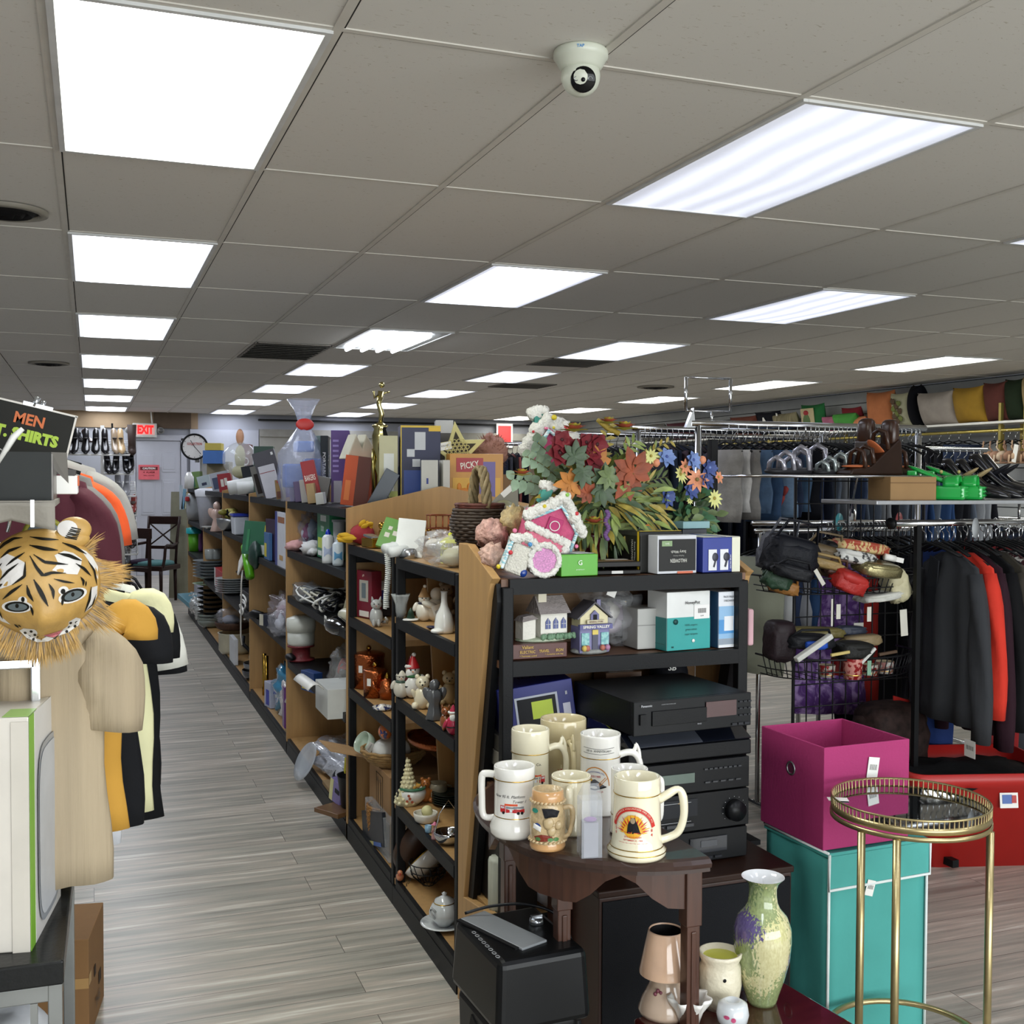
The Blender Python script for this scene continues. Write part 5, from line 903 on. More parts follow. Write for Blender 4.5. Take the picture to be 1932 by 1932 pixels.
tag(obj('black_pouch',MB(M('#0e0f14',.7,bump=.4,bsc=20)).ball((0,0,.09),(.10,.16,.10),nz=.5),loc=(1.24,4.92,zD)),'heap of black pouches behind the black bin','pouches');tag(obj('yellow_tag',MB(M('#d8cf2e',.5)).box((0,0,0),(.004,.02,.07)),loc=(1.03,4.82,.30),rot=(.3,0,0)),'bright yellow tag sticking out beside the wooden post','tag')
boxed('wooden_tray','carved wooden tray corner sticking out at the floor-level shelf','tray',Vector((1.00,4.86,.085)),(0,0,.5),(.12,.16,.02),'#6e5034');boxed('toy_carton','lilac and yellow carton standing on the wooden tray','box',Vector((1.03,4.95,.106)),(0,.2,-1.3),(.10,.05,.10),'#8a7fb8',panels=(('f',.0,.0,.3,1,'#ddd9a0'),('f',.5,.5,.9,.7,'#22222a')))
#  fourth bay
z1_,z2_=1.032,.617
t=sbx('notebook','green spiral notebook with a yellow sticker, leaning on other books','notebook',480,508,985,z1_,'#2f6a4c',x=1.05,dep=.03,lean=-.12,turn=.3,panels=(('f',.5,.6,.95,.9,'#d8c83a'),('f',.45,.05,.68,.32,'#cfd6d2'),('f',.1,.1,.16,.75,'#3f8a5c')))
g=MB(STEEL)
for k in range(10):g.tube([(-.09*0+(k/9-.5)*.30,.01*math.cos(a),.205+.008*math.sin(a))for a in[q*PI/3 for q in range(6)]],.0015,4,closed=True)
obj('spiral_binding',g,t)
sbx('dark_book','dark purple hardback standing between the green notebook and the white boxed set','book',505,520,980,z1_,'#2e1836',x=1.06,dep=.16,turn=.1);sbx('boxed_set','tall white boxed book set with a blue spine','book',519,538,966,z1_-.03,'#d9dbe2',x=1.035,dep=.20,panels=(('f',0,0,.22,1,'#2c3a8c'),('f',.3,.82,.95,.92,'#a2643a'),('f',.45,.2,.8,.28,'#c49a5a')))
sbx('magazine','thin magazine with a blue and yellow cover in front of the dark hardback','magazine',498,508,1005,z1_,'#3a6aa0',x=1.04,dep=.02,panels=(('f',.1,.1,.5,.6,'#d8c83a'),))
t=thing('green_bottle','bright green bottle and dark green pouch hanging over the edge of the upper shelf','bottle',S(468,1030,1.04,1.0));t.location.x=1.0;obj('body',MB(M('#5fb01e',.3)).tube([(0,.15,.03),(0,-.02,-.08),(0,-.1,-.16)],[.03,.035,.03],12),t);obj('pouch',MB(M('#12352c',.5)).ball((.02,-.2,.0),(.04,.14,.09),nz=.3),t)
t=thing('wall_charger','white charger pad with its cord hanging down over the bay below','charger',(.995,8.12,.96));obj('pad',MB(WHITE).box((0,0,0),(.012,.16,.14),rot=(.6,.3,0)),t,bevel=.004);obj('cord',MB(WHITE).tube([(0,-.05,-.06),(-.01,-.06,-.15),(0,.05,-.35),(.01,.15,-.55),(.02,.16,-.62)],.006,6),t)
t=bag('plastic_bag','pinkish clear bags of trinkets on the middle shelf of the fourth bay','bag of goods',Vector((1.17,7.0,z2_)),(.26,.62,.22),0,'#cfc4cc',seed=51,inner=['#b8a2ac','#d8d0d4','#8a3a3c'])
boxed('small_box','small white and navy box in front of the pinkish bags','box',S(508,1180,z2_,1.05),(0,0,-1.2),(.12,.07,.07),'#1c2238',panels=(('f',0,0,.4,1,'#cfcbb8'),));bag('plastic_bag','small frosted bag sagging over the edge of the middle shelf','bag of goods',S(528,1200,z2_,1.05),(.12,.28,.14),0,'#d6d8e0',seed=53,inner=['#c9ccd8'])
tag(obj('black_hook',MB(BLACK).tube([(0,-.1,.03),(-.03,.05,.02),(-.06,.25,-.02)],[.02,.03,.015],10),loc=(1.05,7.6,z2_)),'black strap draped over the far end of the middle shelf','strap')
bag('diaper_pack','dark blue plastic pack at the back of the lowest shelf of the fourth bay','pack',Vector((1.24,6.85,.30)),(.16,.36,.24),0,'#1c2c9c',alpha=.9,seed=61);bag('diaper_pack','teal and blue plastic-wrapped pack on the lowest shelf of the fourth bay','pack',Vector((1.15,6.95,zD)),(.20,.42,.30),0,'#3f8ab0',alpha=.9,seed=62,inner=['#2c3fae'])
t=bag('diaper_pack','white and purple plastic pack at the near end of the lowest shelf','pack',Vector((1.10,6.56,zD)),(.14,.26,.28),0,'#d9d4d2',alpha=.9,seed=63);obj('purple_band',MB(M('#5c2470',.3)).box((-.062,-.06,.14),(.02,.08,.24)),t,bevel=.008);boxed('small_carton','white and blue carton standing at the front of the lowest shelf','box',Vector((1.08,7.22,zD)),(0,0,-1.4),(.12,.08,.16),'#b4b8cc',panels=(('f',.3,.1,.8,.7,'#2433a8'),))
t=thing('brass_rods','two upright brass rods against the far divider of the fourth bay','rods',Vector((1.08,7.62,zD)))
for k in range(2):obj('rod',MB(BRASS).cyl((.0,-.1+k*.1,0),(.0,-.1+k*.1,.28),.014),t)
#  fifth bay
t=thing('steel_bowl','steel mixing bowl heaped with yellow kitchen things','bowl',S(434,1010,1.112,1.10));obj('bowl',MB(STEEL).lathe(bowl_prof(.11,.10),n=28),t);g=MB(M('#d8cf7a',.5),M('#8f8a3a',.5))
for k in range(9):g.ball((rnd.uniform(-.06,.06),rnd.uniform(-.06,.06),.11+rnd.uniform(0,.05)),(.04,.03,.025),8,6,m=k%2)
obj('contents',g,t);
for k in range(2):
 pl=[((.035 if i%2==0 else .015)*math.cos(PI/2+i*PI/5),(.035 if i%2==0 else .015)*math.sin(PI/2+i*PI/5))for i in range(10)]
 tag(obj('star_figure',MB(M('#14141a',.5)).prism(pl,-.006,.006),loc=S(429+11*k,980,1.25,1.12),rot=(0,0,-1.0)),('black star-shaped topper standing above the steel bowl, the left one','black star-shaped topper standing above the steel bowl, the right one')[k],'ornament')
t=thing('food_container','white plastic container with a blue lid','container',S(460,1010,1.112,1.10));obj('body',MB(M('#cdd2da',.3)).box((0,0,.07),(.16,.20,.14),taper=1.1),t,bevel=.01);obj('lid',MB(M('#2236a0',.3)).box((0,0,.15),(.19,.23,.02)),t,bevel=.006)
for k in range(7):lathed('dinner_plate','grey plate in the tall stack on the middle shelf of the fifth bay','plate',S(441,1140,.588+.018*k,1.18),plate_prof(.15,.02),M('#a9adae',.3),group='grey plates in the tall stack')
sbx('black_box','black box on the plate stack shelf, near side','box',453,469,1115,.588,'#16171c',x=1.06,dep=.2);sbx('black_case','flat black case on top of the plates','case',440,468,1083,.76,'#1a1a1c',x=1.12,dep=.2)
t=thing('coiled_cord','coil of white cord hanging over the plate shelf','cord',(1.03,8.35,.66));obj('loop',MB(WHITE).tube([(.012*math.sin(a*.3),.12*math.cos(a),.02-.012*a/2+.02*math.sin(a))for a in[k*.4 for k in range(60)]],.007,6),t)
lathed('basket','round brown basket under a plastic bag on the lowest shelf','basket',S(440,1200,zD+.19,1.20),bowl_prof(.15,.07),M('#4a2f1f',.7,var=.3,sc=60));bag('plastic_bag','clear bag resting in the round brown basket','bag of goods',S(440,1195,zD+.24,1.20),(.26,.28,.13),0,'#c8cad4',seed=71,inner=['#9da0ac'])
lathed('slow_cooker','cream slow cooker with a painted apple on the lowest shelf','pot',S(445,1220,zD,1.22),[(0,0),(.12,0),(.14,.03),(.14,.16),(.15,.17),(.13,.17),(.12,.03)],M('#c6c1a9',.3));boxed('flat_box','white flat box standing upright at the shelf front in the fifth bay','box',Vector((1.045,9.05,zD)),(0,0,-PI/2),(.32,.03,.20),'#c9ccd0')
for k,(r_,z_,c_)in enumerate(((.15,0.0,'#6a6c70'),(.14,.05,'#9a9da0'),(.10,.10,'#b2b4b6'))):lathed('steel_pan',('widest steel pan at the bottom of the pan stack','middle steel pan in the pan stack','smallest steel bowl on top of the pan stack')[k],'pan',Vector((1.16,8.25,zD+z_)),bowl_prof(r_,.07,.7),M(c_,.2,.9))
tag(obj('pan_handle',MB(BLACK).tube([(0,0,0),(-.05,.06,.05),(-.04,.1,.1)],.014,8),loc=(1.1,8.45,zD+.17)),'black curved pan handle sticking up from the pan stack','handle')
#  two far bays
t=thing('water_pitcher','large clear water filter pitcher with a white lid','pitcher',S(397,1000,1.062,1.14));obj('jug',MB(M('#b9bcc6',.15,alpha=.7)).lathe([(0,0),(.10,0),(.14,.34),(.13,.36)],n=24),t);obj('lid',MB(M('#d6d8de',.4)).lathe([(.14,.30),(.15,.36),(.10,.38),(0,.38)],n=24),t);obj('handle',MB(M('#d6d8de',.4)).tube([(-.06,.14,.34),(-.08,.22,.30),(-.07,.20,.12),(-.05,.13,.06)],.018,8),t)
fig('figurine','pale pink dancing figurine in front of the water pitcher','figurine',S(410,1005,1.062,1.06),.27,'angel','#cdb0a4');tag(obj('white_saucer',MB(PORC).lathe(plate_prof(.10,.02),n=24),loc=S(400,1012,1.064,1.07)),'white saucer at the shelf edge under the pink figurine','saucer')
for k in range(6):lathed('stacked_plate','grey plate in the stack below the glass jars, second bay from the far end','plate',S(398,1110,.563+.03*k,1.16),plate_prof(.17,.03),M('#8f9598',.3),group='grey plates below the glass jars')
for k in range(2):glassy('glass_jar',('small glass jar on the plate stack, left one','small glass jar on the plate stack, right one')[k],'jar',S(396+12*k,1062,.75,1.16),cup_prof(.05,.10),mat=M('#b9bdb8',.1,alpha=.6,coat=.5))
sbx('red_box','bright red box with a white edge at the shelf front','box',404,419,1075,.563,'#a81c24',x=1.05,dep=.2,panels=(('f',0,0,.15,1,'#d8d8d4'),));lathed('green_plate','pale green plate sticking out below the red box','plate',S(395,1115,.50,1.08),plate_prof(.16,.02),M('#9fb89a',.3))
for k in range(7):lathed('dark_plate','black plate in the stack on the lowest shelf, second bay from the far end','plate',S(402,1160,.17+.045*k,1.16),plate_prof(.15,.03),M('#17181a',.25),group='black plates near the far end')
for k in range(3):lathed('glass_bowl','clear glass bowl nested at the floor of the second bay from the far end','bowl',S(398,1185,zD+.03*k,1.12),bowl_prof(.13,.07),M('#9aa29a',.1,alpha=.6,coat=.5),group='nested glass bowls at floor level')
t=thing('glass_canister','clear glass canister with a red clasp in the farthest bay','canister',S(372,985,1.062,1.13));obj('body',MB(M('#aeb5ba',.1,alpha=.7,coat=.5)).lathe([(0,0),(.10,0),(.12,.1),(.12,.27),(.09,.31),(0,.31)],n=22),t);obj('clasp',MB(M('#b5282c',.4)).box((-.11,-.03,.24),(.04,.14,.05)),t,bevel=.01)
t=thing('water_bottle','bright green sports bottle with a teal lid in the farthest bay','bottle',S(367,1055,.712,1.10));obj('body',MB(M('#5fae2a',.4)).lathe([(0,0),(.06,0),(.07,.2),(0,.2)],n=18),t);obj('lid',MB(M('#1f9aa0',.4)).lathe([(.09,.2),(.09,.26),(0,.28)],n=18),t)
tag(obj('purple_tumbler',MB(M('#8a5a94',.3)).lathe(cup_prof(.06,.32),n=18),loc=S(377,1050,.712,1.18)),'tall purple tumbler behind the green sports bottle','tumbler');sbx('storage_tub','greyish plastic tub with a lid on the lowest shelf of the farthest bay','tub',363,381,1105,.22,'#a4a7b4',x=1.08,dep=.2)
boxed('blue_folder','pale blue folders sticking out at the lowest shelf near the white door','folders',S(366,1140,.17,1.04),(0,.2,-1.3),(.5,.2,.05),'#5f93a4')
for k in range(3):bag('plastic_bag',('whitish bag of glassware at the floor of the farthest bay, far side','whitish bag of glassware at the floor of the farthest bay, middle','whitish bag of glassware at the floor of the farthest bay, near side')[k],'bag of goods',Vector((1.06,12.9-.5*k,zD)),(.16,.42,.17),0,'#c3c6c2',.85,81+k,['#dad9d2'])
#  on top of the wooden bays
TZ_=1.424
def top(name,label,cat,px0,px1,yt,Y,col,**k):return bx(name,label,cat,px0,px1,yt,Y,TZ_,col,**k)
top('boxed_item','olive green box on top of the farthest bay','box',362,385,890,12.2,'#6a8a4e',dep=.2,tilt=-.12,panels=(('f',.1,.1,.5,.7,'#2f6a5c'),));top('boxed_item','white box printed with a blue oval on top of the farthest bays','box',378,403,897,10.9,'#aebcc0',dep=.1,tilt=-.25,panels=(('f',.3,.3,.7,.5,'#27304c'),))
tag(obj('small_bottles',MB(PORC).lathe([(0,0),(.05,0),(.05,.12),(.02,.18),(0,.18)],n=14),loc=TP(357,12.6,TZ_)),'small whitish bottle at the far end of the shelving top','bottle')
top('boxed_item','grey photo frame box leaning on top of the fifth bay','box',402,440,890,9.8,'#9fa3ac',dep=.06,tilt=-.22,panels=(('f',.1,.15,.5,.75,'#3b4560'),));top('red_carton','red carton with white cards pictured on it','box',415,442,893,9.3,'#9c1f2c',dep=.06,tilt=-.15,panels=(('f',.2,.3,.42,.7,'#e2dcd6'),('f',.48,.35,.7,.75,'#e2dcd6')))
bx('yellow_box','yellow box on the pile near the wall clock','box',390,423,836,13.0,1.85,'#c2b04e',dep=.2);bx('blue_box','blue box on the pile near the wall clock','box',386,426,850,13.0,1.70,'#3f6fb4',dep=.22)
top('beige_carton','beige carton behind the small items under the yellow and blue boxes','box',395,440,871,13.2,'#8d8267',dep=.3)
t=thing('doll_in_dome','figure under a round clear dome on top of the shelving','ornament',TP(453,8.6,TZ_+.12));obj('dome',MB(M('#d8dde0',.05,alpha=.3,coat=.8)).ball((0,0,.14),.13,24,16),t);obj('figure',MB(M('#b9b48a',.5)).ball((0,0,.16),(.04,.04,.09)).ball((0,0,.05),(.06,.05,.05)),t);obj('knob',MB(M('#b98a6a',.5)).ball((0,0,.31),(.03,.03,.06)),t)
tag(obj('rolled_papers',MB(M('#c9cbc9',.4)).tube([(-.1,0,.05),(.15,0,.1)],.05,12).tube([(-.05,-.1,.05),(.18,-.1,.07)],.045,12),loc=TP(458,8.2,TZ_)),'pale rolled packages below the clear dome','packages')
top('book','dark red hardback with white spine lettering standing at the back','book',462,478,838,8.9,'#6e1c26',dep=.2,texts=(('f',.5,.4,.05,'OREDS','#d8cfc9',PI/2,.26),));top('book','pale book with a brown cover beside the dark red hardback','book',456,464,838,9.2,'#8c8478',dep=.2)
top('framed_picture','black picture frame box leaning at the front of the shelving top','frame',466,492,878,7.3,'#22242a',dep=.05,tilt=-.2);top('green_box','dark green and white box behind the leaning frames','box',481,520,842,7.9,'#2f4c40',dep=.1,panels=(('f',.15,.1,.9,.8,'#8f9c9a'),))
top('photo_frame_box','large dark grey boxed frame leaning left on top of the fourth bay','box',500,545,848,6.9,'#46454e',dep=.06,tilt=-.28,panels=(('f',.82,.88,.92,.94,'#e4e4e4'),));top('white_binder','white binder with a curved red line leaning on the grey frame','binder',503,535,876,6.2,'#cfcfd8',dep=.05,tilt=-.26,panels=(('f',.02,.78,.98,.8,'#8c2a30'),))
top('acrylic_frame','clear boxed dark picture leaning beside the white binder','frame',486,506,878,6.5,'#6f6d68',dep=.05,tilt=-.24,panels=(('f',.2,.1,.85,.75,'#241a16'),));top('food_carton','small tan carton with a picture of food at the shelf edge','box',523,542,905,5.95,'#8a6c3c',dep=.05,tilt=-.1,panels=(('f',.1,.05,.9,.4,'#5a2f1a'),('f',.2,.85,.9,.95,'#9c2f28')))
for k,(a_,b_,yt,Y,c_,l_)in enumerate(((541,552,903,5.9,'#b3b09c','cream thin box leaning in the row of flat boxes'),(549,565,905,5.8,'#7a6fa4','lilac thin box leaning in the row of flat boxes'),(556,574,893,6.0,'#8f7fb4','purple shiny book leaning behind the lilac box'),(566,580,908,5.6,'#57486c','dark violet book in the row of flat boxes'),(578,592,905,5.5,'#9c9c96','grey folder leaning in the row of flat boxes'),(590,606,912,5.35,'#a4895c','tan box leaning near the end of the flat row'),(606,622,930,5.2,'#b9bdb9','small white carton at the front of the row of flat boxes'))):top('flat_box',l_,'box',a_,b_,yt,Y,c_,dep=.2,tilt=-.12,group='flat boxes leaning on the shelving top')
top('grey_tray','flat grey tray lying across the leaning boxes','tray',575,620,897,5.9,'#7d7f7c',dep=.1,tilt=.2)
t=thing('gift_bag','tall cellophane gift bag with blue packs inside and a red oval seal','gift bag',TP(573,6.2,TZ_));
for k,(x_,z_,c_)in enumerate(((-.06,.14,'#3a63b4'),(.05,.17,'#2f5cb0'),(0,.30,'#4a7ac8'))):obj('blue_pack',MB(M(c_,.4)).box((x_,0,z_),(.10,.10,.13 if k<2 else .06)),t,bevel=.01)
g=MB(M('#c3cbe2',.08,alpha=.35,bump=1,bsc=30,coat=1)).lathe([(0,0),(.11,0),(.14,.12),(.13,.26),(.05,.38),(.025,.42),(.05,.50),(.085,.56)],n=28,wob=lambda a,z:1+.12*math.sin(a*7+z*20));obj('cellophane',g,t);obj('seal',MB(M('#b42a24',.4)).ball((0,-.04,.42),(.05,.008,.033),20,10),t)
top('red_box','red box with white lettering lying in front of the gift bag','box',585,612,868,5.8,'#9c1c22',dep=.08,tilt=-.2,texts=(('f',.5,.6,.03,'BAKERS','#e8dcd4',0,.055),));top('grey_green_box','tall grey-green box behind the gift bag','box',598,614,822,6.3,'#68807c',dep=.1);top('dark_box','tall very dark box with white spine lettering','box',613,628,822,6.1,'#1f262c',dep=.2,texts=(('f',.5,.55,.016,'PORTABLE','#c9c9c9',PI/2,.14),))
top('purple_box','tall purple box with small print','box',629,665,812,5.9,'#4c2c74',dep=.12,texts=tuple(('f',.28,.86-.07*k,.010,'xxxxxxx'.replace('x','m'),'#b9a6d8',0,.05)for k in range(0)),panels=tuple(('f',.1,.84-.07*k,.42,.87-.07*k,'#8d78b8')for k in range(7))+(('f',.15,.0,.6,.3,'#9a98a4'),))
t=top('orange_box','orange printed box with brown pictured food, tilted on top of the third bay','box',650,700,860,5.15,'#c24f22',dep=.12,tilt=.12,rz=-.35,panels=(('f',.48,.0,1,1,'#5c2415'),('f',.1,.1,.3,.5,'#dd7a3c')))
t=thing('paper_house','cream moulded packing insert on top of the orange box','packing',TP(672,5.3,TZ_+.22),.2);obj('insert',MB(M('#c6c2ae',.6)).prism([(-.07,0),(.06,0),(.07,.06),(.03,.12),(.01,.05),(-.02,.12),(-.05,.05)],-.05,.05),t,bevel=.006)
top('blue_pouch','dark slate blue plastic pouch leaning against the orange box','pouch',692,722,880,4.95,'#39424e',dep=.04,tilt=.5,rough=.25);top('brown_box','dark brown printed carton right of the orange box','box',705,722,868,5.3,'#4a2418',dep=.1)
L=TP(717,5.1,TZ_+.02);t=thing('trophy','tall gold and silver trophy with a winged figure on top','trophy',L);g=MB(M('#c2b77e',.15,1.0,var=.1));hT=hz(717,728,5.1,TZ_)
obj('column',g.lathe([(0,0),(.045,0),(.05,.02),(.02,.05),(.018,.12),(.03,.16),(.022,.2),(.035,.24),(.038,.30),(.028,.33),(.04,.345),(.012,.36),(0,.36)],n=12),t)
g=MB(M('#c2b77e',.15,1.0,var=.1));g.tube([(0,0,.35),(.008,0,.40),(-.006,0,.44),(.006,0,.50)],[.010,.013,.012,.016],8).ball((.008,0,.53),.014).tube([(.004,0,.49),(-.03,-.01,.47),(-.035,-.02,.5)],.005,6).tube([(.01,0,.49),(.045,0,.50)],.005,6);obj('figure',g,t)
for s in(-1,1):obj('side_column',MB(M('#a89c62',.2,1.0)).tube([(s*.03,0,.24),(s*.034,0,.16),(s*.028,0,.04)],.009,8),t)
t.scale=(1,1,hT/.545)
t=top('bulb_box','tall pale yellow box with a smiling bottle drawn on it','box',724,758,822,4.98,'#c4c09a',dep=.16,rz=-.25,panels=(('f',.25,.15,.8,.75,'#dfe2dd'),('f',.55,.0,1,.22,'#c9d06a')),texts=(('f',.5,.42,.03,':)','#2a2a2a',PI/2),('f',.75,.12,.012,'NEON','#3a3a2a')))
t=top('kitchen_box','large dark blue box with yellow edges and pictured white lamps','box',765,838,803,4.95,'#1c2248',dep=.20,rz=-.2,panels=(('f',0,0,.025,1,'#d8b62c'),('f',0,.975,1,1,'#d8b62c'),('l',.1,.05,.6,.5,'#2f5a9c'),('f',.08,.1,.5,.45,'#26489a'),('f',.1,.38,.5,.40,'#cfd6e4'),('f',.1,.31,.5,.33,'#cfd6e4'),('f',.1,.22,.35,.27,'#e0c43c'),('f',.35,.7,.62,.92,'#c9ccd0'),('f',.7,.93,1,.999,'#e0b820')))
for k,(x_,z_)in enumerate(((-.045,.245),(-.02,.20))):obj('pictured_lamp',MB(M('#cfd3d8',.5)).box((x_,-.1025,z_),(.035,.002,.035),taper=1),t)
top('white_carton','white carton with a small house emblem in front of the dark blue box','box',800,832,868,4.78,'#c9c9c2',dep=.10,panels=(('f',.3,.5,.42,.62,'#2f3f8c'),('f',.1,.2,.5,.24,'#777777')))
top('photo_box','white-framed box with a photo behind the yellow star','box',828,862,793,5.2,'#c9c9c6',dep=.14,panels=(('f',.15,.1,.9,.85,'#45413c'),))
#  goods of the end unit
def ex(name,label,cat,px0,px1,yt,z0,col,Y=2.885,dep=.1,rz=0,**k):
 a,b=P(px0,901,y=Y),P(px1,901,y=Y);w=(b.x-a.x);h=P((px0+px1)/2,yt,y=Y).z-z0
 return boxed(name,label,cat,Vector(((a.x+b.x)/2,Y+dep/2,z0)),(0,0,rz),(w,dep,h),col,k.pop('panels',()),k.pop('texts',()),**k)
ez1,ez2,ez3,ez4=1.284,1.060,.702,.348
t=ex('iron_box','flat brown travel iron box with gold print under the church model','box',968,1072,1214,ez2-.002,'#4f2218',dep=.13,texts=(('f',.27,.80,.009,'Valiant','#c9a54a'),('f',.27,.48,.008,'ELECTRIC','#c9a54a',0,.045),('f',.57,.50,.008,'TRAVEL','#c9a54a',0,.03),('f',.85,.52,.008,'IRON','#c9a54a',0,.022),('f',.28,.22,.005,'* Thermostat control','#c9a54a',0,.05),('f',.75,.26,.005,'* Complete with bag','#c9a54a',0,.055)))
IH=P(1020,1214,y=2.885).z;L=Vector((P(1022,1200,y=2.95).x,2.95,IH));t=thing('church_model','ceramic model of a white church with a grey roof on the travel iron box','model house',L,.12)
obj('base',MB(M('#a9b49c',.5,bump=.5,bsc=60)).ball((0,0,.004),(.085,.05,.010)),t);W_=M('#dedbd0',.5,bump=.2,bsc=90);GRF=M('#8f8784',.7,bump=.4,bsc=120)
obj('nave',MB(W_).box((.02,0,.045),(.085,.07,.075)).prism([(-.0225,.08),(.0625,.08),(.0625,.08),(-.0225,.08)],0,.001),t);g=MB(GRF)
g.add([(-.03,-.045,.078),(.07,-.045,.078),(.07,.045,.078),(-.03,.045,.078),(-.025,-.004,.125),(.065,-.004,.125),(.065,.004,.125),(-.025,.004,.125)],[(0,1,5,4),(2,3,7,6),(0,4,7,3),(1,2,6,5),(4,5,6,7),(3,2,1,0)]);obj('roof',g,t)
obj('belfry',MB(M('#d9d2bb',.5)).box((-.008,-.005,.125),(.026,.026,.04)).box((-.008,-.005,.147),(.032,.032,.006)),t);obj('porch',MB(W_).box((-.055,-.005,.035),(.04,.045,.055)),t);obj('porch_roof',MB(GRF).box((-.055,-.005,.067),(.05,.055,.012),rot=(0,-.15,0),taper=.6),t)
for k in range(3):
 g=MB(M('#4a568c',.4));x=.0+k*.025;g.prism([(x-.008,.035),(x+.008,.035),(x+.008,.055),(x,.066),(x-.008,.055)],-.0375,-.0355);g.box((x,-.038,.05),(.0012,.001,.028),M('#c9c9c4',.5)).box((x,-.038,.048),(.014,.001,.0012),M('#c9c9c4',.5));obj('window',g,t)
g=MB(M('#6f8f72',.7,bump=.6,bsc=80))
for k in range(12):g.ball((-.02+k*.009,-.044+.004*math.sin(k*2),.014),(.008,.007,.009),8,6,nz=.4,seed=k)
obj('hedge',g,t)
L=Vector((P(1113,1200,y=2.93).x,2.93,ez2));t=thing('shop_model','ceramic model of the Spring Valley general store in cream and lilac','model house',L,.05);CR=M('#d8cfa6',.5,bump=.2,bsc=90);LI=M('#7f7ca6',.5)
obj('base',MB(M('#8d8f8c',.6,bump=.5,bsc=60)).ball((0,0,.006),(.062,.04,.012)),t);obj('upper_storey',MB(CR).prism([(-.044,.07),(.044,.07),(.044,.105),(0,.14),(-.044,.105)],-.025,.03),t);obj('shop_front',MB(LI).box((0,0,.04),(.095,.06,.075)),t,bevel=.003)
g=MB(M('#5c5a60',.6)).tube([(-.052,0,.098),(0,0,.144),(.052,0,.098)],.004,6).box((-.027,.004,.124),(.074,.075,.004),rot=(0,-.68,0)).box((.027,.004,.124),(.074,.075,.004),rot=(0,.68,0));obj('roof',g,t);obj('chimney',MB(LI).box((.03,.01,.135),(.012,.012,.03)),t)
g=MB(M('#5b5a8f',.5),M('#e9e6da',.5)).box((0,-.034,.078),(.104,.012,.014));g.text('SPRING VALLEY',.008,1,T((0,-.0408,.078)),w=.085,bold=.03);obj('name_sign',g,t);g=MB(M('#cfc6a8',.5),M('#6a4a3a',.5)).box((0,-.034,.092),(.055,.006,.010));g.text('GENERAL STORE',.005,1,T((0,-.0378,.092)),w=.045,bold=.02);obj('shop_sign',g,t)
for s in(-1,1):obj('shop_window',MB(M('#5fa0a4',.3,col2='#8fc4c0',thr=.5,sc=90)).box((s*.031,-.032,.043),(.024,.003,.035)),t)
obj('door',MB(M('#3f3f55',.4),M('#d9c25a',.4)).box((0,-.032,.035),(.018,.003,.045)).box((0,-.0325,.062),(.018,.003,.014),1),t);g=MB(M('#6b6a94',.5)).prism([(-.013,.094),(.013,.094),(.013,.112),(0,.124),(-.013,.112)],-.031,-.024);g.box((0,-.0315,.104),(.012,.001,.016),INK);obj('dormer',g,t)
for x,c in((-.028,'#b06a5a'),(.02,'#b06a5a'),(-.038,'#c9b05a'),(.036,'#a87a9a')):obj('flower_tub',MB(M(c,.6)).ball((x,-.04,.018),(.008,.007,.009)),t)
bag('plastic_bag','large clear bag with a barcode tag behind the shop model','bag of goods',Vector((P(1150,1200,y=3.06).x,3.06,ez2)),(.19,.16,.17),.1,'#d4d6d8',seed=91,inner=['#8f8a90','#9a8a9a','#c9c4bc','#6f6a70']);ptag(bpy.data.objects['plastic_bag.%03d'%(len([o for o in bpy.data.objects if o.name.startswith('plastic_bag')])-1)],-.03,-.085,.20,ry=.4,w=.03,h=.05)
ex('white_box','plain off-white box with a lid beside the turquoise carton','box',1205,1254,1148,ez2,'#a9a9a4',Y=2.93,dep=.1,panels=(('f',0,.58,1,.60,'#7c7c78'),))
t=ex('turquoise_carton','white and turquoise HoneyPot carton with a barcode sticker','box',1254,1342,1116,ez2,'#dfe1de',dep=.10,rz=.12,panels=(('f',0,0,1,.56,'#2a9c98'),('l',0,0,1,.56,'#23807e'),('f',.62,.52,.98,.76,'#ecebe8'),('l',.1,.1,.9,.11,'#1a6a68')),texts=(('f',.58,.80,.012,'HoneyPot','#1b1b1f',0,.052),('f',.55,.42,.007,'100% organic','#0f5f5c',0,.045),('f',.55,.34,.007,'green cotton','#0f5f5c',0,.04),('f',.55,.26,.007,'super tampons','#0f5f5c',0,.045),('f',.80,.66,.014,'|||||||||','#222222',0,.028),('f',.80,.57,.004,'$1.99','#222222'),('f',.12,.06,.006,'44','#111111')))
obj('round_emblem',MB(M('#174a48',.5)).cyl((-.048,-.0545,.083),(-.048,-.0525,.083),.008,n=18),t);obj('round_emblem',MB(PAPER).cyl((.015,-.0545,.025),(.015,-.0525,.025),.005,n=16),t)
ex('refill_carton','white and blue refill carton reading PACK VALEUR','box',1354,1396,1116,ez2,'#dfe3e8',dep=.11,rz=.10,panels=(('f',0,.05,1,.74,'#8fb9dc'),('f',0,.25,1,.5,'#4f94cf'),('l',0,0,1,1,'#23486a'),('f',.25,.3,.7,.56,'#e6e9ec'),('f',0,.0,1,.16,'#e3e6e8')),texts=(('f',.5,.91,.006,'PACK VALEUR','#2b2f3a',0,.042),('f',.5,.84,.006,'5 RECHARGES','#2b2f3a',0,.04)))
tag(obj('pink_pouch',MB(M('#c9a0a6',.6)).box((0,0,.055),(.02,.09,.11)),loc=(P(1402,1200,y=2.93).x,2.93,ez2),bevel=.006),'pink striped packet squeezed at the right end of the shelf','packet')
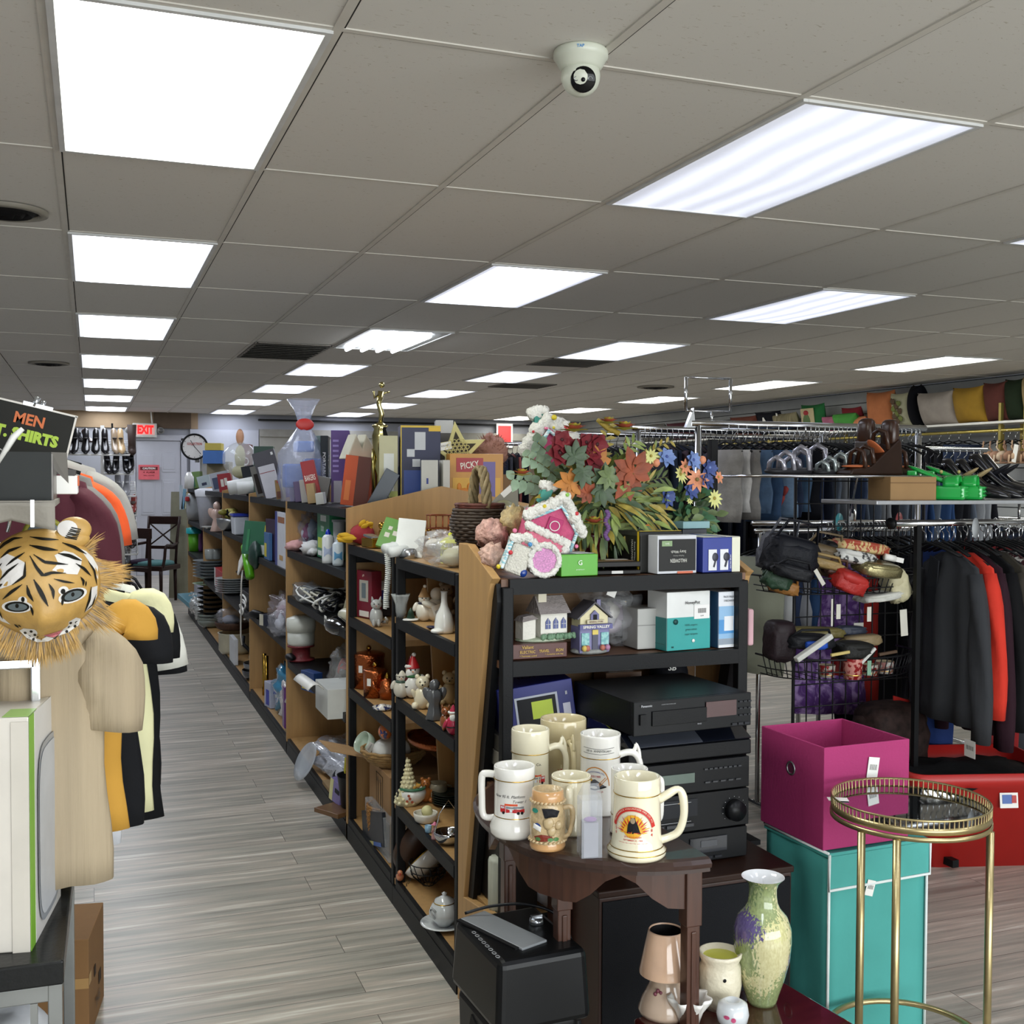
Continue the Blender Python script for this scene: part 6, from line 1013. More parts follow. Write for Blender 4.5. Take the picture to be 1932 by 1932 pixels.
ex('small_black_box','small dark box with a gold corner at the back of the end unit shelf','box',1175,1215,1125,ez2,'#1a1513',Y=3.08,dep=.05,panels=(('f',0,.4,.2,.9,'#a88c3c'),))
t=ex('phone_carton','dark blue carton with a pictured telephone lying tilted left of the disc player','box',966,1100,1290,.842,'#1c2470',dep=.20,rz=-.15,panels=(('f',.02,0,.1,1,'#c9d04a'),('f',.20,.18,.78,.80,'#b4b9c4'),('f',.23,.22,.75,.76,'#111318'),('f',.42,.34,.70,.68,'#b9cf3a'),('f',.84,.3,.94,.55,'#c9c9d8')),texts=(('f',.90,.75,.010,'ll','#e6e6e6'),('t',.5,.5,.03,'PHONE','#23242c')))
t.rotation_euler=(0,-.14,-.15)
for k in range(3):boxed('lidded_carton',('dark carton at the bottom of the pile under the phone carton','grey carton in the pile under the phone carton','flat grey lid just below the phone carton')[k],'box',Vector((1.16,3.0,ez3+.046*k)),(0,0,0),(.20,.18,.044),('#2a2320','#8c877c','#4a4640')[k])
boxed('barcode_box','small white box with a barcode on top of the disc player shelf','box',Vector((P(1165,1275,y=3.09).x,3.09,.975)),(0,0,0),(.085,.05,.022),'#c9c9c4',texts=(('f',.68,.5,.014,'||||||||||||','#222222',0,.042),('f',.2,.7,.006,'SUITE A','#222222')))
boxed('support_carton','brown carton holding up the small barcode box','box',Vector((P(1165,1275,y=3.09).x,3.09,ez3)),0,(.12,.09,.272),'#6b4c34')
t=thing('baseball_hat','black baseball cap with white embroidery behind the disc player','cap',Vector((P(1262,1270,y=3.05).x,3.05,ez3+.20)),-.3);obj('crown',MB(M('#0c0d14',.8)).ball((0,0,.055),(.06,.05,.07),22,14),t);obj('brim',MB(M('#0c0d14',.8)).ball((-.055,-.03,.03),(.06,.045,.008),rot=(0,-.45,0)),t)
g=MB(PAPER);g.text('SB',.018,t=T((.0,-.0515,.085),(-.5,0,0)),shear=.3,bold=.02);obj('embroidery',g,t);boxed('support_carton','brown carton under the black baseball cap','box',Vector((P(1262,1270,y=3.05).x,3.06,ez3)),0,(.15,.12,.20),'#5c4230')
for k in range(7):tag(obj('book',MB(M(['#d9d4c2','#c9c2ae','#e0dccb','#b9b3a0','#cfcab8','#d4cfbf','#c4bda8'][k],.8)).box((0,0,.008),(.10,.24,.016)),loc=(1.115-.003*(k%2),3.0,ez4+.20+.018*k),bevel=.002),'cream-edged book in the stack behind the left post of the end unit','book','books stacked behind the left post')
boxed('book_support','dark box under the stack of cream-edged books','box',Vector((1.115,3.02,ez4)),0,(.11,.22,.198),'#221d1a')
t=thing('ribbed_lampshade','pale ribbed fabric cylinder on the low shelf left of the half-round table','lampshade',Vector((P(944,1650,y=2.93).x,2.93,ez4)));obj('body',MB(M('#b9bbac',.6)).lathe([(0,0),(.028,0),(.033,.01),(.033,.14),(.03,.15),(0,.15)],n=48,wob=lambda a,z:1+.06*math.cos(a*12)),t)
tag(obj('white_quilt',MB(M('#cfcdd2',.7,bump=.4,bsc=20)).ball((0,0,.07),(.05,.09,.08),nz=.3),loc=(P(1030,1690,y=2.96).x,2.96,ez4)),'folded white quilted cloth on the low shelf behind the table legs','cloth')
t=ex('green_carton','bright green carton with a round white logo at the front of the deck','box',1056,1128,1046,ez1,'#57a82e',dep=.11,rz=.08,panels=(('t',0,.1,1,.9,'#1e3a2e'),('t',.45,.1,.95,.5,'#c9cfd0'),('t',.5,.6,.95,.95,'#d8dcd6')),texts=(('f',.5,.62,.014,'G','#e6eee0'),('f',.5,.30,.0035,'greenlighting.com','#dfe9d8'),('t',.2,.7,.008,'WATER','#dfe9d8')))
for k in range(2):ex('dvd_box',('black flat set box lying on the deck, lower one','black flat set box with gold pictures, upper one')[k],'box',1128,1212,1076-16*k,ez1+(.0 if k==0 else .020),'#14110f',Y=2.90+.01*k,dep=.20,rz=-.04,panels=(('t',.1,.1,.9,.5,'#7a5a34'),('t',.1,.55,.5,.9,'#3a2c4a'),('t',.4,.3,.9,.45,'#cfcac0'))if k else(('f',.35,.2,.6,.9,'#c9c9c4'),))
t=ex('halloween_box','large black and grey figure box lying lengthwise with a yellow edge','box',1205,1286,1003,ez1,'#232321',Y=2.93,dep=.24,rz=.05,panels=(('l',0,.9,1,1,'#3a3a38'),('l',.93,0,.97,1,'#d8b820'),('t',0,.02,1,.07,'#d8b820'),('l',.1,.2,.4,.7,'#3f5a34'),('t',.1,.3,.9,.6,'#4a4a44'),('t',.2,.7,.5,.85,'#c9c9c4'),('t',.3,.45,.6,.55,'#3f8a3c')),texts=(('l',.82,.5,.010,'HALLOWEEN','#d8d8d0',PI/2,.07),('l',.88,.5,.009,'Scary Witch','#d8d8d0',PI/2,.06)))
for k,(u,v)in enumerate(((.55,.78),(.9,.2))):obj('orange_sticker',MB(M('#e0661e',.5)).cyl((-.058 if k else-.02,-.05 if k else-.06,.10 if k else .135),(-.0605 if k else-.02,-.05 if k else-.06,.10 if k else .137),.012,n=18),t)
ex('witch_box','black Scary Witch carton with white edges, printed upside down','box',1240,1316,1010,ez1,'#c9cbd0',Y=2.875,dep=.055,rz=.05,panels=(('f',.03,.07,.97,.90,'#1d1d1c'),('f',.5,.0,.9,.06,'#c9603a'),('f',.1,.72,.36,.86,'#7f9a6a')),texts=(('f',.52,.34,.011,'HALLOWEEN','#c9c9c0',PI,.055),('f',.52,.58,.010,'Scary Witch','#c9c9c0',PI,.05),('f',.52,.47,.005,'Replique Animee','#8a8a84',PI,.036),('f',.23,.79,.006,'Spirit','#dfe6d6',PI)))
t=ex('blue_carton','blue and white carton with two pictured brushes, right end of the deck','box',1320,1394,1014,ez1,'#26378c',Y=2.88,dep=.22,rz=.09,panels=(('f',.78,0,1,1,'#dcdcc6'),('t',0,0,1,1,'#dcdcd0'),('t',.5,0,.62,1,'#2f4aa4'),('f',.14,.06,.36,.66,'#e0e2e4'),('f',.46,.06,.68,.66,'#e0e2e4')),texts=(('f',.73,.3,.004,'ELECTRIC BRUSH','#e6e6e6',-PI/2,.04),))
for k in range(2):obj('pictured_brush',MB(M('#252838',.4)).ball((-.024+.041*k,-.1125,.045),(.011,.002,.013)).box((-.026+.041*k,-.1125,.026),(.006,.002,.022),rot=(0,.3,0)),t)
boxed('teal_box','flat pale teal box lying on the blue carton','box',Vector((P(1308,990,y=3.06).x,3.08,1.405)),.1,(.10,.07,.022),'#7fa4a8');boxed('tall_dark_carton','dark carton behind the blue carton holding up the teal box','box',Vector((P(1308,990,y=3.06).x,3.09,ez1)),.1,(.09,.07,.12),'#2c3038')
PKM=M('#c9587e',.85,var=.12,sc=60,bump=.4,bsc=300);FLF=M('#e6e4dc',.95,bump=1.0,bsc=90,var=.06);TQ=M('#8fc4d0',.6,col2='#e6eaea',thr=.5,soft=.02,sc=30,stretch=(1,1,6))
def candy(g,pts,r=.006):
 for k,p in enumerate(pts):g.ball(p,r,10,6,m=M(('#d8c42e','#c9323c','#4a8fc4','#e07a9c','#8fc45a')[k%5],.4))
def fluffy(pts,r,t,name='fluffy_trim'):
 g=MB(FLF);N=len(pts)
 for i in range(N-1):
  a,b=Vector(pts[i]),Vector(pts[i+1]);n=max(1,int((b-a).length/(r*.8)))
  for k in range(n+1):q=a.lerp(b,k/n);g.ball(q,r*(1+.15*math.sin(i*3+k*2.3)),10,7,nz=.5,nsc=14,seed=i*9+k)
 return obj(name,g,t)
L=Vector((P(1028,960,y=3.0).x,3.02,1.36));t=thing('gingerbread_house','large pink felt gingerbread house with white fluffy trim','plush house',L,(0.15,.32,-.15));g=MB(PKM).prism([(-.075,-.01),(.075,-.01),(.075,.085),(0,.15),(-.075,.085)],-.05,.05);obj('body',g,t,bevel=.006)
fluffy([(-.085,-.055,.08),(0,-.055,.16),(.085,-.055,.08)],.016,t);fluffy([(-.075,-.055,-.01),(.075,-.055,-.01)],.012,t);obj('striped_trim',MB(TQ).tube([(-.068,-.056,.078),(0,-.058,.135),(.068,-.056,.078),(.068,-.056,.0)],.006,8),t);obj('door',MB(M('#b83e70',.8)).box((0,-.052,.06),(.045,.006,.075)),t,bevel=.004)
g=MB(PAPER);g.tube([(.014*math.cos(a),-.057,.075+.014*math.sin(a))for a in[k*PI/9 for k in range(18)]],.0015,5,closed=True);obj('round_window',g,t);g=MB(PAPER);candy(g,[(-.05,-.068,.12),(.045,-.068,.13),(-.08,-.065,.02),(.08,-.06,.04),(0,-.07,.172)]);obj('candy',g,t);obj('chimney',MB(M('#4a9a8c',.7)).box((-.045,0,.145),(.03,.03,.05)),t);fluffy([(-.062,-.01,.172),(-.03,-.01,.175)],.014,t,'chimney_snow')
L=Vector((P(1018,1010,y=2.93).x-.0,2.94,1.325));t=thing('gingerbread_sled','pink glittery felt slab with a white fluffy edge leaning on the large house','plush ornament',L,(-.25,.42,0));obj('slab',MB(M('#cf6f86',.8,var=.15,sc=150)).box((0,0,.035),(.125,.03,.075)),t,bevel=.012);fluffy([(-.065,-.012,.08),(.065,-.012,.08),(.065,-.012,0)],.012,t)
L=Vector((P(965,1085,y=2.90).x,2.905,ez1+.004));t=thing('white_felt_house','small white glitter felt house leaning at the corner of the deck','plush house',L,(.0,.38,-.2));obj('body',MB(M('#d9d6ca',.9,var=.12,sc=160,bump=.6,bsc=200)).box((0,0,.05),(.062,.05,.085)),t,bevel=.010);fluffy([(-.035,-.02,.10),(.0,-.02,.115),(.035,-.02,.10)],.013,t);obj('striped_side',MB(TQ).box((-.036,-.005,.055),(.008,.05,.09)),t,bevel=.003);g=MB(PAPER);candy(g,[(-.045,-.02,.012),(-.03,-.03,.06),(.012,-.03,.10),(-.04,-.02,.12)],.0065);obj('candy',g,t)
L=Vector((P(1024,1085,y=2.89).x,2.905,ez1));t=thing('glitter_cylinder','round felt ornament with a pink glitter face and white fluffy rim','plush ornament',L,-.1);obj('glitter_face',MB(M('#c078ac',.4,var=.35,sc=260)).lathe([(0,0),(.036,0)],n=30,t=T((0,-.036,.048),(PI/2,0,0))),t);g=MB(FLF).lathe([(.036,0),(.043,.004),(.046,.02),(.046,.06),(0,.06)],n=30,t=T((0,-.037,.048),(-PI/2,0,0)));obj('body',g,t);fluffy([(.042*math.cos(a),-.036,.048+.042*math.sin(a))for a in[k*PI/10 for k in range(21)]],.008,t)
tag(obj('blue_bauble',MB(M('#1f3f8c',.2,coat=.6)).ball((0,0,.014),.013,16,10),loc=(P(987,1080,y=2.88).x,2.885,ez1)),'shiny dark blue bauble between the felt ornaments','bauble')
L=Vector((P(1036,850,y=3.35).x,3.35,1.665));t=thing('felt_house','white felt house with coloured beads on top of the foliage','plush house',L,(0,-.1,-.1));obj('body',MB(M('#c9527c',.8)).prism([(-.05,-.06),(.05,-.06),(.05,.02),(0,.07),(-.05,.02)],-.03,.03),t);fluffy([(-.085,-.02,-.01),(-.04,-.02,.05),(0,-.02,.075),(.045,-.02,.05),(.09,-.02,-.02)],.024,t);fluffy([(-.045,0,.105),(-.01,0,.11)],.021,t,'chimney_snow');obj('chimney',MB(M('#3f8a7e',.7)).box((-.03,0,.075),(.03,.03,.05)),t);obj('striped_trim',MB(TQ).tube([(-.06,-.04,-.02),(-.01,-.045,.045),(.04,-.04,0)],.008,8),t)
g=MB(PAPER);candy(g,[(rnd.uniform(-.07,.07),-.045,rnd.uniform(.0,.06))for k in range(12)],.0045);candy(g,[(.01,-.05,.085),(.055,-.05,.045)],.009);obj('candy',g,t)
tag(obj('felt_house_support',MB(M('#6a5a4a',.8)).box((0,0,.165),(.09,.07,.33)),loc=(L.x,3.38,1.272),bevel=.003),'brown carton hidden in the foliage under the beaded felt house','box')
for k,(px,py,Y,c,r_,l_)in enumerate(((928,1010,3.10,'#c4998c',.045,'pink speckled fabric bow beside the wicker basket'),(930,1050,2.97,'#c9a494',.035,'glass bauble with brown marks at the deck corner'),(972,985,3.10,'#b09a6c',.045,'straw-coloured curly ball behind the felt houses'))):
 L=P(px,py,y=Y);tag(obj('decoration',MB(M(c,.5,var=.3,sc=60,bump=1,bsc=60)).ball((0,0,0),r_,18,12,nz=.5,nsc=12,seed=k),loc=L),l_,'ornament')
#  behind the divider: star, game box, pompom
PZ=1.424
L=Vector((P(864,860,y=4.95).x,4.93,1.60));t=thing('yellow_star','pale yellow wooden star with a pierced lattice centre','decoration',L,(0,-.10,-.3));st=[((.140 if k%2==0 else .062)*math.cos(PI/2+k*PI/5),.078+(.140 if k%2==0 else .062)*math.sin(PI/2+k*PI/5))for k in range(10)]
obj('frame',MB(M('#d8cf8c',.5)).prism(st,-.016,.016),t,bevel=.003);obj('lattice_backing',MB(M('#3a3222',.7)).prism([(x*.66,.078+(z-.078)*.66)for x,z in st],-.0175,-.0165),t);g=MB(M('#d8cf8c',.5))
for i in range(-3,4):
 for j in range(-3,5):
  x,z=i*.019+(j%2)*.0095,.078+j*.016
  if abs(x)<.055-abs(z-.078)*.25 and abs(z-.078)<.06:g.tube([(x+.008*math.cos(a),-.019,z+.008*math.sin(a))for a in[k*PI/4 for k in range(8)]],.002,5,closed=True)
obj('lattice',g,t);ptag(t,-.055,-.02,.125,w=.055,h=.035,ry=-.1)
t=bx('game_box','yellow and orange Picky Kitty game box with a cartoon cat','box',852,950,856,4.82,1.424,'#c98f3a',dep=.09,rz=-.12,panels=(('f',.05,.05,.95,.55,'#d8a430'),('f',.55,.1,.85,.85,'#6a5a9c'),('f',.12,.66,.62,.92,'#a8242c')),texts=(('f',.37,.79,.030,'PICKY','#f0ece0',-.15,.085),('f',.62,.55,.02,'KITTY','#e8d43a',-.2,.05)))
g=MB(M('#d9862c',.5),INK,M('#e8c45a',.5));F,fw,fh=face_t('f',(.21,.09,.16));g.ball((-.055,-.048,.05),(.035,.003,.038)).ball((-.08,-.048,.09),(.010,.003,.02)).ball((-.035,-.048,.09),(.010,.003,.02)).ball((-.05,-.049,.032),(.016,.003,.010),m=2).ball((-.066,-.050,.06),(.006,.002,.009),m=1).ball((-.042,-.050,.06),(.006,.002,.009),m=1);obj('cartoon_cat',g,t)
t=bx('white_book_pair','two thin white game cases standing left of the cartoon cat box','box',838,851,868,4.78,1.424,'#c9c7c0',dep=.10,rz=-.1)
def fuzz(label,name,L,r,col,n=500,seed=0):
 t=thing(name,label,'plush',L);obj('core',MB(M(col,.95,bump=1,bsc=60)).ball((0,0,0),r,20,14,nz=.3),t);g=MB(M(col,.9,var=.2,sc=40));rr=random.Random(seed)
 for k in range(n):
  a,b=rr.uniform(0,2*PI),math.asin(rr.uniform(-1,1));d=Vector((math.cos(b)*math.cos(a),math.cos(b)*math.sin(a),math.sin(b)));s=d.cross(Vector((.3,.2,1))).normalized()*r*.03;e=d+Vector((rr.uniform(-.4,.4),rr.uniform(-.4,.4),rr.uniform(-.4,.4)))
  g.add([d*r*.95-s,d*r*.95+s,d*r+e*r*.22],[(0,1,2)])
 obj('fur',g,t)['kind']='stuff';return t
fuzz('fluffy dusty pink fur ball on top of the cartoon cat box','fur_ball',Vector((P(925,838,y=5.05).x,5.05,1.675)),.085,'#a47868',seed=2);tag(obj('fur_ball_box',MB(M('#8a6a48',.7)).box((0,0,.075),(.20,.13,.15)),loc=(P(925,838,y=5.05).x,5.06,1.424),bevel=.002),'brown carton under the pink fur ball','box')
t=fig('plush_cat','cream plush cat head peeking out above the yellow star','plush toy',Vector((P(890,838,y=5.2).x,5.2,1.55)),.20,'cat','#b9a88a','#2a2420');tag(obj('plush_box',MB(M('#5c4a3c',.7)).box((0,0,.06),(.14,.12,.12)),loc=(t.location.x,5.2,1.424)),'dark brown carton under the cream plush cat','box')
L=Vector((P(948,900,y=4.1).x,4.1,1.40));t=thing('wrapped_lid','grey diamond-shaped wrapped glass lid standing on its corner','package',L,(0,.35,-.25));obj('card',MB(M('#8f8c80',.35)).prism([(-.085,0),(0,-.09),(.07,0),(.0,.17)],-.004,.004),t);obj('glass_lid',MB(M('#8a886a',.15,coat=.8)).ball((0.0,-.012,.02),(.055,.012,.055)),t);obj('barcode_label',MB(PAPER,INK).box((-.02,-.0055,.105),(.022,.001,.05),rot=(0,.5,0)),t);obj('knob',MB(CHROME).ball((-.015,-.028,.045),.009),t)
bag('plastic_bag','crumpled frosted bags under the grey diamond-shaped package','bag of goods',Vector((P(955,950,y=3.85).x,3.85,1.272)),(.22,.18,.13),0,'#c9ccd4',seed=95,inner=['#5c6ca0','#b9b4a4','#d4d2cc','#8a8fb4'])
#  flowers
def leaf(g,base,d,ln,wd,m,up=Vector((0,0,1)),droop=.3,seg=4):
 d=Vector(d).normalized();s=d.cross(up)
 if s.length<.1:s=d.cross(Vector((1,0,0)))
 s.normalize();n_=s.cross(d).normalized();vv=[]
 for i in range(seg+1):
  q=i/seg;w=wd*math.sin(PI*min(.98,q*.9+.08))*.5;c=Vector(base)+d*ln*q-Vector((0,0,1))*droop*ln*q*q;vv+=[c-s*w+n_*w*.25,c,c+s*w+n_*w*.25]
 ff=[]
 for i in range(seg):ff+=[(3*i,3*i+1,3*i+4,3*i+3),(3*i+1,3*i+2,3*i+5,3*i+4)]
 g.add(vv,ff,m,True)
def flower(name,par,c,d,r,n,m,mc,layers=1,cup=.3,wd=.45):
 g=MB(m,mc);d=Vector(d).normalized();q=d.to_track_quat('Z','Y').to_matrix()
 for L_ in range(layers):
  for k in range(n):
   a=2*PI*(k+.5*(L_%2))/n;cu=cup+.5*L_/max(1,layers);dd=q@Vector((math.cos(a)*math.cos(cu),math.sin(a)*math.cos(cu),math.sin(cu)));leaf(g,Vector(c)+d*.002*L_,dd,r*(1-.22*L_),r*wd,0,up=d,droop=.12,seg=4)
 g.ball(Vector(c)+d*r*.08,r*.17,10,6,m=1);return obj(name,g,par)
def bud_rose(name,par,c,r,m,m2):
 g=MB(m,m2)
 for L_ in range(4):
  for k in range(7):a=2*PI*k/7+L_*.45;e=.25+.35*L_;leaf(g,Vector(c)+Vector((0,0,0)),Vector((math.cos(a)*math.cos(e),math.sin(a)*math.cos(e),math.sin(e))),r*(1.05-.12*L_),r*.55,L_%2 if L_<3 else 1,droop=.1)
 return obj(name,g,par)
G1,G2,G3,G4=M('#5f7042',.5,var=.3,sc=40),M('#7f8f4a',.5,var=.3,sc=40),M('#3c4f34',.5,var=.3,sc=40),M('#8fa68c',.6,var=.2,sc=40)
OC=M('#9a8a3c',.5,var=.3,sc=40);ORG=M('#b0702a',.6,var=.25,sc=30);RUST=M('#8a4020',.6,var=.3,sc=30);DR=M('#6e1620',.7,var=.2,sc=40)
YF=3.10
def Fp(px,py,y=YF):return P(px,py,y=y)
POT=Vector((Fp(1122,1000).x,YF+.02,1.284));t=thing('autumn_bouquet','large autumn arrangement of artificial leaves and flowers in a dark red pot','artificial flowers',POT)
obj('pot',MB(M('#4c1418',.25,coat=.5)).lathe([(0,0),(.045,0),(.06,.1),(.062,.11),(.055,.11),(.04,.01)],n=28),t);loc=lambda p:Vector(p)-POT
r=random.Random(11)
def spray(root,tip,m,n,ln,wd,stem=.0015):
 g=MB(m,M('#5a5a30',.6));a,b=Vector(root),Vector(tip);mid=(a+b)/2+Vector((0,0,.25*(b-a).length));pts=[a*(1-q)**2+mid*2*q*(1-q)+b*q*q for q in[k/10 for k in range(11)]];g.tube(pts,stem,5,m=1)
 for k in range(n):
  q=.25+.75*k/n;p=a*(1-q)**2+mid*2*q*(1-q)+b*q*q;tg=(2*(1-q)*(mid-a)+2*q*(b-mid)).normalized();sd=tg.cross(Vector((r.uniform(-.4,.4),-1,r.uniform(-.4,.4)))).normalized()*(1 if k%2 else-1);leaf(g,p,tg*.7+sd+Vector((0,-.15,0)),ln*r.uniform(.7,1.2),wd,0,up=Vector((0,-1,.2)),droop=.25)
 return obj('leaf_spray',g,t)
c0=Vector((0,0,.12))
for(px,py,m_,n_,ln,wd)in((960,905,G4,16,.04,.03),(985,860,G4,16,.04,.03),(1005,830,G4,14,.045,.03),(1010,900,G2,18,.045,.016),(1000,935,OC,18,.05,.014),(1040,960,G3,16,.05,.02),(1150,800,OC,16,.035,.012),(1200,830,G2,20,.045,.012),(1245,845,G2,18,.04,.010),(1270,830,OC,18,.03,.010),(1260,900,G1,20,.05,.011),(1240,950,G3,22,.05,.012),(1225,985,G1,18,.05,.012),(1180,1010,G2,16,.055,.014),(1200,1040,G2,14,.05,.016),(1090,990,G2,18,.05,.014),(1070,1000,G3,16,.05,.014),(1230,910,OC,20,.06,.010),(1120,840,G1,18,.05,.02),(1060,870,G3,16,.05,.022),(1170,870,G3,18,.055,.016),(1165,960,G3,18,.05,.018),(1105,905,G1,18,.05,.018)):
 tp=loc(Fp(px,py,YF-r.uniform(-.02,.10)));tp.z-=0;spray(c0,tp,m_,n_,ln,wd)
for k in range(60):
 pass
g=MB(G3,G1,OC,G2)
for k in range(340):
 a=r.uniform(0,2*PI);rr=r.uniform(.02,.17);p=Vector((rr*math.cos(a)*1.15,-.05+r.uniform(-.08,.08),.20+rr*math.sin(a)*.75));leaf(g,p,Vector((math.cos(a),-.5+r.uniform(-.5,.5),math.sin(a)+r.uniform(-.4,.4))),r.uniform(.04,.08),r.uniform(.008,.022),k%4,up=Vector((0,-1,.3)),droop=.3)
obj('foliage',g,t)['kind']='stuff'
def maple(px,py,s,m,y=2.98,rot=0):
 c=loc(Fp(px,py,y));g=MB(m)
 for k in range(7):a=rot+PI/2+(k-3)*.75;leaf(g,c,(math.cos(a),-.1-.1*math.sin(k),math.sin(a)),s*(1.1-.12*abs(k-3)),s*.5,0,up=Vector((0,-1,0)),droop=.05)
 obj('maple_leaf',g,t)
for a_ in((1195,890,.075,RUST,2.98,.3),(1185,900,.07,RUST,2.99,2.5),(1125,875,.065,ORG,2.97,1),(1078,912,.055,ORG,2.95,1.6),(1140,905,.05,G3,2.94,0),(1150,898,.045,G1,2.93,2),(1135,925,.05,G3,2.94,4),(1100,890,.045,G3,2.94,3),(1085,862,.05,G3,2.95,0),(1110,930,.04,RUST,2.95,1)):maple(*a_)
for(px,py,s)in((1055,855,.045),(1075,845,.04),(1060,830,.035),(1112,855,.045),(1125,838,.04),(1105,835,.035),(1118,872,.035)):flower('red_blossom',t,loc(Fp(px,py,2.97)),(r.uniform(-.4,.4),-1,r.uniform(-.2,.4)),s,6,DR,M('#3a0c10',.7),2,.25,.8)
YG,PKT=M('#a8a03c',.6,var=.25,sc=40),M('#a8503c',.6,var=.25,sc=30)
for(px,py,s)in((1083,815,.045),(1178,812,.045),(1148,800,.035),(1120,990,.042),(985,898,.035)):bud_rose('artichoke_blossom',t,loc(Fp(px,py,2.97)),s,YG,PKT)
g=MB(M('#9a8434',.7,bump=.6)).tube([loc(Fp(1127,792,3.0)),loc(Fp(1145,806,3.0)),loc(Fp(1168,818,3.0))],[.006,.010,.008],8);obj('catkin',g,t);g=MB(M('#6a4a7c',.7))
for k in range(14):g.ball(loc(Fp(1145+3*math.sin(k),965+k*4,2.96)),(.008,.006,.006),7,5)
obj('lavender_spike',g,t)
P2=Vector((Fp(1290,980,3.12).x,3.13,1.284));t2=thing('daisy_bouquet','bouquet of blue, peach and pale yellow artificial flowers in a dark blue pot','artificial flowers',P2);obj('pot',MB(M('#16205a',.3,coat=.5)).lathe([(0,0),(.03,0),(.04,.09),(.036,.09),(.02,.01)],n=24),t2)
g=MB(G3,M('#3f6a48',.5),G1);
for k in range(200):
 a=r.uniform(0,2*PI);rr=r.uniform(.0,.095);p=Vector((rr*math.cos(a)*1.1,r.uniform(-.06,.04),.15+rr*math.sin(a)));leaf(g,p,(math.cos(a),-.6+r.uniform(-.4,.4),math.sin(a)+r.uniform(-.5,.5)),r.uniform(.025,.05),r.uniform(.012,.026),k%3,up=Vector((0,-1,.3)),droop=.2)
obj('foliage',g,t2)['kind']='stuff';loc2=lambda p:Vector(p)-P2;t_=t;t=t2
BL,PCH,LY,BL2=M('#6f86b8',.6,var=.15,sc=40),M('#d08a66',.6,var=.12,sc=40),M('#cfcf86',.6,var=.1,sc=40),M('#3f4f86',.6,var=.2,sc=40)
for(nm,px,py,s,m_,mc,n_,ly,wd)in(('blue_flower',1257,862,.033,BL,BL2,7,2,.6),('blue_flower',1307,868,.033,BL,BL2,7,2,.6),('blue_flower',1338,882,.030,BL2,BL,7,2,.6),('blue_flower',1332,905,.032,BL2,BL,7,2,.6),('blue_flower',1258,935,.036,BL2,BL,7,2,.65),('blue_flower',1303,925,.030,BL2,BL,7,2,.6),('yellow_daisy',1228,860,.027,LY,OC,11,1,.32),('yellow_daisy',1283,895,.030,LY,OC,11,1,.32),('yellow_daisy',1347,940,.032,LY,OC,11,1,.32),('yellow_daisy',1301,945,.012,LY,OC,8,1,.4),('peach_daisy',1315,905,.038,PCH,M('#7a6a3c',.6),9,1,.4),('peach_daisy',1292,880,.028,PCH,M('#7a6a3c',.6),8,1,.4),('peach_daisy',1355,900,.022,PCH,OC,6,1,.6)):flower(nm,t2,loc2(Fp(px,py,3.0)),(r.uniform(-.3,.5),-1,r.uniform(-.1,.4)),s,n_,m_,mc,ly,.2,wd)
for(px,py)in((1238,873),(1325,868),(1212,868)):obj('peach_bud',MB(PCH).ball(loc2(Fp(px,py,3.0)),(.012,.012,.013),nz=.2),t2)
#  left side: rack, shirts, mask
def loft(g,rings,n=20,m=None,t=None,cap=True,fold=None):
 """rings: (centre, half-axis a, half-axis b)"""
 vv=[]
 for j,(c,a,b)in enumerate(rings):
  for k in range(n):
   an=2*PI*k/n;q=1+(fold(an,j)if fold else 0);vv.append(Vector(c)+Vector(a)*math.cos(an)*(1 if not fold else 1)+Vector(b)*math.sin(an)*q)
 ff=[(j*n+k,j*n+(k+1)%n,(j+1)*n+(k+1)%n,(j+1)*n+k)for j in range(len(rings)-1)for k in range(n)]
 if cap:ff+=[tuple(range(n-1,-1,-1)),tuple(range((len(rings)-1)*n,len(rings)*n))]
 return g.add(vv,ff,m,True,t)
_H={}
def hanger_parts(t,w,z,mat=None,hook=.075):
 k=(round(w,2),round(hook,3),mat is None)
 if k not in _H:
  g=MB(mat or BLACK).tube([(-w,0,-.05),(-w*.5,0,-.02),(0,0,.0),(w*.5,0,-.02),(w,0,-.05)],.005,6);_H[k]=mesh_of(g,'hanger_bar')
  g=MB(CHROME).tube([(0,0,0),(0,0,hook*.4),(.018,0,hook*.55),(.020,0,hook*.8),(0,0,hook),(-.018,0,hook*.85)],.0022,6);_H[(k,1)]=mesh_of(g,'hook')
 o=bpy.data.objects.new('hanger',_H[k]);COL.objects.link(o);o.parent=t;o.location=(0,0,z);h=bpy.data.objects.new('hook',_H[(k,1)]);COL.objects.link(h);h.parent=o
